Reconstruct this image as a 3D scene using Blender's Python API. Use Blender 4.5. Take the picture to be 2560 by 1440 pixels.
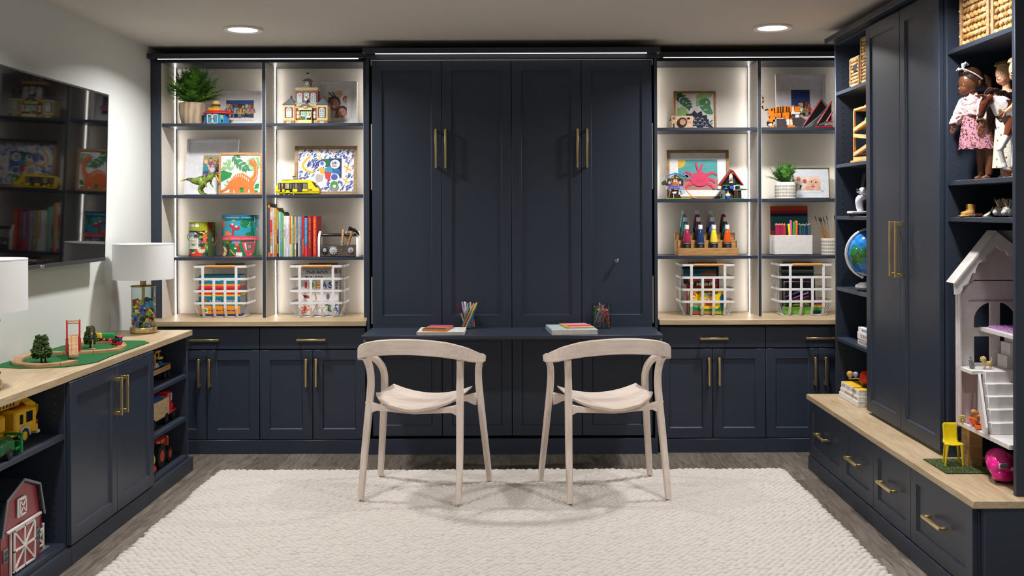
import bpy, bmesh, math, random
from mathutils import Matrix, Vector
R = random.Random(7)
PI = math.pi
for o in list(bpy.data.objects): bpy.data.objects.remove(o)
SC = bpy.context.scene
COL = SC.collection

# ------------------------------------------------------------------ camera, world, exposure
F, CX, CY, CH = 2600.0, 1305.0, 528.0, 1.395      # focal length in pixels, vanishing point, eye height
ROLL = 0.0033
cam = bpy.data.cameras.new('camera')
cam.sensor_width = 36.0
cam.lens = F / 2560.0 * 36.0
cam.shift_x = -(CX - 1280) / 2560.0
cam.shift_y = -(720 - CY) / 2560.0
cam.clip_start = 0.05
camo = bpy.data.objects.new('camera', cam); COL.objects.link(camo)
camo.location = (0, 0, CH)
camo.rotation_euler = (Matrix.Rotation(PI/2, 3, 'X') @ Matrix.Rotation(-ROLL, 3, 'Z')).to_euler()
SC.camera = camo
w = bpy.data.worlds.new('world'); SC.world = w; w.use_nodes = True
w.node_tree.nodes['Background'].inputs[0].default_value = (.75, .82, .95, 1)
w.node_tree.nodes['Background'].inputs[1].default_value = 0.3
SC.view_settings.view_transform = 'Standard'
SC.view_settings.look = 'None'
SC.view_settings.exposure = 0.02
SC.view_settings.gamma = 1.0
SC.view_settings.use_curve_mapping = False

DOWN_W, LENS_E, STRIP_E, CROWN_E = 20.5, 7.0, 18.0, 4.0
DOWN_COL = (1.0, .98, .955)
DOWN_XY = [(-1.484, 5.54), (1.337, 5.54), (-1.484, 3.75), (1.337, 3.75), (-1.484, 1.95), (1.337, 1.95), (-1.484, .15), (1.337, .15)]  # first pair is seen; remaining rows are added out of view as fill light
for i, (x, y) in enumerate(DOWN_XY):
    l = bpy.data.lights.new('downlight_lamp', 'AREA'); l.shape = 'DISK'; l.size = .14
    l.energy = DOWN_W*(1.25, 1.25, .95, .95, .7, .7, .4, .4)[i]; l.color = DOWN_COL; l.spread = math.radians(150)
    o = bpy.data.objects.new('downlight_lamp', l); COL.objects.link(o); o.location = (x, y, 2.352)

# ------------------------------------------------------------------ small helpers
def lin(h):
    if isinstance(h, (tuple, list)): return tuple(h[:3])
    h = h.lstrip('#')
    if len(h) == 3: h = ''.join(a+a for a in h)
    out = []
    for i in (0, 2, 4):
        c = int(h[i:i+2], 16) / 255
        out.append(c/12.92 if c <= .04045 else ((c+.055)/1.055)**2.4)
    return tuple(out)
def PX(px, Y): return (px - CX) * Y / F
def PZ(py, px, Y): return CH + (CY - (py + (px - CX) * ROLL)) * Y / F

_txt = {}
def glyphs(s):
    if s not in _txt:
        c = bpy.data.curves.new('t', 'FONT'); c.body = s.lstrip('*'); c.offset = .035 if s[0] == '*' else .008; c.size = 1.0; c.resolution_u = 2
        o = bpy.data.objects.new('t', c)
        m = o.to_mesh()
        vs = [(v.co.x, v.co.y) for v in m.vertices]; fs = [tuple(p.vertices) for p in m.polygons]
        o.to_mesh_clear(); bpy.data.objects.remove(o); bpy.data.curves.remove(c)
        x0 = min([v[0] for v in vs] or [0]); x1 = max([v[0] for v in vs] or [1])
        y0 = min([v[1] for v in vs] or [0]); y1 = max([v[1] for v in vs] or [1])
        h = max(y1-min(y0, 0), .01) if y0 > -.02 else y1
        _txt[s] = ([((v[0]-x0)/h, v[1]/h) for v in vs], fs, (x1-x0)/h)
    return _txt[s]

def circ(cx, cy, rx, ry=None, n=16, a0=0, a1=2*PI):
    ry = rx if ry is None else ry
    full = abs(a1-a0-2*PI) < 1e-6
    m = n if full else n+1
    return [(cx+rx*math.cos(a0+(a1-a0)*i/n), cy+ry*math.sin(a0+(a1-a0)*i/n)) for i in range(m)]
def leaf(x0, y0, x1, y1, w, n=5):
    dx, dy = x1-x0, y1-y0; L = math.hypot(dx, dy) or 1; nx, ny = -dy/L, dx/L
    up, dn = [], []
    for i in range(n+1):
        t = i/n; h = w*math.sin(PI*t**.8)
        up.append((x0+dx*t+nx*h, y0+dy*t+ny*h))
        if 0 < i < n: dn.append((x0+dx*t-nx*h, y0+dy*t-ny*h))
    return up + dn[::-1]
def band(pts, w):
    """polygon round a 2d polyline, w wide (a number or one per point)"""
    up, dn = [], []
    for i, p in enumerate(pts):
        a = pts[max(i-1, 0)]; b = pts[min(i+1, len(pts)-1)]
        dx, dy = b[0]-a[0], b[1]-a[1]; L = math.hypot(dx, dy) or 1
        h = (w[i] if isinstance(w, (list, tuple)) else w)/2
        up.append((p[0]-dy/L*h, p[1]+dx/L*h)); dn.append((p[0]+dy/L*h, p[1]-dx/L*h))
    return up + dn[::-1]

class MB:
    """collects faces of one mesh. With px=(px0, py_base, k) all coordinates are (x right, depth, y down) in photo pixels of that depth"""
    def __init__(s, col='888888', px=None):
        s.v, s.f, s.c, s.sm = [], [], [], []
        s.col = lin(col); s.px = px; s.M = None
    def k(s, h): s.col = lin(h); return s
    def pt(s, p):
        if s.M is not None: p = s.M @ Vector(p)
        if s.px: return ((p[0]-s.px[0])*s.px[2], p[1]*s.px[2], (s.px[1]-p[2])*s.px[2])
        return (p[0], p[1], p[2])
    def add(s, vs, fs, smooth=False):
        b = len(s.v)
        s.v.extend(s.pt(p) for p in vs)
        for f in fs: s.f.append([b+i for i in f])
        s.c.extend([s.col]*len(fs)); s.sm.extend([smooth]*len(fs))
        return s
    def box(s, x0, x1, y0, y1, z0, z1):
        return s.add([(x0,y0,z0),(x1,y0,z0),(x1,y1,z0),(x0,y1,z0),(x0,y0,z1),(x1,y0,z1),(x1,y1,z1),(x0,y1,z1)],
                     [(0,3,2,1),(4,5,6,7),(0,1,5,4),(1,2,6,5),(2,3,7,6),(3,0,4,7)])
    def cbox(s, x0, x1, y0, y1, z0, z1, c=.002):
        x0, x1 = min(x0,x1), max(x0,x1); y0, y1 = min(y0,y1), max(y0,y1); z0, z1 = min(z0,z1), max(z0,z1)
        ctr = ((x0+x1)/2, (y0+y1)/2, (z0+z1)/2); h = ((x1-x0)/2, (y1-y0)/2, (z1-z0)/2)
        c = min(c, *(q*.9 for q in h)); vs, ix = [], {}
        for sx in (-1,1):
            for sy in (-1,1):
                for sz in (-1,1):
                    g = (sx,sy,sz)
                    for a in range(3):
                        ix[g+(a,)] = len(vs)
                        vs.append(tuple(ctr[i]+g[i]*(h[i]-(0 if i == a else c)) for i in range(3)))
        fs = []
        def G(a, sa, b, sb, c_, sc, ax):
            g = [0,0,0]; g[a] = sa; g[b] = sb; g[c_] = sc
            return ix[tuple(g)+(ax,)]
        for a in range(3):
            b, d = (a+1) % 3, (a+2) % 3
            for sa in (-1,1):
                q = [G(a,sa,b,-1,d,-1,a), G(a,sa,b,1,d,-1,a), G(a,sa,b,1,d,1,a), G(a,sa,b,-1,d,1,a)]
                fs.append(q if sa > 0 else q[::-1])
            for sa in (-1,1):
                for sb in (-1,1):
                    q = [G(a,sa,b,sb,d,-1,a), G(a,sa,b,sb,d,-1,b), G(a,sa,b,sb,d,1,b), G(a,sa,b,sb,d,1,a)]
                    fs.append(q if sa*sb > 0 else q[::-1])
        for sx in (-1,1):
            for sy in (-1,1):
                for sz in (-1,1):
                    q = [ix[(sx,sy,sz,i)] for i in range(3)]
                    fs.append(q if sx*sy*sz > 0 else q[::-1])
        return s.add(vs, fs)
    def cyl(s, p0, p1, r0, r1=None, n=12, caps=True, smooth=True):
        r1 = r0 if r1 is None else r1
        return s.tube([p0, p1], [r0, r1], n, caps=caps, smooth=smooth)
    def tube(s, pts, r, n=8, closed=False, caps=True, smooth=True, flat=None):
        pts = [Vector(p) for p in pts]; m = len(pts)
        rs = r if isinstance(r, (list, tuple)) else [r]*m
        vs, fs = [], []; up = None
        for i in range(m):
            if closed: t = pts[(i+1) % m]-pts[i-1]
            else: t = pts[min(i+1, m-1)]-pts[max(i-1, 0)]
            t = t.normalized() if t.length > 1e-9 else Vector((0,0,1))
            if up is None:
                ref = Vector((0,0,1)) if abs(t.z) < .9 else Vector((0,1,0))
                up = (ref - t*ref.dot(t)).normalized()
            else:
                up = up - t*up.dot(t)
                up = up.normalized() if up.length > 1e-6 else Vector((1,0,0))
            sd = t.cross(up)
            for j in range(n):
                a = 2*PI*j/n + (PI/n if n == 4 else 0)
                vs.append(pts[i] + (up*math.sin(a)*(flat or 1) + sd*math.cos(a))*rs[i])
        for i in range(m if closed else m-1):
            for j in range(n):
                a, b = i*n+j, i*n+(j+1) % n; c_, d = ((i+1) % m)*n+(j+1) % n, ((i+1) % m)*n+j
                fs.append((a, b, c_, d))
        s.add(vs, fs, smooth)
        if caps and not closed:
            b = len(s.v)-len(vs)
            s.f.append([b+j for j in range(n)][::-1]); s.f.append([b+(m-1)*n+j for j in range(n)])
            s.c.extend([s.col]*2); s.sm.extend([False]*2)
        return s
    def lathe(s, prof, n=20, c=(0,0,0), smooth=True, cols=None):
        vs, fs = [], []
        for (r, z) in prof:
            for j in range(n):
                a = 2*PI*j/n; vs.append((c[0]+r*math.cos(a), c[1]+r*math.sin(a), c[2]+z))
        for i in range(len(prof)-1):
            for j in range(n): fs.append((i*n+j, i*n+(j+1) % n, (i+1)*n+(j+1) % n, (i+1)*n+j))
        if cols is None: s.add(vs, fs, smooth)
        else:
            b = len(s.v); s.add(vs, fs, smooth)
            s.c[-len(fs):] = [lin(cols[i]) for i in range(len(prof)-1) for j in range(n)]
        b = len(s.v)-len(vs)
        for i, rev in ((0, True), (len(prof)-1, False)):
            if prof[i][0] > 1e-5:
                q = [b+i*n+j for j in range(n)]; s.f.append(q[::-1] if rev else q); s.c.append(s.c[-1] if not rev else (s.col if cols is None else lin(cols[0]))); s.sm.append(False)
        return s
    def ell(s, c, r, nu=12, nv=8):
        if isinstance(r, (int, float)): r = (r, r, r)
        vs = [(c[0],c[1],c[2]-r[2])]
        for i in range(1, nv):
            a = PI*i/nv - PI/2
            for j in range(nu):
                b = 2*PI*j/nu
                vs.append((c[0]+r[0]*math.cos(a)*math.cos(b), c[1]+r[1]*math.cos(a)*math.sin(b), c[2]+r[2]*math.sin(a)))
        vs.append((c[0],c[1],c[2]+r[2])); T = len(vs)-1; fs = []
        for j in range(nu):
            fs.append((0, 1+(j+1) % nu, 1+j)); fs.append((T, T-nu+j, T-nu+(j+1) % nu))
            for i in range(nv-2):
                a = 1+i*nu
                fs.append((a+j, a+(j+1) % nu, a+nu+(j+1) % nu, a+nu+j))
        return s.add(vs, fs, True)
    def prism(s, poly, d0, d1, ax='y'):
        """2d polygon extruded from d0 to d1 along an axis: y -> (a,d,b), x -> (d,a,b), z -> (a,b,d)"""
        n = len(poly)
        f = {'y': lambda a, b, d: (a, d, b), 'x': lambda a, b, d: (d, a, b), 'z': lambda a, b, d: (a, b, d)}[ax]
        vs = [f(a, b, d0) for a, b in poly] + [f(a, b, d1) for a, b in poly]
        fs = [tuple(range(n))[::-1], tuple(range(n, 2*n))] + [(i, (i+1) % n, n+(i+1) % n, n+i) for i in range(n)]
        return s.add(vs, fs)
    def sheet(s, poly, d, ax='y'):
        f = {'y': lambda a, b: (a, d, b), 'x': lambda a, b: (d, a, b), 'z': lambda a, b: (a, b, d)}[ax]
        return s.add([f(a, b) for a, b in poly], [tuple(range(len(poly)))])
    def rect(s, x0, x1, z0, z1, d, ax='y'): return s.sheet([(x0,z0),(x1,z0),(x1,z1),(x0,z1)], d, ax)
    def text(s, t, x, z, h, d, ax='y', w=None, mid=False, vert=False, fn=None):
        vs, fs, W = glyphs(t); sx = h if w is None else w/W
        if mid: x = x - (0 if vert else W*sx/2)
        f = {'y': lambda a, b: (a, d, b), 'x': lambda a, b: (d, a, b), 'z': lambda a, b: (a, b, d)}[ax]
        up = -1 if s.px else 1
        if vert: q = [(x+gy*h, z-gx*sx*up) for gx, gy in vs]
        else: q = [(x+gx*sx, z+gy*h*up) for gx, gy in vs]
        return s.add([(fn or f)(a, b) for a, b in q], fs)
    def mesh(s, name, recalc=True):
        m = bpy.data.meshes.new(name)
        m.from_pydata(s.v, [], s.f)
        a = m.color_attributes.new('Col', 'FLOAT_COLOR', 'CORNER')
        buf = []
        for f, c in zip(s.f, s.c): buf.extend((c[0], c[1], c[2], 1.0)*len(f))
        a.data.foreach_set('color', buf)
        m.polygons.foreach_set('use_smooth', s.sm)
        if recalc:
            b = bmesh.new(); b.from_mesh(m); bmesh.ops.recalc_face_normals(b, faces=b.faces[:]); b.to_mesh(m); b.free()
        m.set_sharp_from_angle(angle=math.radians(42))
        m.update()
        return m
    def build(s, name, mat, parent=None, recalc=True, **kw):
        return link(name, s.mesh(name, recalc), mat, parent, **kw)

def link(name, mesh, mat, parent=None, loc=None, rz=0, rx=0, label=None, cat=None, group=None, kind=None):
    o = bpy.data.objects.new(name, mesh); COL.objects.link(o)
    if mat is not None and mesh is not None:
        if len(mesh.materials) == 0: mesh.materials.append(mat)
    if parent is not None: o.parent = parent
    if loc is not None: o.location = loc
    o.rotation_euler = (rx, 0, rz)
    if label: o['label'] = label
    if cat: o['category'] = cat
    if group: o['group'] = group
    if kind: o['kind'] = kind
    return o
def T(name, label, cat, loc=(0,0,0), rz=0, rx=0, group=None):
    return link(name, None, None, None, loc, rz, rx, label, cat, group)
def copy_thing(o, loc=None, rz=None, label=None, parent=None):
    c = o.copy(); COL.objects.link(c)
    if parent is not None: c.parent = parent
    if loc is not None: c.location = loc
    if rz is not None: c.rotation_euler = (o.rotation_euler[0], 0, rz)
    if label: c['label'] = label
    for ch in list(o.children): copy_thing(ch, parent=c)
    return c
def remesh(mb, vox, sm=4, colfn=None, name='body'):
    """one continuous surface round the collected shapes"""
    m = mb.mesh(name); o = bpy.data.objects.new('tmp', m); COL.objects.link(o)
    r = o.modifiers.new('r', 'REMESH'); r.mode = 'VOXEL'; r.voxel_size = vox
    if sm:
        q = o.modifiers.new('s', 'SMOOTH'); q.iterations = sm; q.factor = .5
    dg = bpy.context.evaluated_depsgraph_get()
    n = bpy.data.meshes.new_from_object(o.evaluated_get(dg)); n.name = name
    bpy.data.objects.remove(o); bpy.data.meshes.remove(m)
    for a in list(n.color_attributes): n.color_attributes.remove(a)
    a = n.color_attributes.new('Col', 'FLOAT_COLOR', 'POINT'); buf = []
    for v in n.vertices: buf.extend((lin(colfn(v.co)) if colfn else mb.col) + (1.0,))
    a.data.foreach_set('color', buf)
    n.polygons.foreach_set('use_smooth', [True]*len(n.polygons)); n.materials.clear(); n.update()
    return n

# ------------------------------------------------------------------ materials
_m = {}
def newmat(name):
    m = bpy.data.materials.new(name); m.use_nodes = True; nt = m.node_tree
    return m, nt, nt.nodes['Principled BSDF'], nt.nodes, nt.links
def noise(N, L, scale, detail=3, vec=None, stretch=None, obj=True):
    n = N.new('ShaderNodeTexNoise'); n.inputs['Scale'].default_value = scale; n.inputs['Detail'].default_value = detail
    tc = N.new('ShaderNodeTexCoord'); src = tc.outputs['Object']
    if stretch:
        mp = N.new('ShaderNodeMapping'); mp.inputs['Scale'].default_value = stretch; L.new(src, mp.inputs[0]); src = mp.outputs[0]
    L.new(src, n.inputs['Vector']); return n
def bump(N, L, B, src, strength, dist=.002):
    b = N.new('ShaderNodeBump'); b.inputs['Strength'].default_value = strength; b.inputs['Distance'].default_value = dist
    L.new(src, b.inputs['Height']); L.new(b.outputs[0], B.inputs['Normal'])
def ramp(N, L, src, c0, c1, p0=.3, p1=.7):
    r = N.new('ShaderNodeValToRGB'); e = r.color_ramp.elements
    e[0].position = p0; e[1].position = p1; e[0].color = (*lin(c0), 1); e[1].color = (*lin(c1), 1)
    L.new(src, r.inputs[0]); return r
def vc(kind):
    """materials coloured by each mesh's own face colours"""
    if kind in _m: return _m[kind]
    P = {'plastic': (.32, .5, 0), 'gloss': (.1, .55, 0), 'matte': (.75, .3, 0), 'paper': (.55, .35, 0), 'fabric': (.95, .15, 0),
         'metal': (.28, .5, 1), 'skin': (.38, .45, 0), 'rubber': (.6, .3, 0), 'fur': (.95, .1, 0), 'hair': (.35, .5, 0), 'grain': (.5, .4, 0), 'foil': (.25, .6, .6)}[kind]
    m, nt, B, N, L = newmat(kind)
    a = N.new('ShaderNodeVertexColor'); a.layer_name = 'Col'
    B.inputs['Roughness'].default_value = P[0]; B.inputs['Specular IOR Level'].default_value = P[1]; B.inputs['Metallic'].default_value = P[2]
    mx = N.new('ShaderNodeMix'); mx.data_type = 'RGBA'; mx.blend_type = 'MULTIPLY'
    if kind == 'grain':
        n = noise(N, L, 14, 4, stretch=(1, 1, 9)); c = ramp(N, L, n.outputs[0], 'b8a89a', 'ffffff', .3, .65); mx.inputs[0].default_value = .8
    elif kind in ('fabric', 'fur'):
        n = noise(N, L, 260, 3); c = ramp(N, L, n.outputs[0], 'b0b0b0', 'ffffff', .35, .6); mx.inputs[0].default_value = .6
        bump(N, L, B, n.outputs[0], .5, .003)
    elif kind == 'hair':
        n = noise(N, L, 60, 3, stretch=(6, 6, .6)); c = ramp(N, L, n.outputs[0], '707070', 'ffffff', .35, .65); mx.inputs[0].default_value = .8
        bump(N, L, B, n.outputs[0], .4, .003)
    else:
        n = noise(N, L, 40, 2); c = ramp(N, L, n.outputs[0], 'e8e8e8', 'ffffff', .3, .7); mx.inputs[0].default_value = .6
    L.new(a.outputs[0], mx.inputs[6]); L.new(c.outputs[0], mx.inputs[7]); L.new(mx.outputs[2], B.inputs['Base Color'])
    _m[kind] = m; return m
def paint(name, c, rough=.5, spec=.4, bs=0, bscale=900, var=.06):
    if name in _m: return _m[name]
    m, nt, B, N, L = newmat(name); r, g, b = lin(c)
    n = noise(N, L, bscale, 2)
    c2 = tuple(q*(1-var) for q in (r, g, b))
    rp = ramp(N, L, n.outputs[0], c2, (r, g, b)); L.new(rp.outputs[0], B.inputs['Base Color'])
    B.inputs['Roughness'].default_value = rough; B.inputs['Specular IOR Level'].default_value = spec
    if bs: bump(N, L, B, n.outputs[0], bs, .001)
    _m[name] = m; return m
def oak(name, c0, c1, axis=0, scale=6, rough=.42):
    if name in _m: return _m[name]
    m, nt, B, N, L = newmat(name); st = [14, 14, 14]; st[axis] = 1.0
    n = noise(N, L, scale, 6, stretch=st); n.inputs['Distortion'].default_value = .6
    rp = ramp(N, L, n.outputs[0], c0, c1, .32, .68)
    n2 = noise(N, L, 2.2, 2); r2 = ramp(N, L, n2.outputs[0], 'e2ddd6', 'ffffff')
    mx = N.new('ShaderNodeMix'); mx.data_type = 'RGBA'; mx.blend_type = 'MULTIPLY'; mx.inputs[0].default_value = 1
    L.new(rp.outputs[0], mx.inputs[6]); L.new(r2.outputs[0], mx.inputs[7]); L.new(mx.outputs[2], B.inputs['Base Color'])
    B.inputs['Roughness'].default_value = rough; bump(N, L, B, n.outputs[0], .08, .001)
    _m[name] = m; return m
def metal(name, c, rough=.25):
    if name in _m: return _m[name]
    m, nt, B, N, L = newmat(name)
    B.inputs['Metallic'].default_value = 1; B.inputs['Base Color'].default_value = (*lin(c), 1)
    n = noise(N, L, 30, 3, stretch=(1, 1, 12)); r = N.new('ShaderNodeMapRange'); r.inputs[3].default_value = rough*.7; r.inputs[4].default_value = rough*1.3
    L.new(n.outputs[0], r.inputs[0]); L.new(r.outputs[0], B.inputs['Roughness'])
    _m[name] = m; return m
def glow(name, c, e):
    if name in _m: return _m[name]
    m, nt, B, N, L = newmat(name)
    B.inputs['Base Color'].default_value = (.8, .8, .8, 1); B.inputs['Emission Color'].default_value = (*lin(c), 1); B.inputs['Emission Strength'].default_value = e
    _m[name] = m; return m
def pane(name='pane', tint='ffffff', amt=1.0, rough=.02):
    if name in _m: return _m[name]
    m = bpy.data.materials.new(name); m.use_nodes = True; N = m.node_tree.nodes; L = m.node_tree.links; N.clear()
    t = N.new('ShaderNodeBsdfTransparent'); t.inputs[0].default_value = (*lin(tint), 1)
    g = N.new('ShaderNodeBsdfGlossy'); g.inputs['Roughness'].default_value = rough
    fr = N.new('ShaderNodeFresnel'); fr.inputs[0].default_value = 1.48
    ge = N.new('ShaderNodeNewGeometry'); io = N.new('ShaderNodeMapRange'); io.inputs[3].default_value = 1.45; io.inputs[4].default_value = 1/1.45
    L.new(ge.outputs['Backfacing'], io.inputs[0]); L.new(io.outputs[0], fr.inputs[0]); mr = N.new('ShaderNodeMath'); mr.operation = 'MULTIPLY'; mr.inputs[1].default_value = amt
    L.new(fr.outputs[0], mr.inputs[0])
    mx = N.new('ShaderNodeMixShader'); L.new(mr.outputs[0], mx.inputs[0]); L.new(t.outputs[0], mx.inputs[1]); L.new(g.outputs[0], mx.inputs[2])
    o = N.new('ShaderNodeOutputMaterial'); L.new(mx.outputs[0], o.inputs[0])
    _m[name] = m; return m
NAVY = paint('navy_paint', '2e3644', .4, .36, .12, 700, .05)
BLACK = paint('matte_black', '0b0c0e', .8, .1)  # plain near-black for subfloor, bed back panel, light rail and television mount
OAK_X = oak('oak_laminate_x', 'b49c7b', 'cdba9c', 0)
OAK_Y = oak('oak_laminate_y', 'b49c7b', 'cdba9c', 1)
WALL = paint('wall_paint', 'd0d3d0', .85, .2, .05, 300, .02)
CEIL = paint('ceiling_paint', 'cdc8c1', .9, .15, .04, 300, .02)
MELA = paint('white_melamine', 'e2dcd2', .5, .35, .05, 500, .03)
WHITE = paint('white_lacquer', 'ecebea', .35, .45, 0, 60, .02)
BRASS = metal('brushed_brass', 'd6bd85', .38)
CHROME = metal('chrome', 'd8d8da', .12)
GLASS = pane()
LED = glow('led_light', 'fff8f0', STRIP_E)
LEDC = glow('led_light_crown', 'fff6ee', CROWN_E)
LENS = glow('downlight_lens', 'fff6ea', LENS_E)
# ------------------------------------------------------------------ room shell
XL, XR, YB, YF, ZC = -2.2, 2.14, 6.47, -1.2, 2.373
def slab(name, x0, x1, y0, y1, z0, z1, m, kind='structure', parent=None):
    return MB().box(x0, x1, y0, y1, z0, z1).build(name, m, parent, kind=kind)
slab('wall_left', XL-.1, XL, YF, YB+.1, 0, ZC, WALL)
slab('wall_right', XR, XR+.1, YF, YB+.1, 0, ZC, WALL)
slab('wall_back', XL, XR, YB, YB+.1, 0, ZC, WALL)
slab('wall_front', XL, XR, YF-.1, YF, 0, ZC, WALL)
slab('ceiling', XL-.1, XR+.1, YF-.1, YB+.1, ZC, ZC+.1, CEIL)
sub = slab('floor', XL-.1, XR+.1, YF-.1, YB+.1, -.1, -.008, BLACK)
def floor_mat():
    m, nt, B, N, L = newmat('vinyl_plank')
    oi = N.new('ShaderNodeObjectInfo'); tc = N.new('ShaderNodeTexCoord')
    ad = N.new('ShaderNodeVectorMath'); ad.operation = 'MULTIPLY_ADD'; ad.inputs[1].default_value = (1, 1, 1)
    sc = N.new('ShaderNodeVectorMath'); sc.operation = 'SCALE'; sc.inputs[3].default_value = 37.0
    L.new(oi.outputs['Random'], sc.inputs[0]); L.new(tc.outputs['Object'], ad.inputs[0]); L.new(sc.outputs[0], ad.inputs[2])
    mp = N.new('ShaderNodeMapping'); mp.inputs['Scale'].default_value = (16, 1.6, 16); L.new(ad.outputs[0], mp.inputs[0])
    n = N.new('ShaderNodeTexNoise'); n.inputs['Scale'].default_value = 3.2; n.inputs['Detail'].default_value = 7; n.inputs['Distortion'].default_value = 1.4
    L.new(mp.outputs[0], n.inputs['Vector'])
    rp = ramp(N, L, n.outputs[0], '5c544d', '8c8278', .3, .72)
    r2 = ramp(N, L, oi.outputs['Random'], 'd6d2ce', 'ffffff', 0, 1)
    mx = N.new('ShaderNodeMix'); mx.data_type = 'RGBA'; mx.blend_type = 'MULTIPLY'; mx.inputs[0].default_value = 1
    L.new(rp.outputs[0], mx.inputs[6]); L.new(r2.outputs[0], mx.inputs[7]); L.new(mx.outputs[2], B.inputs['Base Color'])
    B.inputs['Roughness'].default_value = .45; bump(N, L, B, n.outputs[0], .15, .002)
    return m
VINYL = floor_mat()
pm = MB().cbox(-.0904, .0904, -.6099, .6099, -.008, 0, .0007).mesh('plank'); pm.materials.append(VINYL)
x = XL+.05; i = 0
while x < XR+.05:
    y = 1.2 - (.37*i) % 1.22
    while y < YB+.5:
        link('plank', pm, None, sub, (x, y, 0)); y += 1.22
    x += .181; i += 1

# ------------------------------------------------------------------ downlights
tr = MB('f2efe8').lathe([(.075, .013), (.078, .004), (.1, 0), (.1025, .006), (.1, .013)], 40)
trm = tr.mesh('trim_ring'); trm.materials.append(WHITE)
lm = MB().lathe([(.0, .0135), (.0, .011), (.076, .0095), (.076, .0135)], 40).mesh('lens'); lm.materials.append(LENS)
dl = []
for i, (x, y) in enumerate(DOWN_XY):
    lab = ['round recessed downlight in the ceiling above the potted fern side', 'round recessed downlight in the ceiling above the paint bottle side'][i] if i < 2 else 'unseen downlight added as fill in the %s row of the ceiling, on the %s side' % (['window', 'second', 'third', 'last'][i//2], ['television', 'wardrobe'][i % 2])
    t = T('recessed_downlight', lab, 'ceiling light', (x, y, ZC-.013), group='recessed ceiling downlights')
    link('trim_ring', trm, None, t); link('lens', lm, None, t)

# ------------------------------------------------------------------ cabinet building blocks (front at y=0, facing -y)
def shaker(parent, x0, x1, z0, z1, name='door', rail=.057, t=.02, handle=None, y=0.0, splits=None, lab=None):
    """framed door: the frame is the part, its recessed panel and its pull are sub-parts; splits = z ranges of the recesses"""
    rec = splits or [(z0+rail, z1-rail)]
    m = MB(); c = .0015
    m.cbox(x0, x0+rail, y, y+t, z0, z1, c); m.cbox(x1-rail, x1, y, y+t, z0, z1, c)
    zs = [z0] + [q for r in rec for q in r] + [z1]
    for a, b in zip(zs[::2], zs[1::2]): m.box(x0+rail-.003, x1-rail+.003, y+.0004, y+t-.001, a+.0003, b-.0003)
    d = m.build(name, NAVY, parent, label=lab)
    for a, b in rec:
        p = MB(); i = .0055
        xa, xb = x0+rail-.001, x1-rail+.001; a -= .001; b += .001
        p.add([(xa,y+.001,a),(xb,y+.001,a),(xb,y+.001,b),(xa,y+.001,b),(xa+i,y+.009,a+i),(xb-i,y+.009,a+i),(xb-i,y+.009,b-i),(xa+i,y+.009,b-i)],
              [(0,1,5,4),(1,2,6,5),(2,3,7,6),(3,0,4,7),(4,5,6,7)])
        p.build('panel', NAVY, d)
    if handle: pull(d, *handle, y=y)
    return d
def pull(parent, x, z0, z1=None, x1=None, y=0.0, r=.0055, off=.032):
    m = MB()
    if x1 is None:
        m.cbox(x-r, x+r, y-off-r, y-off+r, z0, z1, .001)
        for z in (z0+.009, z1-.009): m.cbox(x-r*.9, x+r*.9, y-off+r*.5, y, z-.008, z+.008, .001)
    else:
        m.cbox(x, x1, y-off-r, y-off+r, z0-r, z0+r, .001)
        for q in (x+.009, x1-.009): m.cbox(q-.008, q+.008, y-off+r*.5, y, z0-r*.9, z0+r*.9, .001)
    return m.build('handle', BRASS, parent)
def slabpart(name, parent, x0, x1, y0, y1, z0, z1, m=None, c=.0015, **kw):
    return MB().cbox(x0, x1, y0, y1, z0, z1, c).build(name, m or NAVY, parent, **kw)
def pins(parent, spots, axis, mat=None, r=.0034):
    """shelf pin sockets: tiny rings, far too many to tell apart one by one"""
    m = MB()
    for (x, y, z, s) in spots:
        if axis == 'x': m.cyl((x, y, z), (x+s*.0012, y, z), r, n=6)
        else: m.cyl((x, y, z), (x, y+s*.0012, z), .0034, n=6)
    o = m.build('pin_sockets', mat or metal('pin_nickel', '8d8574', .4), parent, recalc=False); o['kind'] = 'stuff'

# ------------------------------------------------------------------ base cabinets on the back wall
CT = .768
def base_unit(x0, x1, split, hx, dh, lab):
    t = T('base_cabinet', lab, 'cabinet', (0, 6.0, 0))
    slabpart('body', t, x0, x1, .021, .44, .078, CT-.03)
    slabpart('toe_kick', t, x0, x1, -.003, .02, 0, .079)
    g = .0016
    d = slabpart('drawer', t, x0+g, x1-g, 0, .02, .6045, .7265, c=.002); pull(d, hx[0], .6596, x1=hx[1])
    for a, b, h in ((x0+g, split-g, dh[0]), (split+g, x1-g, dh[1])):
        shaker(t, a, b, .084, .5975, handle=(h, .389, .551))
    return t
U = 2600/6.0
q = lambda px: (px-CX)/U
base_unit(-2.127, -1.517, -1.822, (q(475.5), q(549)), (q(499), q(525)), 'navy base cabinet under the oak counter, drawer and doors half hidden by the console')
base_unit(-1.517, -.905, -1.211, (q(743), q(815)), (q(766), q(791)), 'navy base cabinet beside the left chair, one drawer over two panelled doors')
base_unit(.79, 1.403, 1.098, (q(1747), q(1817)), (q(1769.5), q(1795)), 'navy base cabinet beside the right chair, one drawer over two panelled doors')
base_unit(1.403, 2.015, 1.709, (q(2011), q(2084)), (q(2034), q(2060)), 'navy base cabinet cut off by the low oak bench, dark drawer pull')
fl = MB().cbox(XL+.002, -2.128, 6.005, 6.4, 0, CT-.03).build('filler_panel', NAVY, label='narrow navy filler panel between wall and left base cabinet', cat='panel')
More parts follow.
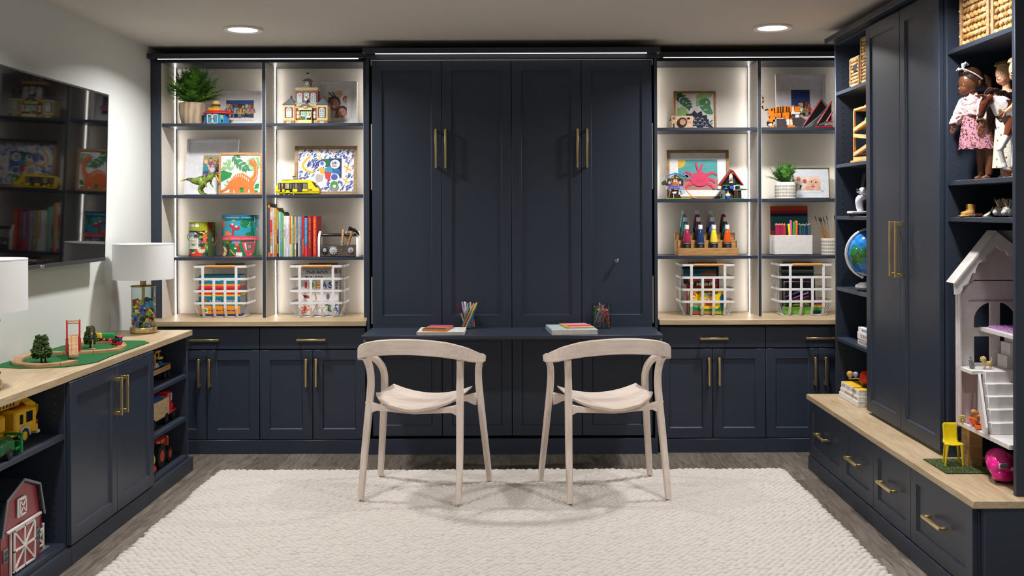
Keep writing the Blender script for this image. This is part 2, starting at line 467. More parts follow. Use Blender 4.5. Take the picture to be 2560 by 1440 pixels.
for x0, x1, lab in ((XL+.001, -.897, 'pale oak countertop under the left bookcase, two white baskets on it'), (.787, 2.1, 'pale oak countertop under the right bookcase, carrying two white baskets')):
    MB().cbox(x0, x1, 5.968, 6.44, CT-.029, CT, .002).build('countertop', OAK_X, label=lab, cat='countertop')

# ------------------------------------------------------------------ hutch bookcases
HY, HB = 6.16, 6.44            # front and back
def hutch(x0, x1, ins, zs, lab, led_xs):
    """ins = inner faces: left panel, divider left, divider right, right panel"""
    t = T('bookcase', lab, 'bookcase')
    top = 2.281
    W = [('side_panel', x0, ins[0]), ('divider', ins[1], ins[2]), ('side_panel', ins[3], x1)]
    for n, a, b in W: slabpart(n, t, a, b, HY, HB, CT, 2.30)
    slabpart('top_panel', t, x0, x1, HY+.001, HB, top, 2.30)
    slabpart('back_panel', t, x0, x1, HB, HB+.012, CT, 2.30, MELA)
    # pale inner linings of the uprights
    for a, b, c in ((ins[0], .0012, 1), (ins[1], -.0012, 1), (ins[2], .0012, 1), (ins[3], -.0012, 1)):
        MB().box(min(a, a+b), max(a, a+b), HY+.003, HB, CT, top).build('lining', MELA, t)
    for a, b in ((ins[0], ins[1]), (ins[2], ins[3])):
        for z in zs:
            s = slabpart('shelf', t, a+.0015, b-.0015, HY+.002, HB, z-.018, z)
        sp = [(q_, yy, z, sg) for q_, sg in ((a+.0013, 1), (b-.0013, -1)) for yy in (HY+.035, HB-.07) for z in [CT+.1+.032*i for i in range(42)]]
        pins(t, sp, 'x', paint('pin_grey', 'b3aba0', .6), .0023)
        # light strips let into both uprights, close to the back
        zz = [CT+.001] + [v for z in sorted(zs) for v in (z-.0185, z+.0005)] + [top-.001]
        for xx, sg in ((a, 1), (b, -1)):
            m = MB()
            for z0, z1 in zip(zz[::2], zz[1::2]): m.box(xx+sg*.0013, xx+sg*.0035, HB-.042, HB-.034, z0, z1)
            m.build('light_strip', LED, t)
            ch = MB().box(xx+sg*.0012, xx+sg*.002, HB-.034, HB-.001, CT, top).build('channel', paint('channel_grey', '5b5a5e', .5), t)
    m = MB().box(x0+.05, x1-.065, 6.1255, 6.134, 2.2965, 2.2985); m.build('light_bar', LEDC, t)
    slabpart('crown', t, XL+.002 if x0 < 0 else x0-.01, x1, 6.10, 6.2, 2.2985, 2.327)
    slabpart('light_rail', t, x0+.03, x1-.03, 6.1352, 6.158, 2.2905, 2.298, BLACK)
    return t
def hq(px): return (px-CX)*HY/F
hutch(XL+.005, -.897, (hq(404), hq(656), hq(664), hq(914)-.012), (1.922, 1.498, 1.128), 'navy bookcase with pale lit back beside the television wall', None)
hutch(.787, 2.06, (hq(1645)-.006, hq(1896), hq(1903.5), 2.02), (1.887, 1.464, 1.127), 'navy bookcase with pale lit back beside the tall wardrobe', None)

# ------------------------------------------------------------------ wall bed cabinet with folding desk
MY = 5.975; UM = F/MY
mq = lambda px: (px-CX)/UM
wb = T('wall_bed_cabinet', 'tall navy wall bed cabinet with four panelled doors and a folding desk', 'cabinet', (0, MY, 0))
slabpart('side_panel', wb, mq(916), mq(923.5), 0, .46, 0, 2.298); slabpart('side_panel', wb, mq(1636), mq(1644), 0, .46, 0, 2.298)
slabpart('top_rail', wb, mq(923.5), mq(1636), 0, .3, 2.2715, 2.298)
slabpart('toe_kick', wb, mq(916)+.001, mq(1644)-.001, -.006, .02, 0, .088)
slabpart('crown', wb, mq(911), mq(1649), -.062, .2, 2.298, 2.327)
MB().box(mq(941), mq(1617), -.032, -.0235, 2.296, 2.298).build('light_bar', LEDC, wb)
slabpart('back_panel', wb, mq(923.6), mq(1635.9), .03, .44, .09, 2.27, BLACK)
ED = paint('cream_edge', 'c9bfa9', .5)
MB().box(mq(927.5), mq(1633), .006, .02, 2.2635, 2.268).build('edge_strip', ED, wb)
for a, b in ((927.5, 929.5), (1631.5, 1633.5)):
    for z0, z1 in ((2.235, 2.268), (1.52, 1.90), (.75, 1.02)):
        MB().box(mq(a), mq(b), .008, .02, z0, z1).build('edge_strip', ED, wb)
xs = [mq(v) for v in (930, 1104, 1279, 1454, 1630.5)]
for i in range(4):
    hx = [mq(1091), mq(1115), mq(1443.5), mq(1467.5)][i]
    shaker(wb, xs[i]+.0014, xs[i+1]-.0014, .106, 2.262, splits=[(.165, .648), (.798, 2.205)], handle=(hx, 1.643, 1.866))
MB().lathe([(0, 0), (.006, .0), (.006, .012), (.0125, .016), (.0135, .022), (.009, .028), (0, .029)], 16).build('lock_knob', CHROME, wb, loc=(mq(1541), 0, PZ(652, 1541, MY)), rx=PI/2)
dk = slabpart('desk_top', wb, -.867, .756, -.39, -.001, .708, .728, c=.002, label='navy fold-down desk top')
for a in (-.862, .745): MB().cbox(a, a+.012, -.33, -.003, .62, .707, .002).build('desk_bracket', paint('bracket_grey', '8f8b84', .4), dk)
# ------------------------------------------------------------------ console under the television (faces +x; local x = world y)
CX0 = -1.80
def cons(name, lab): return T(name, lab, 'cabinet', (CX0, 0, 0), PI/2)
def open_unit(t, y0, y1, shelves, ztop, zbot, depth, ends, back=True, plinth=None):
    for a, b in ends: slabpart('side_panel', t, a, b, 0, depth, zbot-.02, ztop)
    slabpart('back_panel', t, y0, y1, depth-.015, depth, zbot-.02, ztop)
    slabpart('bottom_panel', t, y0, y1, .0005, depth-.015, zbot-.02, zbot)
    for z in shelves: slabpart('shelf', t, y0+.001, y1-.001, .002, depth-.016, z-.02, z)
t = cons('open_cabinet', 'low navy open cabinet at the lamp end of the console, three toy shelves')
open_unit(t, 5.02, 5.575, (.5265, .30), .728, .095, .385, [(5.575, 5.60)])
slabpart('toe_kick', t, 4.98, 5.63, -.016, .36, 0, .074)
pins(t, [(5.5745, y, .13+.032*i, -1) for y in (.04, .3) for i in range(18)], 'x')
t = cons('media_cabinet', 'low navy cabinet with two panelled doors under the television')
slabpart('body', t, 4.112, 5.018, .001, .385, .075, .728)
slabpart('toe_kick', t, 4.11, 4.979, -.016, .36, 0, .074)
shaker(t, 4.566, 5.019, .083, .726, y=-.021, handle=(4.60, .512, .677)); shaker(t, 4.096, 4.562, .083, .726, y=-.021, handle=(4.53, .512, .677))
t = cons('open_cabinet', 'low navy open cabinet holding the red toy barn')
open_unit(t, 3.1, 4.09, (.523,), .728, .095, .385, [(4.09, 4.111), (3.08, 3.1)])
slabpart('toe_kick', t, 3.08, 4.109, -.016, .36, 0, .074)
pins(t, [(4.0895, y, .13+.032*i, -1) for y in (.04, .3) for i in range(18)], 'x')
MB().cbox(XL+.002, -1.786, 3.05, 5.63, .7295, .759, .002).build('countertop', OAK_Y, label='long pale oak top of the console along the left wall, carrying two lamps', cat='countertop')

# ------------------------------------------------------------------ tall unit and bench on the right (faces -x; local x = -world y)
TX = 1.70
def tall(name, lab, cat='cabinet'): return T(name, lab, cat, (TX, 0, 0), -PI/2)
BT, TT = .4065, 2.285
SH1 = (2.032, 1.641, 1.363, .981, .708); SH2 = (2.032, 1.51, 1.367)
t = tall('tall_bookcase', 'tall navy open bookcase section in the corner with five toy shelves', 'bookcase')
slabpart('side_panel', t, -5.652, -5.632, 0, .43, BT, TT)
slabpart('back_panel', t, -5.631, -5.075, .415, .43, BT, TT); slabpart('top_panel', t, -5.652, -5.075, .001, .43, TT, 2.298)
for z in SH1: slabpart('shelf', t, -5.631, -5.076, .002, .414, z-.019, z)
pins(t, [(-5.632, y, .45+.032*i, 1) for y in (.035, .33) for i in range(56)], 'x')
t = tall('wardrobe', 'tall navy wardrobe with two panelled doors and long brass pulls')
slabpart('body', t, -5.073, -4.187, .001, .43, BT, 2.298)
shaker(t, -5.073, -4.622, .42, 2.28, y=-.021, handle=(-4.655, 1.098, 1.343)); shaker(t, -4.618, -4.184, .42, 2.28, y=-.021, handle=(-4.585, 1.098, 1.343))
t = tall('tall_bookcase', 'tall navy open bookcase section holding the dolls and dollhouse', 'bookcase')
slabpart('side_panel', t, -4.185, -4.158, 0, .43, BT, TT); slabpart('side_panel', t, -3.606, -3.583, 0, .43, BT, TT)
slabpart('back_panel', t, -4.157, -3.607, .415, .43, BT, TT); slabpart('top_panel', t, -4.185, -3.583, .001, .43, TT, 2.298)
for z in SH2: slabpart('shelf', t, -4.157, -3.607, .002, .414, z-.019, z)
pins(t, [(-4.158, y, .45+.032*i, 1) for y in (.045, .33) for i in range(56)], 'x')
MB().cbox(1.65, 2.135, 3.54, 5.665, 2.2985, 2.327, .002).build('trim_1', NAVY, kind='structure')
dy = [5.62, 5.0375, 4.595, 4.153, 3.582]
for i in range(4):
    lab = ['in the far corner, below the stacked picture books', 'below the far wardrobe door, second from the corner', 'below the near wardrobe door', 'nearest the viewer, below the toy lawn'][i]
    t = tall('drawer_unit', 'low navy bench drawer with brass pull, ' + lab, 'drawer cabinet'); a, b = -dy[i], -dy[i+1]
    slabpart('body', t, a+.0005, b-.0005, -.131, .43, .0725, .378)
    slabpart('toe_kick', t, a+.0005, b-.0005, -.158, .40, 0, .072)
    m = (a+b)/2
    shaker(t, a+.0015, b-.0015, .077, .374, name='drawer', y=-.152, handle=(m-.085, .232, None, m+.085))
MB().cbox(1.528, 2.135, 3.53, 5.605, .3795, .4055, .002).build('bench_top', OAK_Y, label='long pale oak bench top under the tall navy unit on the right', cat='bench top')
MB().cbox(1.575, 2.13, 3.545, 3.5805, 0, .379, .002).build('end_panel', NAVY, label='navy end panel closing the near end of the drawer bench', cat='panel')

# ------------------------------------------------------------------ television
tv = T('television', 'large black flat television tilted on the left wall', 'television', (-2.118, 4.585, 1.573), PI/2, .026)
hw, hh = .725, .424
m = MB('0c0d0f').cbox(-hw, hw, .004, .03, -hh, hh, .003); m.cbox(-hw+.12, hw-.12, .03, .062, -.3, .25, .006); m.build('body', paint('tv_body', '101114', .45), tv)
b = .006
m = MB('26282b')
m.cbox(-hw, hw, 0, .006, hh-b*1.4, hh, .001); m.cbox(-hw, hw, -.002, .006, -hh, -hh+.018, .001); m.cbox(-hw, -hw+b, 0, .006, -hh, hh, .001); m.cbox(hw-b, hw, 0, .006, -hh, hh, .001)
m.build('bezel', paint('tv_bezel', '2b2d31', .35), tv)
MB().rect(-hw+b, hw-b, -hh+.018, hh-b, .0015).build('screen', paint('tv_screen', '050608', .04, .12, 0, 60, .02), tv)
MB('9a9da2').cbox(.0, .045, -.004, -.001, -hh+.001, -hh+.013, .001).build('badge', vc('metal'), tv)
MB().cbox(-.2, .2, .06, .069, -.2, .2, .002).build('wall_mount', BLACK, tv)

# ------------------------------------------------------------------ lamps with a jar of toy bricks
SHADE = paint('lampshade_linen', 'e9e9ea', .9, .1, .25, 1400, .05)
BC = ['e02b2b', 'f5c518', '2f6fd0', '35b24a', 'f58b1f', 'f4f0ea', 'ef7fb8', '1d9fd6', '8fd13a', '262a2e', '7b4bb3', 'b5562a', 'd8b98a', '8d1f1f']
def brick_mesh(c, nx, ny, u=.0088):
    m = MB(c); hx, hy = nx*u/2, ny*u/2
    m.cbox(-hx, hx, -hy, hy, -.0045, .0045, .0004)
    for i in range(nx):
        for j in range(ny): m.cyl((-hx+(i+.5)*u, -hy+(j+.5)*u, .0045), (-hx+(i+.5)*u, -hy+(j+.5)*u, .0062), .0024, n=6)
    q = m.mesh('toy_brick'); q.materials.append(vc('plastic')); return q
BRK = [brick_mesh(c, *R.choice([(2, 2), (1, 2), (2, 3), (2, 4), (1, 3), (1, 4)])) for c in BC*2]
def lamp(x, y, lab, nb):
    t = T('table_lamp', lab, 'lamp', (x, y, .7595), group='table lamps on the console')
    MB().lathe([(.062, 0), (.068, .004), (.068, .027), (.066, .031), (0, .031)], 36).build('base', BRASS, t)
    MB().lathe([(.0605, .0315), (.0605, .242), (.0585, .242), (.0585, .0345)], 40).build('glass_jar', pane('jar_glass', 'f2f7f6', 1.0, .01), t)
    MB().lathe([(0, .2425), (.062, .2425), (.064, .2445), (.064, .248), (.062, .25), (0, .25)], 36).build('cap', BRASS, t)
    MB().lathe([(.0075, .032), (.0075, .2424)], 14).build('rod', BRASS, t)
    MB().lathe([(.0155, .2502), (.0155, .31), (.006, .315), (.006, .36)], 18).build('neck', BRASS, t)
    m = MB().lathe([(.154, .284), (.154, .470), (.1515, .470), (.1515, .284), (.154, .284)], 56)
    s = m.build('shade', SHADE, t)
    MB().lathe([(.1545, .466), (.1547, .4705), (.151, .4705)], 56).build('rim', SHADE, s)
    m = MB('dddddd')
    for k in range(3):
        a = k*2*PI/3+.4; m.cyl((0, 0, .36), (.151*math.cos(a), .151*math.sin(a), .46), .002, n=6)
    m.build('spider', CHROME, s)
    for i in range(nb):
        h = R.random(); r = (.0465 if i % 4 else .015+.03*R.random()); a = R.random()*2*PI
        o = link('toy_brick', R.choice(BRK), None, t, (r*math.cos(a), r*math.sin(a), .041+.128*h))
        o.rotation_euler = (R.uniform(-.9, .9)+PI/2*R.randint(0, 1), R.uniform(-.9, .9), R.random()*6)
lamp(-2.004, 5.50, 'brass and glass table lamp with colourful toy bricks, beside the bookcase', 250)
lamp(-1.945, 3.735, 'white drum lamp at the picture edge, in front of the television', 190)

# ------------------------------------------------------------------ rug
import numpy as np
rug = T('rug', 'large cream chunky woven wool rug under both chairs', 'rug', (0, 0, 0))
RX0, RX1, RY0, RY1 = -1.625, 1.40, 2.3, 5.57
WOOL = paint('wool', 'd0c9c2', .95, .1, .35, 420, .12)
MB().cbox(RX0+.01, RX1-.01, RY0, RY1-.01, .0015, .011, .003).build('backing', WOOL, rug)
rs = np.random.RandomState(3)
px, py = .0295, .0205
rows = int((RY1-RY0)/py); cols = int((RX1-RX0)/px)
ii, jj = np.meshgrid(np.arange(cols), np.arange(rows))
cx = RX0+(ii+.5+.5*(jj % 2))*px+rs.normal(0, .0022, ii.shape)+.004*np.sin(jj*.21+ii*.05); cy = RY0+(jj+.5)*py+rs.normal(0, .0013, ii.shape)+.004*np.sin(ii*.13)
cx, cy = cx.ravel(), cy.ravel(); n = len(cx)
ax = .0195*rs.uniform(.85, 1.2, n); ay = .0122*rs.uniform(.85, 1.2, n); az = .0105*rs.uniform(.8, 1.3, n); th = np.where((np.arange(n)//cols) % 2, .42, .2)+rs.normal(0, .16, n)
K = 7; an = np.arange(K)*2*np.pi/K
tmpl = np.concatenate([np.stack([np.cos(an), np.sin(an), np.zeros(K)], 1), np.stack([.74*np.cos(an), .74*np.sin(an), .68*np.ones(K)], 1), [[0, 0, 1]]])
V = tmpl[None]*np.stack([ax, ay, az], 1)[:, None]
c, s_ = np.cos(th)[:, None], np.sin(th)[:, None]
W = np.stack([V[..., 0]*c-V[..., 1]*s_+cx[:, None], V[..., 0]*s_+V[..., 1]*c+cy[:, None], V[..., 2]+.0095], 2).reshape(-1, 3)
fq = np.array([[k, (k+1) % K, K+(k+1) % K, K+k] for k in range(K)]); ft = np.array([[K+k, K+(k+1) % K, 2*K] for k in range(K)])
off = (np.arange(n)*(2*K+1))[:, None, None]
loops = np.concatenate([(fq[None]+off).reshape(-1), (ft[None]+off).reshape(-1)])
tot = np.concatenate([np.full(n*K, 4), np.full(n*K, 3)])
me = bpy.data.meshes.new('wool_loops')
me.vertices.add(len(W)); me.vertices.foreach_set('co', W.ravel().astype(np.float32))
me.loops.add(len(loops)); me.loops.foreach_set('vertex_index', loops.astype(np.int32))
me.polygons.add(len(tot)); me.polygons.foreach_set('loop_start', np.concatenate([[0], np.cumsum(tot)[:-1]]).astype(np.int32))
me.polygons.foreach_set('use_smooth', np.ones(len(tot), dtype=bool)); me.update(calc_edges=True)
link('wool_loops', me, WOOL, rug, kind='stuff')

# ------------------------------------------------------------------ chairs
def catmull(P, n=6):
    out = []
    for i in range(len(P)-1):
        p0, p1, p2, p3 = P[max(i-1, 0)], P[i], P[i+1], P[min(i+2, len(P)-1)]
        for k in range(n):
            t = k/n
            out.append(tuple(.5*((2*b)+(-a+c)*t+(2*a-5*b+4*c-d)*t*t+(-a+3*b-3*c+d)*t**3) for a, b, c, d in zip(p0, p1, p2, p3)))
    out.append(tuple(P[-1])); return out
def bar(m, P, ref, ch=.25, caps=True):
    """chamfered bar along points (x,y,z,half_a,half_b); half_b is measured along ref"""
    vs, fs = [], []
    for i, p in enumerate(P):
        a, b = Vector(P[max(i-1, 0)][:3]), Vector(P[min(i+1, len(P)-1)][:3]); tg = (b-a).normalized()
        rf = Vector(ref); u = (rf-tg*rf.dot(tg)).normalized(); s = tg.cross(u); A, B = p[3], p[4]; k = min(A, B)*ch
        for q, r in ((A, B-k), (A-k, B), (-A+k, B), (-A, B-k), (-A, -B+k), (-A+k, -B), (A-k, -B), (A, -B+k)): vs.append(Vector(p[:3])+s*q+u*r)
    for i in range(len(P)-1):
        for j in range(8): fs.append((i*8+j, i*8+(j+1) % 8, i*8+8+(j+1) % 8, i*8+8+j))
    fs.append(tuple(range(8))[::-1]); fs.append(tuple(range(len(vs)-8, len(vs))))
    return m.add(vs, fs, True)
ASH = oak('pale_ash', 'e2d2c7', 'f2e6de', 0, 5, .45); ASHV = oak('pale_ash_upright', 'e2d2c7', 'f2e6de', 2, 5, .45)
def chair(lab, x, y, rz):
    t = T('desk_chair', lab, 'chair', (x, y, .0265), rz, group='pale wooden chairs at the folding desk')
    H = [(.299, .035, .646, .0125, .018), (.298, -.04, .656, .0125, .022), (.281, -.12, .675, .0125, .028), (.238, -.19, .700, .0125, .0335), (.15, -.237, .722, .0115, .0365)]
    full = H + [(0, -.253, .7315, .011, .037)] + [(-p[0],)+p[1:] for p in H[::-1]]
    bar(MB(), catmull(full, 7), (0, 0, 1), .35).build('back_rail', ASH, t)
    for s in (-1, 1):
        near = [(.24, -.235, .0, .0125, .0165), (.234, -.19, .22, .0145, .018), (.224, -.14, .47, .0155, .019), (.2225, -.132, .56, .0145, .0185), (.226, -.142, .615, .014, .0195), (.231, -.158, .65, .0135, .022), (.237, -.176, .676, .0125, .028)]
        far = [(.29, .22, .0, .0125, .0165), (.27, .195, .22, .0145, .018), (.25, .168, .46, .0155, .019), (.249, .150, .55, .0145, .0185), (.263, .108, .605, .014, .0185), (.288, .06, .640, .0125, .02), (.298, .012, .654, .0115, .017)]
        for L in (near, far): bar(MB(), [(s*p[0],)+p[1:] for p in catmull(L, 5)], (0, 1, 0), .35).build('leg', ASHV, t)
    for v in (.163, -.15):
        e = [(-.238, v, .420, .011, .030), (-.222, v, .422, .011, .029), (-.185, v, .424, .011, .0155), (-.12, v, .417, .011, .012), (0, v, .408, .011, .011)]
        bar(MB(), e+[(-p[0],)+p[1:] for p in e[-2::-1]], (0, 0, 1), .2).build('seat_rail', ASH, t)
    m = MB(); NV, NU = 16, 14; top = []
    for i in range(NV+1):
        v = .195-.41*i/NV; hwid = .208 if v > -.04 else .208*math.sqrt(max(0, 1-((-.04-v)/.1755)**2))+.012
        top.append([(hwid*(2*j/NU-1), v-(.012 if i == 0 else 0)*(1-(2*j/NU-1)**2)*0, .4305+.95*(hwid*(2*j/NU-1))**2+.045*(v+.2)*.5) for j in range(NU+1)])
    vs = [p for r in top for p in r]; o = len(vs); vs += [(p[0]*.97, p[1]*.985, p[2]-.013) for p in vs]
    I = lambda i, j: i*(NU+1)+j; fs = []
    for i in range(NV):
        for j in range(NU):
            fs.append((I(i, j), I(i, j+1), I(i+1, j+1), I(i+1, j))); fs.append(tuple(o+q for q in (I(i, j), I(i+1, j), I(i+1, j+1), I(i, j+1))))
    rim = [I(0, j) for j in range(NU+1)]+[I(i, NU) for i in range(1, NV+1)]+[I(NV, j) for j in range(NU-1, -1, -1)]+[I(i, 0) for i in range(NV-1, 0, -1)]
    for a, b in zip(rim, rim[1:]+rim[:1]): fs.append((a, b, o+b, o+a))
    m.add(vs, fs, True).build('seat', ASH, t)
chair('pale ash armchair with bent back rail, in front of the marker cup', -.494, 5.14, -.18)
chair('pale ash armchair with bent back rail, in front of the crayon jar', .414, 5.14, .18)
# ------------------------------------------------------------------ builders shared by the shelf things
def IT(name, lab, cat, crop, cx, cyb, Y, zs, rz=0, rx=0, group=None):
    """Empty for a thing whose shapes are measured in a magnified part of the photo: returns it and the (origin, metres per unit) of that view"""
    t = T(name, lab, cat, (PX(crop[0]+cx/crop[2], Y), Y, zs), rz, rx, group)
    return t, (cx, cyb, Y/F/crop[2])
def clip(poly, xa, xb):
    for s, v in ((1, xa), (-1, xb)):
        out = []
        for i, p in enumerate(poly):
            r = poly[i-1]; a, b = s*(r[0]-v) >= 0, s*(p[0]-v) >= 0
            if a != b:
                t = (v-r[0])/(p[0]-r[0]); out.append((v, r[1]+(p[1]-r[1])*t))
            if b: out.append(p)
        poly = out
        if len(poly) < 3: return []
    return poly
def wrapsheet(m, poly, cx, cd, r, off=1.0, step=None):
    """a flat print laid round the front of an upright cylinder"""
    step = step or r/12; x0 = max(min(p[0] for p in poly), cx-r*.995); x1 = min(max(p[0] for p in poly), cx+r*.995); x = x0
    f = lambda a, b: (cx+(a-cx)*(1+off/r), cd-math.sqrt(max(r*r-(a-cx)**2, 0))*(1+off/r), b)
    while x < x1-1e-6:
        q = clip(poly, x, min(x+step, x1))
        if q: m.add([f(a, b) for a, b in q], [tuple(range(len(q)))])
        x += step
    return f
def frame(lab, crop, x0, x1, y0, y1, Y, zs, bw, col, tilt, photo, draw, matcol='eceaea', mat='plastic', group=None, name='picture_frame', dep=55, rz=0, glass=True):
    cx = (x0+x1)/2
    t, px = IT(name, lab, 'picture frame', crop, cx, y1, Y, zs, rz, -tilt, group); t.location.z += dep*px[2]*math.sin(tilt)+.0004
    m = MB(col, px); c = 4
    m.cbox(x0, x0+bw, 0, dep, y0, y1, c); m.cbox(x1-bw, x1, 0, dep, y0, y1, c); m.cbox(x0+bw-1, x1-bw+1, 0.5, dep, y0, y0+bw, c); m.cbox(x0+bw-1, x1-bw+1, .5, dep, y1-bw, y1, c)
    fr = m.build('frame', vc(mat), t)
    m = MB(matcol, px).box(x0+bw-2, x1-bw+2, dep*.45, dep*.8, y0+bw-2, y1-bw+2); m.build('mat_board', vc('paper'), t)
    m = MB('ffffff', px); draw(m, dep*.45-.8); m.build('picture', vc('paper'), t, recalc=False)
    if glass: MB('ffffff', px).rect(x0+bw-2, x1-bw+2, y0+bw-2, y1-bw+2, dep*.2).build('glass', GLASS, t)
    return t, px
SK = ['8a5a3c', 'e0b08c', 'c98d66', '5f3b28', 'f0c7a6']; HR = ['1f1512', '6a3d22', 'd9b45e', '2a1a12', '8b5a2b']
def kid(m, x, y0, y1, d, sk, hr, top, bot):
    """a child drawn in a printed photo: legs, shirt, arms, head and hair"""
    h = y1-y0; hd = h*.14
    m.k(bot).rect(x-h*.12, x+h*.12, y0+h*.6, y1, d-.5); m.k(sk).rect(x-h*.1, x+h*.1, y0+h*.85, y1, d-.7)
    m.k(top).sheet([(x-h*.15, y0+h*.3), (x+h*.15, y0+h*.3), (x+h*.14, y0+h*.64), (x-h*.14, y0+h*.64)], d-.9)
    m.k(sk); m.sheet(band([(x-h*.15, y0+h*.33), (x-h*.2, y0+h*.58)], h*.06), d-1.1); m.sheet(band([(x+h*.15, y0+h*.33), (x+h*.2, y0+h*.58)], h*.06), d-1.1)
    m.k(hr).sheet(circ(x, y0+hd*.9, hd*.78, hd), d-1.3); m.k(sk).sheet(circ(x, y0+hd*1.15, hd*.62, hd*.8), d-1.5)
    m.k('5a2a22').sheet(circ(x, y0+hd*1.5, hd*.22, hd*.1, 8), d-1.7)
def face(m, x, y, r, d, sk, hr, a=0):
    m.k(hr).sheet(circ(x, y-r*.2, r*1.05, r*1.15, 20), d); m.k(sk).sheet(circ(x, y+r*.12, r*.82, r*1.0, 20), d-.3)
    ca, sa = math.cos(a), math.sin(a); Q = lambda u, v: (x+u*ca*r-v*sa*r, y+u*sa*r+v*ca*r)
    for s in (-1, 1): m.k('241510').sheet(circ(*Q(s*.32, -.08), r*.09, r*.07, 8), d-.6); m.k('3a2418').sheet(band([Q(s*.2, -.24), Q(s*.46, -.24)], r*.06), d-.6)
    m.k('b0705a').sheet(circ(*Q(0, .18), r*.12, r*.08, 8), d-.6); m.k('8c2f2f').sheet(circ(*Q(0, .5), r*.32, r*.15, 12), d-.6); m.k('ffffff').sheet(circ(*Q(0, .46), r*.25, r*.06, 10), d-.9)
def fern(t, cx, cz, spread, h, n, px, seed, needles=24, cols=('4f8a2c', '66a335', '8cc648', '3c7426'), lw=1.0, up=.55, lim=None):
    rr = random.Random(seed); m = MB('3c7326', None)
    k = px[2]; base = Vector((0, 0, (px[1]-cz)*k))
    for i in range(n):
        a = rr.random()*2*PI; el = rr.uniform(.15, 1.0)**.7*PI/2*.95; L = (h*math.sin(el)+spread*math.cos(el))*rr.uniform(.72, 1.05)*k
        dr = Vector((math.cos(a)*math.cos(el), math.sin(a)*math.cos(el)*up, math.sin(el))); pts = []
        for j in range(7):
            s = j/6; pts.append(base+dr*L*s+Vector((0, 0, -L*.22*s*s*math.cos(el)))+Vector((rr.gauss(0, .02), rr.gauss(0, .02), 0))*L*s)
        m.k(rr.choice(cols)); m.tube(pts, [k*3.2*(1-.7*j/6) for j in range(7)], 4, caps=False)
        sd = dr.cross(Vector((0, 0, 1))); sd = sd.normalized() if sd.length > .05 else Vector((1, 0, 0))
        for j in range(needles):
            s = .12+.88*j/needles; q = s*6; b = min(int(q), 5); p = pts[b].lerp(pts[b+1], q-b); tg = (pts[b+1]-pts[b]).normalized(); nl = L*.19*math.sin(PI*min(1, s*.8+.18))*rr.uniform(.8, 1.2)
            for sg in (-1, 1):
                e = p+(sd*sg*.85+tg*.6+Vector((0, 0, rr.uniform(-.35, .35)))).normalized()*nl; w = tg*(nl*.11*lw)
                m.add([p-w, (p+e)/2-w*1.3, e, (p+e)/2+w*1.3, p+w], [(0, 1, 2, 3, 4)])
    if lim:
        g = t.location; m.v = [(min(max(a, lim[0]-g.x), lim[1]-g.x), min(max(b, lim[2]-g.y), lim[3]-g.y), min(max(c, .0), lim[4]-g.z)) for a, b, c in m.v]
    o = m.build('foliage', vc('matte'), t, recalc=False); o['kind'] = 'stuff'; return o
def minifig(lab, crop, x, yb, h, Y, zb, torso, legs, skin='f2c230', hair='3a2418', hat=None, arm=0):
    t, p = IT('toy_figure', lab, 'toy figure', crop, x, yb, Y, zb); u = h/40.0; m = MB(legs, p)
    for s in (-1, 1): m.box(x+s*.6*u, x+s*7*u, -3.5*u, 3.5*u, yb-13*u, yb); m.box(x+s*.6*u, x+s*7*u, -5.5*u, 0, yb-3*u, yb)
    m.build('legs', vc('plastic'), t)
    m = MB(torso, p); m.prism([(x-8*u, yb-13.2*u), (x+8*u, yb-13.2*u), (x+5.5*u, yb-26*u), (x-5.5*u, yb-26*u)], -3.8*u, 3.8*u)
    for s in (-1, 1): m.k(torso); m.tube([(x+s*6*u, 0, yb-25*u), (x+s*10*u, -2*u, yb-20*u), (x+s*10.5*u, -6*u, yb-(15-arm*s)*u)], 2.4*u, 6); m.k(skin); m.ell((x+s*10.5*u, -7*u, yb-(14-arm*s)*u), 2.6*u, 6, 4)
    m.build('torso', vc('plastic'), t)
    m = MB(skin, p).cyl((x, 0, yb-26*u), (x, 0, yb-35*u), 5*u, n=10); m.k('111111'); m.box(x-2.4*u, x-1.2*u, -5.3*u, -4*u, yb-32*u, yb-30.8*u); m.box(x+1.2*u, x+2.4*u, -5.3*u, -4*u, yb-32*u, yb-30.8*u); m.build('head', vc('plastic'), t)
    MB(hat or hair, p).ell((x, .5*u, yb-35.5*u), (5.8*u, 5.8*u, 4.6*u), 8, 5).build('hat' if hat else 'hair', vc('plastic'), t)
    return t
L11, L12, L21, L22 = (370, 110, 6.547), (650, 110, 6.547), (390, 310, 7.2), (650, 310, 7.2)
L31, L32, L41, L42 = (430, 490, 8.471), (650, 490, 8.471), (430, 640, 7.579), (680, 640, 7.578)
Z1, Z2, Z3, Z4 = 1.9222, 1.4982, 1.1282, .7682

# ------------------------------------------------------------------ top left shelf
t, p = IT('potted_fern', 'bushy green fern in a turned pale wood pot on the top shelf', 'plant', L11, 730, 1295, 6.285, Z1)
m = MB('b59f88', None); k = p[2]
m.lathe([(0, .001), (160*k, .001), (172*k, 30*k), (200*k, 150*k), (212*k, 260*k), (210*k, 335*k), (203*k, 358*k), (192*k, 358*k), (188*k, 320*k), (0, 318*k)], 40)
pw, nt, B, N, L = newmat('turned_wood'); wv = N.new('ShaderNodeTexWave'); wv.inputs['Scale'].default_value = 9; wv.inputs['Distortion'].default_value = 4; wv.inputs['Detail'].default_value = 2; wv.inputs['Detail Scale'].default_value = 1.2
tc = N.new('ShaderNodeTexCoord'); L.new(tc.outputs['Object'], wv.inputs[0]); rp = ramp(N, L, wv.outputs[0], 'b09578', 'd0bca4', .1, .9); L.new(rp.outputs[0], B.inputs['Base Color']); B.inputs['Roughness'].default_value = .45
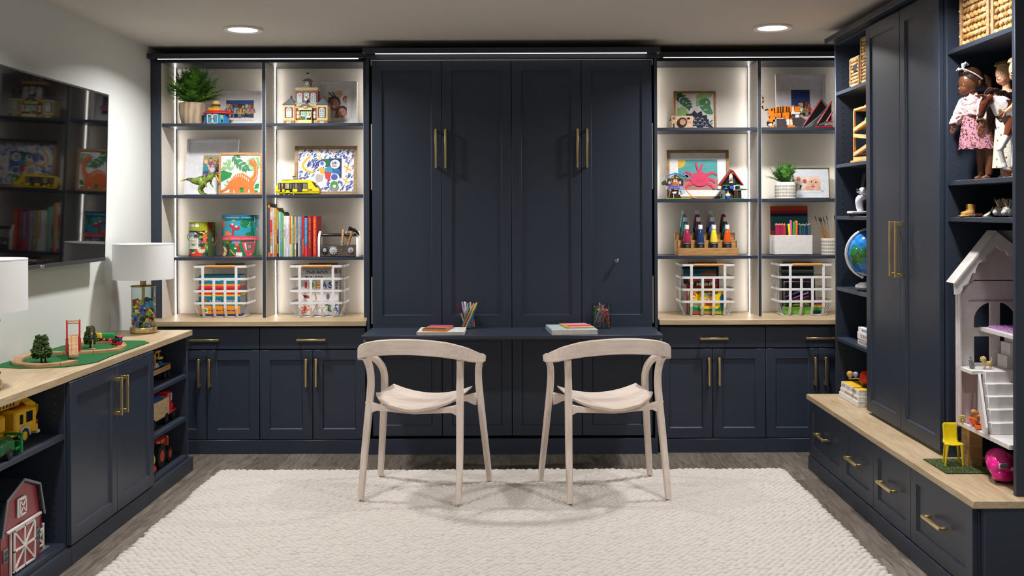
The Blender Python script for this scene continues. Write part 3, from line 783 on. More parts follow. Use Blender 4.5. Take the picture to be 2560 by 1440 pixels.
m.build('pot', pw, t); fern(t, 730, 960, 430, 640, 120, p, 5, 30, lw=.55, lim=(-2.125, -1.5, 6.0, 6.43, 2.278))

t, p = IT('toy_burger_stand', 'small blue toy brick burger stand with red roof and burger on top', 'toy building', L11, 1080, 1293, 6.205, Z1)
m = MB('2a86c8', p); fp = [(910, 70), (968, 0), (1150, 0), (1240, 70), (1285, 150), (1285, 260), (910, 260)]
m.prism(fp, 1272, 1293, 'z'); m.prism([(925, 75), (972, 12), (1146, 12), (1230, 75), (1265, 150), (1265, 250), (925, 250)], 1118, 1272, 'z')
for x in (915, 962, 1150, 1236): m.box(x, x+16, (62 if x in (915, 1236) else -2), (80 if x in (915, 1236) else 16), 1115, 1290)
m.build('walls', vc('plastic'), t)
m = MB('4fa9b8', p)
for x0, x1, d0, d1 in ((934, 960, 60, 22), (1168, 1226, 20, 66)): m.add([(x0, d0, 1130), (x1, d1, 1130), (x1, d1, 1265), (x0, d0, 1265)], [(0, 1, 2, 3)])
m.k('e8b04a').add([(1186, 30, 1150), (1212, 50, 1150), (1212, 50, 1195), (1186, 30, 1195)], [(0, 1, 2, 3)]); m.k('2d3b3f').add([(1190, 34, 1220), (1216, 54, 1220), (1216, 54, 1260), (1190, 34, 1260)], [(0, 1, 2, 3)])
m.build('window', vc('gloss'), t, recalc=False)
for x0, x1, kx in ((973, 1056, 1042), (1062, 1146, 1074)):
    m = MB('e9eef0', p); m.box(x0, x0+8, -6, 8, 1132, 1285); m.box(x1-8, x1, -6, 8, 1132, 1285); m.box(x0, x1, -6, 8, 1132, 1142); m.box(x0, x1, -6, 8, 1276, 1286); d = m.build('door', vc('plastic'), t)
    m = MB('4d8f96', p).rect(x0+8, x1-8, 1142, 1276, 2); m.k('c8607a' if x0 > 1000 else '2b5560').rect(x0+18, x1-30, 1155, 1175, 1); m.build('pane', vc('gloss'), d, recalc=False)
    MB('d42a22', p).ell((kx, -10, 1207), 10, 8, 6).build('knob', vc('gloss'), d)
m = MB('d8262c', p); rf = [(888, 60), (950, -30), (1170, -30), (1330, 70), (1330, 270), (888, 270)]
m.add([(a, b, 1117) for a, b in rf]+[(a, b, 1106) for a, b in rf]+[(950+(a-888)*.72, 30+b*.7, 1070) for a, b in rf], [tuple(range(6))]+[(i, (i+1) % 6, 6+(i+1) % 6, 6+i) for i in range(6)]+[(6+i, 6+(i+1) % 6, 12+(i+1) % 6, 12+i) for i in range(6)]+[tuple(range(12, 18))])
m.build('roof', vc('plastic'), t)
m = MB('f2c42a', p).cbox(978, 1152, 40, 60, 1022, 1068, 3); m.k('8a2f1c'); m.text('BURGER CITY', 986, 1056, 24, 38, w=158); m.build('sign', vc('plastic'), t, recalc=False)
m = MB('d8b878', p); m.lathe([(0, 0)], 3) if False else None
for c, rx, rz, zc in (('dcbf82', 66, 44, 945), ('7fa53a', 76, 10, 972), ('c43a2c', 70, 8, 978), ('5a2d1a', 74, 14, 988), ('f0c23a', 76, 7, 972), ('dcbf82', 66, 16, 1005)): m.k(c).ell((1095, 90, zc), (rx, rx, rz), 14, 8)
m.k('d8262c').cyl((1095, 90, 1005), (1095, 90, 1070), 22, n=10); m.build('burger', vc('plastic'), t)

def d1(m, d):
    m.k('2e56a6').rect(1268, 1722, 868, 1165, d); m.k('6f8fc4').rect(1268, 1722, 1040, 1165, d-.3)
    for i, (x, y, c, b) in enumerate([(1330, 912, '2c8f9a', '2c8f9a'), (1290, 935, '17808c', '1c2c44'), (1350, 930, 'b02433', '23262e'), (1437, 912, '9fc0da', '22262c'), (1496, 930, 'dfb93a', '6d86a8'), (1548, 940, 'e2a422', '35507c'), (1608, 935, '12705a', '1d222a'), (1655, 930, 'a9bccb', '2b3350'), (1695, 930, 'c2746a', '33405e')]):
        kid(m, x, y, 1190 if i else 1140, d-.8-.06*i, SK[(i*3+1) % 5], HR[(i*2) % 5], c, b)
    m.k('eceaea').rect(1262, 1728, 1165, 1200, d-4)
frame('white landscape frame with a photo of nine children, behind the toy burger stand', L11, 1120, 1870, 712, 1293, 6.36, Z1, 40, 'eeeeef', .09, None, d1)

# ------------------------------------------------------------------ toy brick town hall
t, p = IT('toy_town_hall', 'tan and dark red toy brick town hall with a clock tower', 'toy building', L12, 757, 1290, 6.21, Z1)
TAN, DRD, GRY = 'd6c384', '7a222e', '575d65'
def bricks(m, x0, x1, y0, y1, d, col, step=17):
    y = y0
    while y < y1-2: m.k(col).box(x0, x1, d, d+3, y+1.4, min(y+step, y1)); y += step
m = MB(TAN, p)
for a, b in ((392, 573), (932, 1112)):
    m.k('8b6a52').box(a, b, 0, 250, 1240, 1290); m.k(TAN).box(a, b, 0, 250, 990, 1240); bricks(m, a, b, 992, 1240, -3, TAN)
    m.k(DRD).box(a+20, b-28, -6, 0, 1022, 1192)
    for i in range(4): m.k('c08a5a' if i % 2 else '9c6546').box(a+i*12, a+i*12+11, -4, 0, 1243+8*(i % 2), 1286); m.box(b-12-i*12, b-1-i*12, -4, 0, 1243+8*(i % 2), 1286)
m.k(TAN).box(573, 932, 25, 250, 960, 1290); bricks(m, 573, 932, 960, 1030, 22, TAN); m.k('c9b676').box(568, 937, 10, 250, 980, 1000)
for a, b in ((585, 642), (868, 925)): m.k(DRD).box(a, b, 18, 30, 1030, 1230)
m.k(DRD).box(582, 945, 35, 250, 745, 950); bricks(m, 582, 600, 750, 945, 32, DRD); bricks(m, 700, 718, 750, 945, 32, DRD); bricks(m, 805, 822, 750, 945, 32, DRD); bricks(m, 918, 945, 750, 945, 32, DRD)
m.k('c8b04a').box(578, 945, 28, 250, 712, 745); m.k('d9cf9d').box(575, 948, 24, 250, 700, 714); m.k('8a8f94').box(575, 948, 24, 250, 690, 701); m.k('a7a9a4').box(572, 940, 18, 250, 945, 962)
for i in range(12): m.k('777c82').box(580+i*30, 594+i*30, 30, 50, 683, 691)
m.build('walls', vc('plastic'), t)
for ax, w in ((482, 112), (1025, 100)):
    m = MB(GRY, p); prev = None
    for i in range(7): f = 1-i/7.6; m.box(ax-w*f, ax+w*f, 125-135*f, 125+135*f, 985-i*17-17, 985-i*17)
    m.cyl((ax+8, 125, 872), (ax+8, 125, 840), 12, n=8); m.cyl((ax+8, 125, 862), (ax+8, 125, 856), 22, n=8); m.ell((ax+8, 125, 838), (20, 20, 16), 8, 6); m.cyl((ax+8, 125, 826), (ax+8, 125, 816), 6, n=6)
    m.build('roof', vc('plastic'), t)
def arch(x0, x1, y0, y1, d, glass='bfe0dc', arched=True):
    m = MB('eef0ee', p); xm = (x0+x1)/2; r = (x1-x0)/2; ya = y0+r if arched else y0
    for a, b in ((x0, x0+10), (xm-5, xm+5), (x1-10, x1)): m.box(a, b, d-8, d, ya, y1)
    for i in range(4 if arched else 3): yy = ya+(y1-ya-8)*i/(3 if arched else 2); m.box(x0, x1, d-8, d, yy, yy+9)
    if arched:
        m.prism(band(circ(xm, ya, r-6, r-6, 12, PI, 2*PI), 12), d-8, d)
        for a in (PI*1.25, PI*1.5, PI*1.75): m.prism(band([(xm, ya), (xm+(r-6)*math.cos(a), ya+(r-6)*math.sin(a))], 7), d-7, d-1)
    o = m.build('window', vc('plastic'), t)
    MB(glass, p).rect(x0+6, x1-6, ya, y1, d-.5).build('pane', vc('gloss'), o, recalc=False)
arch(434, 527, 1030, 1186, -8); arch(975, 1066, 1030, 1186, -8, '7fa8a6'); arch(604, 692, 785, 942, 30, '9fcac6'); arch(828, 916, 785, 942, 30, '6fa09e'); arch(722, 802, 780, 880, 32, '9cc6c4', False)
arch(606, 640, 1080, 1205, 16, '44606a', False); arch(876, 914, 1080, 1205, 16, '557a80', False)
for a in (438, 980, 606, 872): arch(a, a+(80 if a in (438, 980) else 40), 1250, 1284, -3 if a in (438, 980) else 20, '35525c', False)
m = MB(TAN, p); m.box(640, 865, -40, 25, 1028, 1070); m.box(640, 862, -60, 25, 1236, 1260); m.box(634, 866, -85, 25, 1260, 1288); bricks(m, 640, 865, 1030, 1070, -43, 'dccb92', 20)
m.k('b06a2c').box(645, 664, -30, 20, 1070, 1236); m.box(845, 862, -30, 20, 1070, 1236); m.k(GRY).prism([(640, 1028), (868, 1028), (800, 968), (712, 968)], -46, 25); m.k('d9a32c').ell((755, -50, 1030), (34, 8, 22), 10, 6); m.ell((735, -52, 1025), (16, 8, 14), 8, 5); m.ell((778, -52, 1025), (16, 8, 14), 8, 5)
m.build('portico', vc('plastic'), t)
for a, b in ((666, 750), (764, 844)):
    m = MB('1f7f52', p).box(a, b, -6, 10, 1078, 1236); m.k('b9d8c8')
    for i in range(2):
        for j in range(2): m.box(a+10+36*i, a+38+36*i, -9, -4, 1090+42*j, 1124+42*j)
    m.k('dfe5e0').box(a+8, b-8, -9, -5, 1168, 1174); m.build('door', vc('plastic'), t)
MB('dde5e2', p).box(751, 763, -8, 10, 1078, 1236).build('door_post', vc('plastic'), t)
m = MB('d7bf78', p); m.box(720, 822, 60, 165, 585, 690); bricks(m, 722, 806, 586, 690, 57, 'd7bf78', 26); m.k('6d4a32').box(806, 824, 58, 165, 590, 692)
for i in range(3): f = 1-i*.22; m.k(GRY).box(770-72*f, 770+72*f, 112-75*f, 112+75*f, 584-13*i-13, 584-13*i)
m.k('e8eae8')
for a in (742, 780): m.box(a, a+9, 90, 100, 468, 546); m.box(a, a+9, 128, 138, 468, 546)
m.box(738, 793, 86, 142, 466, 474); m.k('2f3b3a').cyl((765, 114, 468), (765, 114, 448), 30, 22, 8); m.cyl((765, 114, 448), (765, 114, 434), 20, 5, 8); m.k('d8c8a0').cyl((765, 114, 546), (765, 114, 500), 9, n=8)
o = m.build('clock_tower', vc('plastic'), t)
m = MB('3a332c', p).cyl((762, 56, 622), (762, 50, 622), 42, n=20); m.k('f2f0e8').cyl((762, 52, 622), (762, 47, 622), 35, n=20); m.k('222222').box(760, 764, 45, 48, 598, 624); m.box(748, 764, 45, 48, 620, 624)
for i in range(12): m.box(761+29*math.cos(i*PI/6), 764+29*math.cos(i*PI/6), 45.5, 48, 621+29*math.sin(i*PI/6), 624+29*math.sin(i*PI/6))
m.build('clock_face', vc('plastic'), o)
zc = lambda y: Z1+(1290-y)*p[2]
minifig('toy figure in blue overalls on the town hall balcony', L12, 755, 940, 100, 6.207, zc(944)+.0003, 'd9d6d0', '2f6fae', hair='5a3a1c')
minifig('toy figure in a red and orange jacket on the town hall steps', L12, 660, 1262, 104, 6.195, zc(1260)+.0003, 'b5402c', '33363c', hair='f2c230', arm=3)
minifig('toy figure with a white cap at the town hall door', L12, 800, 1236, 112, 6.201, zc(1236)+.0003, 'e9e2d6', '2c2a2a', hat='f0f0ee')
def d2(m, d):
    m.k('d9d4d8').rect(1108, 1418, 728, 1165, d); m.k('f2eef0').rect(1250, 1418, 728, 900, d-.2)
    m.k('2a1a15')
    for q in ([(1230, 860), (1160, 780), (1110, 740)], [(1240, 840), (1200, 760), (1170, 740)], [(1290, 830), (1340, 770), (1330, 730)], [(1190, 880), (1110, 830), (1108, 850)], [(1180, 900), (1108, 890), (1108, 910)]): m.sheet(band(q, [34, 20, 12]), d-.4)
    face(m, 1290, 775, 52, d-.6, 'e8b59c', 'e8b59c', .1); face(m, 1402, 870, 50, d-.6, 'd8a58c', '7a4a35', .2)
    face(m, 1212, 935, 100, d-1.6, '9a5a3c', '281812', .15); m.k('a8684a').sheet([(1215, 1165), (1245, 1030), (1290, 1060), (1300, 1165)], d-2.6); face(m, 1342, 1075, 84, d-3, 'cf8f78', '2a1812', -.2)
    m.k('efedee'); m.rect(1418, 1500, 728, 1165, d-4.5); m.rect(1060, 1108, 728, 1165, d-4.5); m.rect(1108, 1418, 1165, 1215, d-4.5)
frame('white portrait frame with two laughing children, behind the toy town hall', L12, 937, 1588, 560, 1293, 6.37, Z1, 52, 'efeef0', .08, None, d2)

# ------------------------------------------------------------------ second shelf, left
def d3(m, d):
    m.k('76705a').rect(810, 1240, 535, 960, d); m.k('a49a78').rect(810, 1240, 535, 640, d-.2); m.k('4c4a4c').rect(810, 1240, 850, 960, d-.2)
    for i, a in enumerate([(940, 585, 860, '9a4a86', '4e5a86'), (860, 610, 950, '1f8f9c', '35508c'), (1015, 630, 930, '4a8aa8', '2a2f3a'), (1100, 600, 950, '33405e', '20242c'), (1180, 620, 950, 'a05a50', '2c3040')]): kid(m, *a[:3], d-.6-.1*i, SK[(i*3+1) % 5], HR[i*2 % 5], *a[3:])
    m.k('20242a').sheet(circ(950, 880, 62, 66, 20), d-1.9); m.k('76706a').sheet(circ(950, 880, 50, 54, 20), d-2); kid(m, 980, 695, 930, d-2.3, 'e0b08c', '2a1a12', 'c9ccd6', '8fa6c8')
    m.k('e4e4ea').rect(700, 1240, 948, 1010, d-4.5)
frame('large white frame with a group photo, leaning behind the green toy dinosaur', L21, 500, 1440, 235, 1272, 6.315, Z2, 48, 'e9e9ee', .2, None, d3, 'e4e4ea')
def d4(m, d):
    m.k('f1f1f2').rect(1155, 1870, 540, 1240, d+.4)
    lg, dg, mg, bg = '8fb582', '4d8a5c', '2f8a4c', '1f9340'
    m.k(lg).sheet([(1165, 800), (1195, 740), (1185, 680), (1240, 690), (1250, 625), (1300, 640), (1310, 610), (1345, 680), (1330, 760), (1395, 740), (1390, 800), (1330, 850), (1260, 800), (1230, 840), (1165, 830)], d)
    m.k('f1f1f2'); m.sheet(band([(1200, 735), (1260, 760)], 14), d-.3); m.sheet(band([(1255, 640), (1280, 700)], 12), d-.3); m.sheet(band([(1345, 770), (1310, 760)], 12), d-.3)
    m.k(lg).sheet(circ(1755, 720, 110, 130, 18), d-.1); m.sheet([(1615, 655), (1700, 600), (1850, 590), (1850, 800), (1780, 780)], d-.2); m.sheet(circ(1700, 770, 90, 80, 16), d-.15)
    m.k('f1f1f2'); m.sheet(band([(1760, 590), (1800, 680)], 16), d-.3); m.sheet(circ(1690, 790, 22, 18, 10), d-.3)
    m.k(dg).sheet(band([(1410, 555), (1440, 640), (1520, 720), (1600, 790), (1690, 830)], [10, 14, 14, 10, 6]), d-.5)
    for a in [(1405, 560, 1350, 690), (1420, 560, 1520, 600), (1430, 600, 1400, 750), (1445, 640, 1560, 665), (1455, 650, 1450, 810), (1500, 700, 1505, 850), (1510, 705, 1630, 700), (1560, 760, 1555, 870), (1570, 760, 1650, 740), (1600, 790, 1605, 880), (1610, 800, 1665, 775), (1640, 810, 1690, 835)]: m.sheet(leaf(*a, 30), d-.6)
    m.k(mg).sheet([(1160, 840), (1210, 830), (1365, 880), (1330, 960), (1160, 1045)], d-.5); m.k(lg).sheet(circ(1280, 1040, 28, 34, 12), d-.4); m.sheet([(1200, 1080), (1320, 1090), (1300, 1130), (1230, 1110)], d-.4)
    m.k(bg).sheet([(1770, 1110), (1790, 1075), (1855, 1070), (1840, 1160), (1760, 1165)], d-.5); m.sheet([(1500, 1150), (1575, 1150), (1570, 1240), (1520, 1240)], d-.4); m.sheet(circ(1790, 1210, 40, 24, 12), d-.4); m.k(dg).sheet(leaf(1400, 1150, 1440, 1240, 20), d-.4)
frame('square pale wood frame with an orange paper long-necked dinosaur', L21, 1120, 1910, 510, 1272, 6.24, Z2, 42, 'c79a68', .06, None, d4, 'f1f1f2', 'grain', glass=False)
t4 = [o for o in COL.objects if o.get('label', '').startswith('square pale wood frame with an orange')][0]; p4 = (1515, 1272, 6.24/F/7.2)
OR = [(1165, 1215), (1165, 1190), (1230, 1160), (1290, 1080), (1340, 990), (1400, 920), (1480, 880), (1560, 880), (1630, 925), (1690, 965), (1735, 930), (1760, 840), (1755, 760), (1725, 730), (1680, 705), (1665, 660), (1690, 635), (1760, 632), (1790, 690), (1825, 790), (1832, 880), (1805, 990), (1760, 1090), (1750, 1130), (1785, 1240), (1690, 1240), (1665, 1140), (1650, 1240), (1570, 1240), (1585, 1145), (1500, 1145), (1520, 1240), (1420, 1240), (1390, 1130), (1390, 1240), (1310, 1240), (1320, 1150), (1240, 1200), (1180, 1222)]
m = MB('f07a3c', p4).prism(OR, 12, 20); m.k('ffffff').sheet(circ(1740, 660, 9, 9, 10), 11.5)
for i in range(10): x = 1330+i*35; ya = 1010-125*math.sin(PI*min((i+1.6)/11.5, 1)); m.sheet(band([(x+6, ya), (x+18, ya+62)], 7), 11.6)
m.sheet(band(catmull([(1800, 760), (1812, 880), (1790, 960), (1740, 1030)], 4), 5), 11.6); m.build('paper_dinosaur', vc('matte'), t4, recalc=False)
t, p = IT('toy_dinosaur', 'green and brown roaring toy dinosaur on two legs', 'toy dinosaur', L21, 810, 1280, 6.19, Z2)
m = MB('6f8a2c', p)
m.tube(catmull([(425, 0, 1036), (520, 0, 1008), (600, 0, 1000), (680, 0, 1025), (760, 0, 1030), (840, 0, 1010), (930, 0, 985), (985, 0, 955), (1030, 0, 915), (1070, 0, 895)], 4), [4+8*i/4 if i < 4 else v for i, v in enumerate([0]*4+[14, 17, 21, 26, 30, 36, 42, 48, 54, 60, 66, 70, 74, 76, 77, 77, 76, 75, 74, 73, 72, 70, 66, 62, 57, 52, 47, 43, 40, 38, 36, 34, 33])], 10)
m.tube([(1060, 0, 893), (1110, 0, 888), (1150, 0, 897), (1185, 0, 905)], [32, 27, 20, 9], 8); m.tube([(1065, 0, 920), (1090, 0, 965), (1115, 0, 1015), (1135, 0, 1040)], [22, 15, 13, 8], 8)
for d, o in ((-48, 0), (48, 18)):
    m.tube(catmull([(795+o, d*.6, 1010), (835+o, d, 1080), (815+o, d, 1130), (790+o, d, 1180), (815+o, d, 1235)], 3), [66, 62, 58, 52, 46, 40, 36, 32, 29, 27, 25, 25, 26], 8); m.tube([(810+o, d, 1245), (850+o, d-6, 1258), (895+o, d-10, 1260)], [22, 15, 8], 6); m.tube([(815+o, d, 1250), (865+o, d+20, 1260)], [16, 7], 6)
    a = 0 if d < 0 else 75
    m.tube([(905+a, d*.9, 1010), (895+a, d*1.2, 1070), (925+a, d*1.3, 1120), (940+a, d*1.35, 1155)], [26, 19, 13, 6], 6)
zk = lambda v: v
def cdin(v):
    z = 1280-v.z/p[2]; x = 810+v.x/p[2]
    if x > 1085 and 903 < z: return 'd9b23c' if abs(v.y) < .006 else '7c8c33'
    top = 955 if 700 < x < 950 else (1000 if x < 700 else 905)
    return '4a4136' if z < top+18*math.sin(x*.09) else ('5f7a26' if math.sin(x*.13+z*.1) > .2 else '82993a')
o = link('body', remesh(m, .0022, 3, cdin), vc('plastic'), t)
m = MB('efe6c8', p)
for i in range(9):
    x = 1078+i*11
    for d in (-14, 14): m.cyl((x, d, 903+i*1.2), (x+2, d, 916+i), 3.5, .5, 5)
m.k('15110c')
for d in (-1, 1): m.ell((1085, d*24, 880), 6, 6, 5)
m.build('teeth', vc('gloss'), t)

# ------------------------------------------------------------------ second shelf, right: tram and child's drawing
t, p = IT('toy_tram', 'yellow toy brick tram with dark windows and a roof pantograph', 'toy tram', L22, 670, 1268, 6.20, Z2)
sd = [(274, 1215), (290, 1120), (330, 1052), (400, 1018), (640, 1004), (870, 1004), (935, 1024), (1000, 1075), (1058, 1160), (1072, 1215), (1062, 1246), (284, 1246)]
m = MB('f2cf10', p).prism(sd, 0, 190); m.k('d9b80c').box(560, 575, 2, 188, 1000, 1006); m.k('2a2a2c').prism([(925, 1022), (985, 1060), (1050, 1140), (1004, 1136), (960, 1078)], -3, 193); m.box(380, 640, 40, 150, 998, 1008); m.build('body', vc('plastic'), t)
m = MB('1d1e20', p).box(330, 582, -4, 2, 1055, 1222); m.box(584, 860, -4, 2, 1052, 1222); m.box(280, 1070, -3, 3, 1216, 1222); m.build('side_band', vc('gloss'), t)
for x0, x1, c in ((338, 366, '8d8276'), (392, 410, 'b8a88c'), (462, 482, 'c9b492'), (496, 520, 'd8c6a4'), (540, 572, '6d675f'), (596, 622, '5e5c5a'), (634, 676, '6e6c6a'), (778, 812, '85807a'), (818, 852, '77736e')): MB(c, p).box(x0, x1, -7, -3, 1066, 1160).build('window', vc('gloss'), t)
for x0, x1 in ((412, 444), (686, 752)): MB('3c3f44', p).cbox(x0, x1, -8, -3, 1060, 1220, 2).build('door', vc('plastic'), t)
m = MB('f2cf10', p)
for x0, x1, y0, y1 in ((330, 366, 1175, 1215), (400, 446, 1170, 1218), (466, 536, 1190, 1238), (588, 676, 1165, 1218), (764, 860, 1165, 1215)): m.cbox(x0, x1, -9, -3, y0, y1, 2)
m.build('side_panel', vc('plastic'), t)
m = MB('d8262c', p)
for x in (400, 692): m.cyl((x, -12, 1134), (x, -6, 1134), 13, n=10)
m.build('door_button', vc('gloss'), t)
m = MB('1d1e20', p).cbox(862, 940, -5, 0, 1166, 1192, 2); m.k('e8e4d0').text('6024-2', 872, 1186, 14, -5.5, w=58); m.build('number_plate', vc('plastic'), t, recalc=False)
m = MB('141416', p); m.box(330, 560, 20, 170, 1240, 1258); m.box(600, 880, 20, 170, 1240, 1258)
for x in (360, 455, 540, 620, 700, 830, 875): m.cyl((x, 8, 1252), (x, 40, 1252), 15, n=10); m.cyl((x, 150, 1252), (x, 182, 1252), 15, n=10)
m.build('wheels', vc('rubber'), t)
m = MB('1c1c1e', p); m.tube([(575, 95, 1000), (598, 95, 965), (575, 95, 945), (590, 95, 938)], 5, 5); m.cyl((590, 40, 940), (590, 150, 940), 5, n=5); m.cyl((562, 95, 934), (632, 95, 932), 4, n=5); m.cyl((565, 95, 944), (635, 95, 944), 4, n=5); m.build('pantograph', vc('plastic'), t)
def d5(m, d):
    rr = random.Random(11); m.k('f2f1f4').rect(668, 1690, 436, 1216, d+.6)
    keep = [(830, 720, 150), (1390, 790, 200), (1060, 570, 70), (1110, 930, 130), (1330, 1110, 100), (1565, 790, 85), (1540, 1020, 80), (790, 510, 45), (1310, 500, 45), (960, 990, 60), (1070, 1080, 70), (1200, 760, 150), (1340, 950, 90)]
    for i in range(520):
        x, y = rr.uniform(690, 1670), rr.uniform(450, 1195)
        if any((x-a)**2+(y-b)**2 < r*r for a, b, r in keep): continue
        L = rr.uniform(28, 62); a = -.85+rr.gauss(0, .2); q = [(x-L*math.cos(a)/2, y-L*math.sin(a)/2), (x+L*math.cos(a)/2, y+L*math.sin(a)/2)]
        q = [(min(max(u, 680), 1680), min(max(v, 446), 1206)) for u, v in q]
        m.k(rr.choice(['4a62b4', '3a51a0', '5d78c4', '2c3f80', '6f86cc'])).sheet(band(q, rr.uniform(12, 26)), d+.3-.0006*i)
    for i in range(60): x, y = rr.uniform(840, 1140), rr.uniform(640, 780); m.k(rr.choice(['3b52a0', '5d74bd', '2b3d7c'])).sheet(band([(x-14, y+24), (x+14, y-24)], 14), d-.05)
    m.k('ecb92e').sheet(band(catmull([(895, 560), (810, 640), (760, 730), (790, 800), (870, 850), (975, 862)], 4), [18]+[40]*19+[10]), d-.4)
    for x, y, s in ((1060, 585, 46), (1565, 790, 66), (1540, 1020, 56)): m.k('e8bb38'); m.sheet(band([(x-s, y-s*.7), (x+s, y+s*.7)], s*.36), d-.4); m.sheet(band([(x-s*.3, y+s*1.1), (x+s*.3, y-s*1.1)], s*.36), d-.45)
    m.k('1f6a50').sheet([(1085, 620), (1260, 610), (1260, 760), (1160, 770), (1165, 690)], d-.6); m.k('1f3468').sheet([(1250, 608), (1460, 604), (1460, 960), (1430, 975), (1270, 850), (1240, 760)], d-.65)
    m.k('35a0c8').sheet([(1150, 790), (1240, 750), (1420, 820), (1430, 900), (1280, 880), (1160, 840)], d-.7); m.k('2d6fb0').sheet([(1280, 790), (1440, 830), (1430, 900), (1300, 870)], d-.72)
    m.k('f0b73a').sheet([(1030, 790), (1150, 780), (1155, 890), (1090, 890)], d-.7); m.k('d33d48').sheet([(1148, 835), (1275, 860), (1260, 1020), (1170, 975)], d-.74); m.k('b9b5ba').sheet([(1010, 890), (1140, 910), (1120, 1020), (1030, 1050), (980, 990)], d-.7)
    for c, x, y, r in (('f4f2f4', 1340, 712, 88), ('b9cfe0', 1328, 700, 55), ('f4f2f4', 1110, 715, 62), ('f4f2f4', 1340, 960, 84), ('4c64b4', 1330, 950, 62), ('f4f2f4', 1330, 1110, 92), ('8f969c', 1330, 1140, 88), ('4f9a44', 1330, 1085, 70), ('e4f0ea', 1335, 1115, 32)): m.k(c).sheet(circ(x, y, r, r*.92, 22), d-.9-.02*r/88); d -= .12
    m.k('c8503c').rect(1290, 1368, 745, 762, d-1); m.k('e07a3a').sheet(circ(1300, 700, 20, 22), d-1); m.k('4a5aa8').sheet(circ(1345, 690, 18, 20), d-1); m.k('5d74bd').sheet(circ(1105, 700, 34, 38), d-1)
    for x, y in ((750, 490), (795, 515), (1290, 490), (1340, 495), (1310, 525), (1640, 560), (1640, 610), (735, 950), (1160, 1135), (1150, 1165)): m.k('c8763c').sheet(circ(x, y, 13, 11, 7), d-1.2)
frame("oak frame with a child's blue and yellow marker drawing, behind the yellow tram", L22, 612, 1740, 385, 1268, 6.33, Z2, 58, 'b09470', .1, None, d5, 'f2f1f4', 'grain')
# ------------------------------------------------------------------ third shelf, left: puzzle can and two round puzzle boxes
def blobs(m, rr, n, box, cols, cx, cd, r, s0, s1, off):
    for i in range(n):
        x, y = rr.uniform(box[0], box[1]), rr.uniform(box[2], box[3]); a, b = rr.uniform(s0, s1), rr.uniform(s0, s1)*.7
        q = [(x+a*math.cos(u)*(1+.25*math.sin(3*u+i)), min(max(y+b*math.sin(u)*(1+.3*math.cos(2*u+i)), box[2]), box[3])) for u in [PI*2*j/12 for j in range(12)]]
        m.k(rr.choice(cols)); wrapsheet(m, q, cx, cd, r, off+.006*i)
t, p = IT('puzzle_can', 'tall puzzle can with olive lid, 100 printed in white, rope handles', 'puzzle box', L31, 546, 1285, 6.27, Z3)
c, r = 546, 272; k = p[2]
def can(px, c, y0, y1, r, col, cd=272): return MB(col, px).cyl((c, cd, y1), (c, cd, y0), r, n=48)
b = can(p, c, 735, 1284, 269, '3c6a4a'); rr = random.Random(4); cd = 272
blobs(b, rr, 60, (290, 800, 745, 1275), ['2c3038', '6fa0c8', 'e2502c', '5f9a34', 'f0d24a', 'a83a26', '8fc044', '2a4a36', 'e8e0c4', '8cb4cc'], c, cd, 269, 26, 70, 1.2)
b.k('7fb0d8'); wrapsheet(b, circ(400, 820, 70, 46, 18), c, cd, 269, 2.0); b.k('2a2e38'); wrapsheet(b, band(catmull([(300, 800), (340, 745), (480, 745), (560, 800), (660, 820)], 4), [20]+[44]*15+[10]), c, cd, 269, 2.2); b.k('f07030'); wrapsheet(b, circ(382, 832, 12, 12, 10), c, cd, 269, 2.4)
b.k('e8472c'); wrapsheet(b, [(300, 1140), (420, 1230), (560, 1190), (650, 1275), (400, 1282), (300, 1190)], c, cd, 269, 2.2); b.k('1e2026'); wrapsheet(b, [(278, 1130), (400, 1282), (285, 1282)], c, cd, 269, 2.3); b.k('dfe0c8'); wrapsheet(b, circ(610, 1150, 80, 62, 14), c, cd, 269, 2.2); b.k('d84a2c'); wrapsheet(b, circ(650, 1110, 60, 24, 12), c, cd, 269, 2.4); b.k('f06a3a'); wrapsheet(b, [(640, 840), (720, 800), (700, 1000), (660, 1010)], c, cd, 269, 2.2)
b.k('4e5a34'); wrapsheet(b, [(725, 740), (815, 740), (815, 1282), (735, 1282)], c, cd, 269, 2.6)
f = wrapsheet(b.k('ece8e2'), [(333, 900), (555, 900), (555, 1125), (333, 1125)], c, cd, 269, 3)
g = lambda o: (lambda x, y: (c+(x-c)*(1+o/269), cd-math.sqrt(max(269**2-(x-c)**2, 0))*(1+o/269), y))
b.k('8a9a3c').text('DINO', 365, 975, 36, 0, w=158, fn=g(4)); b.k('e2502c').text('KINGDOM', 358, 1012, 17, 0, w=170, fn=g(4)); b.k('7f9a34'); wrapsheet(b, leaf(380, 1045, 510, 1035, 22), c, cd, 269, 4)
b.build('can', vc('paper'), t, recalc=False)
b = can(p, c, 560, 742, 272, 'a8ab1e'); b.k('8c3a22'); wrapsheet(b, [(728, 561), (817, 561), (817, 741), (728, 741)], c, cd, 272, 1.5)
g2 = lambda x, y: (c+(x-c)*(1+3/272), cd-math.sqrt(max(272**2-(x-c)**2, 0))*(1+3/272), y)
b.k('f4f4ee').text('*100', 318, 660, 66, 0, w=148, fn=g2); b.k('d6d4b0').text('PUZZLE', 360, 706, 26, 0, w=150, fn=g2)
b.k('f4f4ee')
for q in ([(485, 608), (570, 608), (570, 660), (485, 660)], circ(525, 596, 17, 15, 12)): wrapsheet(b, q, c, cd, 272, 3)
b.build('lid', vc('paper'), t, recalc=False)
for x, s, y0, y1, col in ((278, -30, 800, 960, '9aa53c'), (815, 50, 780, 1075, 'c8602c')): MB(col, p).tube(catmull([(x, 262, y0), (x+s*.9, 258, y0+40), (x+s, 258, (y0+y1)/2+20), (x, 262, y1)], 5), 9, 7).build('rope_handle', vc('fabric'), t)
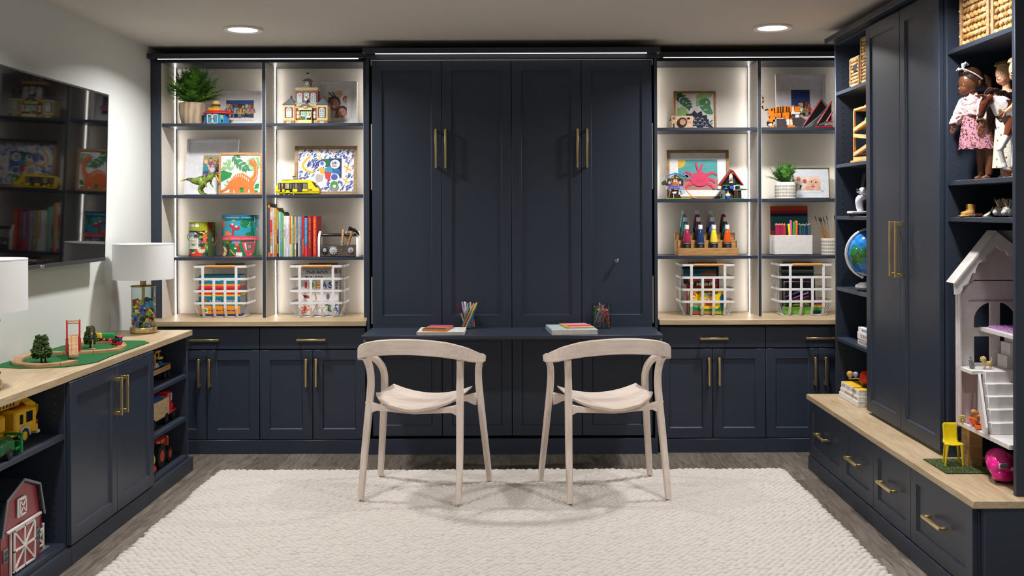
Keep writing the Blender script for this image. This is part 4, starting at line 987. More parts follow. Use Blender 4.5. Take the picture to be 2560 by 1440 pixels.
zlow = Z3
for nm, y0, yl, y1, lidc, bodyc, lab, txt in (('lower', 842, 935, 1282, 'de5560', '1f7a4c', 'round puzzle box with pink lid and a carriage scene, under the teal one', 'PUZZLE  -  PUZZLE  -  PUZZLE'), ('upper', 393, 490, 836, '136b88', '2f9ab2', 'round teal dinosaur puzzle box stacked on the pink lidded one', 'DINO WORLD PUZZLE')):
    t, p = IT('puzzle_box', lab, 'puzzle box', L31, 1347, y1, 6.208, zlow if nm == 'lower' else Z3+(1284-841)*6.208/F/8.471)
    c, r, cd = 1347, 386, 392; rb = 378; b = can(p, c, yl-8, y1, rb, bodyc, 392); W = lambda col, q, o: wrapsheet(b.k(col), q, c, 392, rb, o)
    r = 392
    if nm == 'upper':
        W('f0b23c', circ(1297, 490, 46, 38, 14, 0, PI), 1.5); W('e8602c', circ(1035, 580, 58, 80, 18), 1.6); W('e8602c', [(970, 620), (1010, 520), (1060, 560), (1000, 690)], 1.7); W('ffffff', circ(1012, 502, 16, 14, 10), 2.2)
        W('0e7a4c', circ(1530, 575, 92, 92, 20), 1.6); W('0e7a4c', [(1540, 490), (1660, 490), (1690, 832), (1610, 832), (1640, 640)], 1.7); W('0e7a4c', circ(1610, 800, 74, 42, 14), 1.8)
        for q in ((1612, 560), (1600, 600), (1583, 630)): W('f4f0e0', circ(*q, 10, 10, 8), 2.2)
        W('d8603a', circ(1465, 568, 12, 12, 8), 2.2); W('b83048', circ(1255, 620, 58, 44, 16), 1.6); W('b83048', circ(1372, 670, 62, 50, 16), 1.6); W('b83048', [(1265, 640), (1320, 660), (1300, 832), (1258, 832)], 1.7)
        for x, y in ((1275, 590), (1360, 638)): W('ffffff', circ(x, y, 24, 22, 12), 2.2); W('222222', circ(x+8, y-4, 9, 9, 8), 2.6)
        W('f0783c', [(1070, 830), (1110, 760), (1090, 735), (1150, 745), (1180, 720), (1200, 760), (1260, 800), (1190, 832)], 1.6); W('1f4a8c', [(972, 740), (1010, 690), (1030, 832), (972, 832)], 1.6); W('f0803c', circ(1720, 700, 16, 40, 10), 1.6)
    else:
        W('6aa83c', [(962, 935), (1250, 935), (1250, 985), (962, 985)], 1.3); W('6a9ad8', [(1262, 930), (1440, 930), (1440, 1000), (1262, 1000)], 1.3); W('5a3a24', [(1195, 940), (1255, 940), (1255, 985), (1195, 985)], 1.4)
        W('e8dca0', circ(1050, 1170, 86, 104, 18), 1.5); W('d8452c', circ(1005, 1150, 50, 80, 14), 1.7); W('5a2a2c', [(1100, 1060), (1130, 1020), (1180, 1020), (1210, 1080), (1190, 1278), (1135, 1278), (1150, 1100)], 1.6)
        W('3a2420', band(catmull([(980, 1090), (1100, 1180), (1230, 1240), (1400, 1262)], 4), 10), 2); W('f0a03c', band([(1215, 1130), (1340, 1255)], 22), 2); W('e8702c', [(1320, 1010), (1375, 960), (1410, 1010), (1390, 1060), (1340, 1050)], 1.8); W('b82a34', [(1370, 1060), (1430, 1060), (1440, 1190), (1380, 1200)], 1.9); W('f0eee8', [(1350, 1185), (1475, 1190), (1475, 1278), (1345, 1278)], 2); W('f0eee8', circ(1335, 1100, 26, 18, 10), 2)
        W('d8505c', [(1465, 970), (1705, 960), (1690, 1150), (1640, 1278), (1560, 1278), (1505, 1150)], 1.8); W('1f7a90', [(1550, 995), (1660, 990), (1650, 1145), (1570, 1145)], 2.1); W('e0e4ea', [(1512, 1000), (1545, 995), (1560, 1140), (1545, 1145)], 2.2); W('e8803c', circ(1610, 1070, 26, 40, 12), 2.4); W('d8b03c', circ(1622, 1225, 16, 20, 10), 2.3); W('d8323c', [(960, 1274), (1735, 1274), (1735, 1282), (960, 1282)], 2.4)
    b.build('box', vc('paper'), t, recalc=False)
    b = MB(lidc, p).cyl((c, 392, yl), (c, 392, y0), 391, n=48); g = lambda x, y: (c+(x-c)*(1+2/391), 392-math.sqrt(max(391**2-(x-c)**2, 0))*(1+2/391), y)
    b.k('dfeef0').text(txt, 1140 if nm == 'upper' else 1010, y0+64, 20 if nm == 'upper' else 14, 0, w=280 if nm == 'upper' else 660, fn=g)
    if nm == 'upper': b.text('PUZZLE', 1475, y0+64, 20, 0, w=150, fn=g)
    b.build('lid', vc('paper'), t, recalc=False)
    m = MB('e6e2dc', p).tube([(1715, 130, yl-60), (1722, 118, yl-10), (1718, 122, yl+60), (1726, 128, yl+10)], 4, 5); m.build('cord', vc('fabric'), t)

# ------------------------------------------------------------------ third shelf, right: row of books and a toolbox
BK = [(160, 167, 165, '17151a', 'slim black picture book standing against the divider', None), (168, 212, 165, '544c5c', 'tall dusky purple book with orange bands at both spine ends', [(165, 245, 'cf9a4a'), (1200, 1288, 'c08a40')]),
 (216, 260, 240, 'd4cfc0', 'tall book with a patchwork red, white and green spine', [(240, 345, 'e09a5a'), (420, 500, 'e8b0a0'), (505, 780, 'd93a2c'), (790, 880, 'd08a3a'), (890, 960, '8fa53c'), (960, 1010, 'e06a8a'), (1010, 1060, '8fae3c'), (1220, 1285, 'd8323c')]), (263, 304, 255, 'b9bec6', 'tall pale blue-grey slim book beside the patchwork one', [(590, 760, 'd8b8a8'), (1220, 1260, 'e08a5a')]),
 (307, 351, 255, 'd68f3a', 'tall orange-yellow book in the row', [(1040, 1285, 'd0702c')]), (354, 391, 298, '7fa23e', 'green book with a purple spine label', [(715, 1010, '4a2f52'), (1215, 1288, '3c1d1a')]), (395, 432, 342, 'a8bfc4', 'pale blue-grey book left of the teal one', None), (434, 472, 342, '4b9ea4', 'teal book in the row, step in height', None), (474, 504, 378, '8aab55', 'leaf green slim book right of the teal one', [(720, 780, '5f8a3c')]),
 (506, 535, 430, 'dcd9cb', 'ivory slim book with pink lettering', [(720, 860, 'd8a0b0')]), (538, 566, 425, 'cfd2de', 'lavender white slim book, first of the pale four', None), (567, 594, 427, 'dde0e6', 'white slim book, second of the pale four', None), (595, 622, 426, 'c7cbd8', 'pale lilac slim book, third of the pale four', None), (623, 652, 428, 'd5d8e2', 'pale slim book with a long red spine stripe', [(430, 1025, 'd8402f')]),
 (655, 690, 430, 'd0cc3c', 'bright lemon yellow book in the row', None), (693, 725, 432, '4a6e96', 'steel blue book right of the lemon yellow one', None), (728, 764, 436, 'c6a45c', 'mustard gold book in the row', [(1040, 1140, 'd9d2c0')]), (767, 800, 436, '4f749c', 'blue book with a black foot to its spine', [(1000, 1288, '1c1f26')]), (803, 838, 437, 'b7a49c', 'dusty pink slim book', [(830, 1288, 'cdc4c4')]), (841, 877, 436, '7093ba', 'sky blue book left of the red ones', [(900, 1288, '5b7298')]),
 (882, 936, 436, 'b5262e', 'red book with a short yellow spine title', None), (940, 1000, 466, '2e7eb5', 'blue book with a red foot to its spine, lower than its neighbours', [(1065, 1288, 'd8343c')]), (1006, 1092, 430, '98252b', 'thick dark red book with gold title', None), (1112, 1194, 432, 'cd2c28', 'thick bright red book with gold speckled spine, last of the row', None)]
for i, (x0, x1, y0, col, lab, bands) in enumerate(BK):
    Yb = 6.195; t, p = IT('book', lab, 'book', L32, (x0+x1)/2, 1290, Yb, Z3, group='books on the third shelf'); m = MB(col, p); dep = .19/p[2]-(.02/p[2])*(i % 3); tk = 3
    m.cbox(x0, x1, 0, 6, y0, 1289, 3); m.box(x0, x0+tk, 4, dep, y0, 1289); m.box(x1-tk, x1, 4, dep, y0, 1289)
    for a, b_, c_ in bands or []: m.k(c_).rect(x0+1.5, x1-1.5, a, b_-3, -.5)
    lt = {20: ('Ernest Trewer', 'e8b83c', 925, 300, 24), 21: ('Paddle the Kite', 'cfe0ee', 480, 500, 22), 22: ('NEW POST  A Magical Tour', 'dcae4a', 470, 640, 26), 23: ('THE RED SKETCHBOOK CITY', 'f0c050', 470, 760, 26)}.get(i)
    if lt: m.k(lt[1]).text(lt[0], (x0+x1)/2-lt[4]*.4, lt[2], lt[4], -1, w=lt[3], vert=True)
    elif x1-x0 > 26 and i > 1: m.k('3a3430' if sum(lin(col)) > .9 else 'e6ddc4').text(['Story Time', 'The Little Ones', 'Good Night', 'Animals', 'My First Tales'][i % 5], (x0+x1)/2-6, y0+180+40*(i % 3), 13, -.9, w=240+50*(i % 4), vert=True)
    m.build('cover', vc('paper'), t, recalc=False); MB('e9e2d2', p).box(x0+tk, x1-tk, 5, dep-4, y0+5, 1284).build('pages', vc('paper'), t)
t, p = IT('toy_toolbox', 'toy wooden toolbox with white ends, black rod handle and grey gears', 'toy toolbox', L32, 1680, 1285, 6.2, Z3)
m = MB('5f524a', p); D = 300; m.cbox(1268, 2034, 0, 14, 1046, 1276, 3); m.cbox(1268, 2034, D-14, D, 1046, 1276, 3); m.box(1268, 2034, 10, D-10, 1262, 1276); m.build('tray', vc('grain'), t)
for x0, x1 in ((1222, 1268), (2034, 2082)):
    m = MB('e9e8e6', p); m.prism([(-12, 1284), (D+12, 1284), (D+12, 900), (D/2+55, 750), (D/2-55, 750), (-12, 900)], x0, x1, 'x'); m.build('end_panel', vc('plastic'), t)
MB('16171a', p).cyl((1262, D/2, 830), (2040, D/2, 830), 32, n=16).build('handle', vc('gloss'), t)
def gear(x, y, r, col, teeth, hub):
    m = MB(col, p); q = []
    for i in range(teeth*4): a = 2*PI*i/(teeth*4); rr_ = r if i % 4 in (1, 2) else r*.74; q.append((x+rr_*math.cos(a), y+rr_*math.sin(a)))
    m.prism(q, -18, -4); m.k(hub).cyl((x, -18, y), (x, -34, y), r*.5, r*.42, 16); m.k('6a6d70').box(x-r*.22, x+r*.22, -36, -33, y-4, y+4); m.build('gear', vc('plastic'), t)
gear(1372, 1150, 84, '2c2c3c', 10, 'aeb2b4'); gear(1550, 1155, 96, 'b4b7b8', 12, 'b9bcbd')
m = MB('a9adb0', p).cyl((1922, -3, 1148), (1922, -20, 1148), 60, n=24); m.cyl((1922, -18, 1148), (1922, -34, 1148), 30, 26, 8); m.k('55585c').box(1915, 1929, -36, -33, 1132, 1164); m.build('bolt', vc('plastic'), t)
m = MB('2f2a26', p).cyl((1742, -2, 1142), (1742, -6, 1142), 25, n=16); m.k('4a8a3c').cyl((1742, -5, 1142), (1742, -8, 1142), 18, n=12); m.build('peg_hole', vc('plastic'), t)
zt = Z3+(1285-1262)*p[2]+.0005
t, p2 = IT('toy_screwdriver', 'toy screwdriver with wooden handle and grey collar, standing in the toolbox', 'toy tool', L32, 1745, 1262, 6.2+78*p[2], zt)
MB('d8aa72', p2).tube([(1742, 0, 985), (1750, 0, 900), (1765, 0, 760), (1770, 0, 715)], [22, 24, 32, 22], 12).build('handle', vc('grain'), t); m = MB('a4a8ac', p2).cyl((1740, 0, 1060), (1740, 0, 995), 34, n=12); m.cyl((1740, 0, 1000), (1740, 0, 984), 44, n=12); m.cyl((1740, 0, 1262), (1740, 0, 1055), 14, n=8); m.build('shaft', vc('plastic'), t)
t, p2 = IT('toy_wrench', 'toy plywood wrench with open jaw, between screwdriver and hammer', 'toy tool', L32, 1870, 1262, 6.2+215*p[2], zt)
jaw = [(1850, 1262), (1850, 930), (1800, 870), (1786, 800), (1830, 750), (1838, 800), (1880, 830), (1915, 790), (1905, 745), (1960, 775), (1965, 850), (1915, 920), (1900, 1000), (1900, 1262)]
MB('e6cfa8', p2).prism(jaw, -12, 12).build('body', vc('grain'), t)
t, p2 = IT('toy_hammer', 'toy claw hammer with black head and wooden handle leaning in the toolbox', 'toy tool', L32, 1850, 1262, 6.2+70*p[2], zt)
MB('c8955c', p2).tube([(1820, 10, 1228), (1870, -28, 1040), (1930, -70, 870), (1985, -105, 745)], [22, 26, 26, 23], 10).build('handle', vc('grain'), t)
m = MB('17181b', p2); m.tube([(1895, -108, 690), (1950, -108, 708)], [46, 44], 14); m.tube(catmull([(1950, -108, 712), (2010, -108, 730), (2070, -112, 770), (2120, -118, 840)], 3), [34, 38, 40, 40, 38, 34, 28, 22, 16, 8], 10); m.build('head', vc('gloss'), t)

# ------------------------------------------------------------------ strap baskets
def rring(W, D, z, h, t=.0016, r=.022):
    """a rounded rectangular strap standing on edge"""
    m = MB('e4e3e5'); P = []
    for cx_, cy_, a0 in ((W/2-r, D/2-r, 0), (-W/2+r, D/2-r, PI/2), (-W/2+r, -D/2+r, PI), (W/2-r, -D/2+r, 1.5*PI)):
        for i in range(6): a = a0+PI/2*i/5; P.append((cx_, cy_, math.cos(a), math.sin(a)))
    n = len(P); vs = []
    for rr_, zz in ((r, z), (r, z+h), (r-t, z+h), (r-t, z)): vs += [(a+c*rr_, b+s*rr_, zz) for a, b, c, s in P]
    fs = [(q*n+i, q*n+(i+1) % n, ((q+1) % 4)*n+(i+1) % n, ((q+1) % 4)*n+i) for q in range(4) for i in range(n)]
    return m.add(vs, fs, True)
BW, BD, BH = .324, .222, .312; STR = vc('plastic')
def basket(lab, x, y, rz):
    t = T('basket', lab, 'basket', (x, y, CT+.0005), rz, group='white strap baskets on the oak counters'); W, D, H = BW, BD, BH
    for z in (H-.0155, .2225, .151, .079): rring(W, D, z, .0135).build('band', STR, t)
    P = []; MB('e4e3e5').tube([(sx*a, sy*b, .003) for sx, sy in ((1, 1), (-1, 1), (-1, -1), (1, -1)) for a, b in (((W/2-.03, D/2-.045), (W/2-.045, D/2-.03)) if sx*sy > 0 else ((W/2-.045, D/2-.03), (W/2-.03, D/2-.045)))], .0022, 6, closed=True).build('base_wire', STR, t)
    for s in (-1, 1):
        for xx in (-.099, -.033, .033, .099):
            top = H-.003 if abs(xx) > .05 else .2355; m = MB('e4e3e5'); y0 = s*(D/2-.0002); y1 = s*(D/2-.029)
            pr = [(y0, top), (y0, .08), (y0*.97, .055), (y1+s*.006, .01), (y1, .0035), (y1-s*.03, .002)]
            for (ya, za), (yb, zb) in zip(pr, pr[1:]):
                e = s*.0012; m.add([(xx-.0078, ya, za), (xx+.0078, ya, za), (xx+.0078, yb, zb), (xx-.0078, yb, zb), (xx-.0078, ya-e, za), (xx+.0078, ya-e, za), (xx+.0078, yb-e, zb), (xx-.0078, yb-e, zb)], [(0, 1, 2, 3), (4, 7, 6, 5), (0, 3, 7, 4), (1, 5, 6, 2), (0, 4, 5, 1), (3, 2, 6, 7)])
            m.build('strap', STR, t)
        for yy in (-.075, -.04, -.005, .03, .065):
            x0 = s*(W/2-.0015); MB('d8d7da').tube([(x0, yy, H-.004), (x0, yy, .085), (s*(W/2-.008), yy*.97, .055), (s*(W/2-.032), yy*.85, .003)], .0014, 5).build('wire', STR, t)
        MB('c99457').cyl((-.086, s*(D/2-.002), H-.0085), (.092, s*(D/2-.002), H-.0085), .0082, n=14).build('handle', vc('grain'), t)
    MB('dcdbde').cbox(-W/2+.04, W/2-.04, -D/2+.04, D/2-.04, .0012, .003, .0005).build('base_plate', STR, t)
    return t
def bx(px, Y): return PX(px, Y)
YB1 = 6.28
basket('white strap basket holding stacked puzzle boxes, nearest the lamp', -1.7965, YB1, 0)
basket('white strap basket holding tall white toy brick books, beside the bed cabinet', -1.222, YB1, 0)
basket('white strap basket holding a yellow crayon box and coloring books', 1.1035, YB1, 0)
basket('white strap basket holding navy folders and a clear pen pouch, beside the wardrobe', 1.6866, YB1, .02)
# basket 1: four puzzle boxes
zb = CT+.0005+.0058
for (y1, y0, c1, c2, c3, lab) in ((1165, 962, 'f29a1c', '34508c', 'f29a1c', 'orange puzzle box with a blue base, bottom of the basket stack'), (940, 768, '12789c', '12789c', '12789c', 'teal puzzle set box with white lettering, second from the basket floor'), (765, 572, 'e2343c', 'f2c51c', 'e2343c', 'red puzzle box with a yellow base, third from the basket floor'), (562, 355, '1583a0', 'f29a2c', '1583a0', 'teal puzzle box with an orange base, top of the basket stack')):
    t, p = IT('puzzle_box', lab, 'puzzle box', L41, 895, y1, 6.20, zb, group='puzzle boxes in the first basket')
    x0, x1 = (522, 1283) if c1 == 'f29a1c' else (505, 1285); D = 420; m = MB(c2, p); ys = y1-(y1-y0)*.2
    m.cbox(x0+5, x1-5, 4, D-4, ys-6, y1, 3); m.build('tray', vc('paper'), t)
    m = MB(c1, p).cbox(x0, x1, 0, D, y0, ys, 4); h = y1-y0
    if c1 == 'f29a1c':
        m.k('e9e6da').rect(575, 668, y0+50, y0+140, -1); m.k('5f8a3a').sheet(circ(620, y0+95, 40, 30), -1.5); m.k('3a3f6a').text('*4 in a Box Puzzle Set', 685, y0+105, 34, -1, w=510); m.text('Learn to put a puzzle together step by step', 790, y0+130, 11, -1, w=360)
    else:
        m.k('d8442c').sheet(circ(615, y0+75, 42, 34), -1); m.k('6fae3c').sheet(circ(640, y0+96, 26, 16), -1.4); m.k('f4f0e8').text('*4 in a Box', 705, y0+104, 34, -1, w=220)
        m.k('f4f4f0').text('*PUZZLE SET', 985, y0+104, 36, -1, w=240)
    m.k('8a9aa0' if c1 != 'e2343c' else '6a6068').sheet([(8, y0+10), (D-10, y0+10), (D-10, ys-10), (8, ys-10)], x1+.8, 'x'); m.build('lid', vc('paper'), t, recalc=False)
    zb += h*p[2]+.0004
# basket 2: two tall white books
zb = CT+.0005+.0058
t, p = IT('book', 'white book with coloured letters down to its foot, front one in the second basket', 'book', L42, 890, 1158, 6.232, zb+.0026, rx=-.10)
m = MB('e6e4e8', p); x0, x1, y0, y1 = 520, 1250, 372, 1158; m.cbox(x0, x1, 0, 7, y0, y1, 2); m.cbox(x0, x1, 45, 52, y0, y1, 2); m.box(x0, x0+6, 4, 48, y0, y1)
m.k('15151a').text('*THE LEGO', 610, 500, 78, -1, w=340)
for ch, xx, c_ in (('I', 605, 'd8323c'), ('D', 680, '4aa83c'), ('E', 805, 'eab02c'), ('A', 930, '1f7ac8'), ('S', 1050, '2c4a8c')): m.k(c_).text('*'+ch, xx, 648, 122, -1, w=42 if ch == 'I' else 98)
m.k('15151a').text('*BOOK', 1185, 528, 46, -1, w=150, vert=True); m.k('4a4a52').text('UNLOCK YOUR IMAGINATION', 580, 728, 24, -1, w=645)
rr = random.Random(8)
m.k('c8343c').sheet([(555, 770), (690, 790), (700, 850), (610, 830)], -1); m.k('2a2a2e').sheet(circ(620, 815, 30, 18), -1.4); m.k('c89a3c').sheet(band([(805, 760), (830, 870)], 26), -1); m.k('6a6e76').sheet(circ(1050, 810, 34, 60), -1)
for i in range(34): m.k(rr.choice(['e8502c', 'e88a3c', 'd8323c'])).sheet(circ(rr.uniform(545, 700), rr.uniform(980, 1120), rr.uniform(10, 30), rr.uniform(8, 18), 8), -1.2-.01*i)
for i in range(20): m.k(rr.choice(['2a2c30', '4c8a4c', '8a8e94'])).sheet(band([(rr.uniform(980, 1080), rr.uniform(940, 1080)), (rr.uniform(1040, 1130), rr.uniform(960, 1110))], 9), -1.2-.01*i)
for i in range(24): m.k(rr.choice(['2c5ab0', '4a7ac8', '24407c'])).sheet(circ(rr.uniform(1180, 1240), rr.uniform(950, 1140), rr.uniform(6, 16), rr.uniform(8, 20), 8), -1.2-.01*i)
for a, b_ in (((760, 1130), (850, 930)), ((1000, 1020), (870, 1010))): m.k('c8a03c').sheet(band([a, b_], 18), -1.1)
m.build('cover', vc('gloss'), t, recalc=False); MB('efece4', p).box(x0+6, x1-4, 7, 45, y0+4, y1-4).build('pages', vc('paper'), t)
t, p = IT('book', 'taller grey and white book with dark letters, rear one in the second basket', 'book', L42, 940, 1158, 6.275, zb+.003, rx=-.10)
m = MB('d9d7dc', p); x0, x1, y0, y1 = 560, 1285, 250, 1158; m.cbox(x0, x1, 0, 7, y0, y1, 2); m.cbox(x0, x1, 55, 62, y0, y1, 2); m.box(x1-6, x1, 4, 58, y0, y1)
m.k('3a3c42').text('*THE BOO', 620, 395, 60, -1, w=420); m.k('c82c34').text('*B', 1160, 395, 90, -1, w=70); m.k('1f6a4c').text('*N', 1245, 395, 90, -1, w=36); m.k('4e4a4c').box(x1, x1+2, 2, 60, y0, y1)
m.build('cover', vc('gloss'), t, recalc=False); MB('efece4', p).box(x0+4, x1-6, 7, 55, y0+4, y1-4).build('pages', vc('paper'), t)
R11, R12, R21, R22 = (1620, 110, 6.546), (1880, 110, 6.547), (1620, 310, 7.2), (1880, 310, 7.2)
R31, R32, R41, R42 = (1640, 490, 8.469), (1890, 490, 8.469), (1630, 640, 7.578), (1890, 640, 7.579)
Y1, Y2, Y3 = 1.8872, 1.4642, 1.1272
# ------------------------------------------------------------------ top right shelf
def d6(m, d):
    m.k('cfcaca').rect(464, 1095, 745, 1330, d+.4); dk, lg, md = '1f5a34', '83a862', '2c7a44'
    m.k(dk).sheet(band(catmull([(478, 790), (560, 850), (640, 930), (700, 1040)], 4), 12), d)
    for a in [(475, 780, 590, 755), (500, 800, 650, 790), (490, 800, 520, 900), (550, 845, 700, 840), (550, 850, 560, 945), (600, 880, 735, 880), (600, 890, 600, 980), (640, 920, 750, 930), (630, 920, 650, 1010), (670, 970, 750, 975), (665, 960, 700, 1045)]: m.sheet(leaf(*a, 26), d-.2)
    m.k(lg).sheet([(800, 970), (810, 780), (870, 755), (1080, 755), (1060, 800), (990, 840), (860, 900), (840, 970)], d-.2); m.k('cfcaca'); m.sheet(band([(985, 790), (1030, 850)], 12), d-.4); m.sheet(band([(800, 860), (850, 840)], 8), d-.4)
    m.k(md).sheet(catmull([(860, 880), (920, 840), (1000, 840), (1040, 900), (1035, 960), (1060, 1020), (1080, 1090), (1030, 1105), (960, 1085), (890, 1020), (855, 950), (860, 880)], 3)[:-1], d-.5)
    m.k('cfcaca'); m.sheet(leaf(860, 970, 930, 950, 8), d-.7); m.sheet(circ(975, 900, 14, 22, 10), d-.7); m.sheet(band([(930, 1030), (985, 1020)], 12), d-.7)
    m.k(lg).sheet([(478, 1130), (485, 1020), (500, 980), (545, 1000), (550, 960), (600, 990), (650, 980), (640, 1040), (690, 1060), (640, 1100), (640, 1150), (600, 1150), (570, 1110), (540, 1150)], d-.3)
    m.k(md).sheet(leaf(1010, 1245, 1080, 1190, 16), d-.2); m.sheet(leaf(1020, 1270, 1085, 1250, 12), d-.2)
t, p = frame('wooden frame with a navy paper stegosaurus, behind the toy camera', R11, 430, 1128, 715, 1360, 6.36, Y1, 34, 'a8743c', .09, None, d6, 'cfcaca', 'grain', glass=False)
m = MB('2a3140', p)
m.prism([(560, 1290), (600, 1230), (650, 1215), (640, 1095), (720, 1090), (730, 1130), (725, 1090), (770, 1035), (815, 1085), (825, 1100), (830, 1075), (890, 1045), (905, 1120), (975, 1110), (980, 1180), (1010, 1190), (1000, 1240), (1090, 1330), (960, 1300), (910, 1300), (910, 1330), (830, 1330), (800, 1290), (680, 1300), (690, 1330), (600, 1330)], 12, 20)
m.k('dfe3e8')
for x, y in ((755, 1155), (825, 1160), (895, 1175), (785, 1205), (860, 1210), (935, 1225), (755, 1265), (825, 1265), (895, 1265), (965, 1280)): m.sheet(band([(x-22, y+12), (x, y-12), (x+22, y+12)], 7), 11.5)
m.build('paper_dinosaur', vc('matte'), t, recalc=False)
t, p = IT('toy_camera', 'small pale wooden toy camera with a round black lens ring', 'toy camera', R11, 560, 1358, 6.2, Y1)
m = MB('d0b096', p).cbox(382, 742, 0, 120, 1158, 1357, 8); m.build('body', vc('grain'), t)
m = MB('1e2530', p).cyl((565, 2, 1264), (565, -22, 1264), 78, n=32); m.build('lens_ring', vc('plastic'), t); MB('c08a58', p).cyl((568, -20, 1262), (568, -34, 1262), 52, 50, 28).build('lens', vc('grain'), t)
MB('2a2622', p).cbox(645, 692, -4, 4, 1182, 1216, 3).build('viewfinder', vc('gloss'), t); MB('c49a4a', p).cyl((432, 2, 1196), (432, -4, 1196), 24, n=18).build('badge', vc('metal'), t)
m = MB('2c3644', p)
for y in (1303, 1338): m.cyl((428, 2, y), (428, -8, y), 16, n=14)
m.build('button', vc('plastic'), t); m = MB('8a7a66', p).cyl((384, 50, 1214), (358, 50, 1214), 24, n=12); m.build('side_knob', vc('plastic'), t); MB('c8955c', p).cyl((740, 50, 1212), (768, 50, 1212), 24, n=12).build('side_knob', vc('grain'), t); MB('b9b4ac', p).cbox(415, 465, 20, 80, 1140, 1160, 3).build('shutter', vc('metal'), t)
def d7(m, d):
    m.k('223a72').rect(665, 972, 700, 1145, d); m.k('2c4680').rect(665, 972, 850, 1145, d-.2)
    for i, a in enumerate([(800, 900, 1150, 'd8c8c4', '3a4054'), (868, 905, 1150, 'c04a5a', '2c3040'), (912, 895, 1150, 'b8c8d8', '5a6a80'), (958, 925, 1150, 'd84a8a', '2a2c38'), (832, 915, 1150, 'e8e0d8', '2a3048'), (820, 960, 1150, 'c89a8a', '3a3a44'), (872, 965, 1150, '2c9a4c', '22262e'), (916, 960, 1150, 'd8912c', '8fa8c0')]): kid(m, *a[:3], d-.5-.1*i, SK[(i*2+1) % 5], HR[i*3 % 5], *a[3:])
    m.k('e2e0e6').rect(660, 980, 1145, 1190, d-4)
frame('white portrait frame with a blue sky group photo, behind the toy tiger', R12, 412, 1235, 440, 1358, 6.34, Y1, 56, 'e6e6ea', .09, None, d7, 'e2e0e6')
# brick tiger: a stepped orange body with black bands
t, p = IT('toy_tiger', 'orange toy brick tiger with black stripes and a curled tail', 'toy tiger', R12, 540, 1356, 6.215, Y1)
OR_, BK_, WH_ = 'ee7f1a', '1a1512', 'e6e2dc'
m = MB(OR_, p); rr = random.Random(2)
def seg(x0, x1, y0, y1, w, col, t_=0): m.k(col).cbox(x0, x1, 60-w, 60+w, y0, y1, 5)
for i in range(19):
    x = 285+i*20; s = i/18; top = 1042-40*math.sin(min(1, s*1.4)*PI/2)+(8 if i > 15 else 0); bot = 1150+35*math.sin(s*PI)+(18 if i < 5 else 0)
    col = BK_ if i in (2, 4, 7, 9, 11, 14, 16) else OR_; w = 52+10*math.sin(s*PI*1.0)
    seg(x, x+19, top, (top+bot)/2+10, w, col); seg(x, x+19, (top+bot)/2+10, bot, w-6, BK_ if (i*5) % 7 == 1 else OR_)
    if 5 < i < 17: seg(x+2, x+17, bot, bot+22, w-18, WH_)
m.build('body', vc('plastic'), t)
m = MB(OR_, p)
seg(650, 720, 1010, 1130, 48, WH_); seg(690, 800, 1004, 1090, 50, OR_); seg(770, 838, 1030, 1086, 36, WH_); seg(715, 800, 1090, 1130, 40, WH_); seg(726, 790, 1130, 1186, 26, WH_); seg(800, 838, 1085, 1110, 22, 'c8a83c'); seg(700, 716, 1004, 1060, 51, BK_); seg(740, 750, 1002, 1050, 51, BK_)
for d in (-1, 1): m.k(OR_).cbox(672, 700, 60+d*40-12, 60+d*40+12, 985, 1015, 4); m.k('2f6a4a').cbox(784, 798, 60+d*49-4, 60+d*49+4, 1040, 1052, 2)
m.k('d88a9a').cbox(826, 842, 45, 75, 1060, 1078, 3); m.k('a8323c').cbox(760, 806, 40, 80, 1130, 1142, 3)
m.build('head', vc('plastic'), t)
for x, d, ya, fx, hind in ((575, 12, 1165, 622, 0), (650, 105, 1120, 692, 0), (318, 12, 1100, 330, 1), (345, 108, 1120, 392, 1)):
    m = MB(OR_, p)
    if not hind:
        for a, b, e, f, c in ((x-26, x+34, ya, 1215, OR_), (x-8, x+40, 1210, 1260, WH_), (x+2, x+44, 1255, 1310, WH_), (x+14, x+80, 1305, 1350, OR_)): m.k(c).cbox(a, b, d-24, d+24, e, f, 5)
        for i in range(3): m.k(BK_).box(x+76, x+81, d-18+16*i, d-12+16*i, 1325, 1350)
    else:
        for a, b, e, f, c in ((x-38, x+50, ya-20, ya+70, OR_), (x-10, x+60, ya+70, ya+125, BK_ if d > 50 else OR_), (x-50, x+30, ya+115, ya+165, OR_), (x-70, x-16, ya+150, ya+190, BK_), (x-40, x+10, ya+180, ya+222, WH_), (x-20, x+44, 1318, 1354, OR_)): m.k(c).cbox(a, b, d-24, d+24, e, f, 5)
    m.build('leg', vc('plastic'), t)
m = MB(BK_, p); tl = catmull([(300, 60, 1040), (225, 60, 1055), (190, 60, 1010), (198, 60, 930), (208, 60, 890), (190, 60, 840), (165, 60, 822)], 3)
for i in range(len(tl)-1): m.k([OR_, BK_, BK_, 'c9c2b8'][i % 4]).cyl(tl[i], tl[i+1], 15, 14, 6)
m.build('tail', vc('plastic'), t)
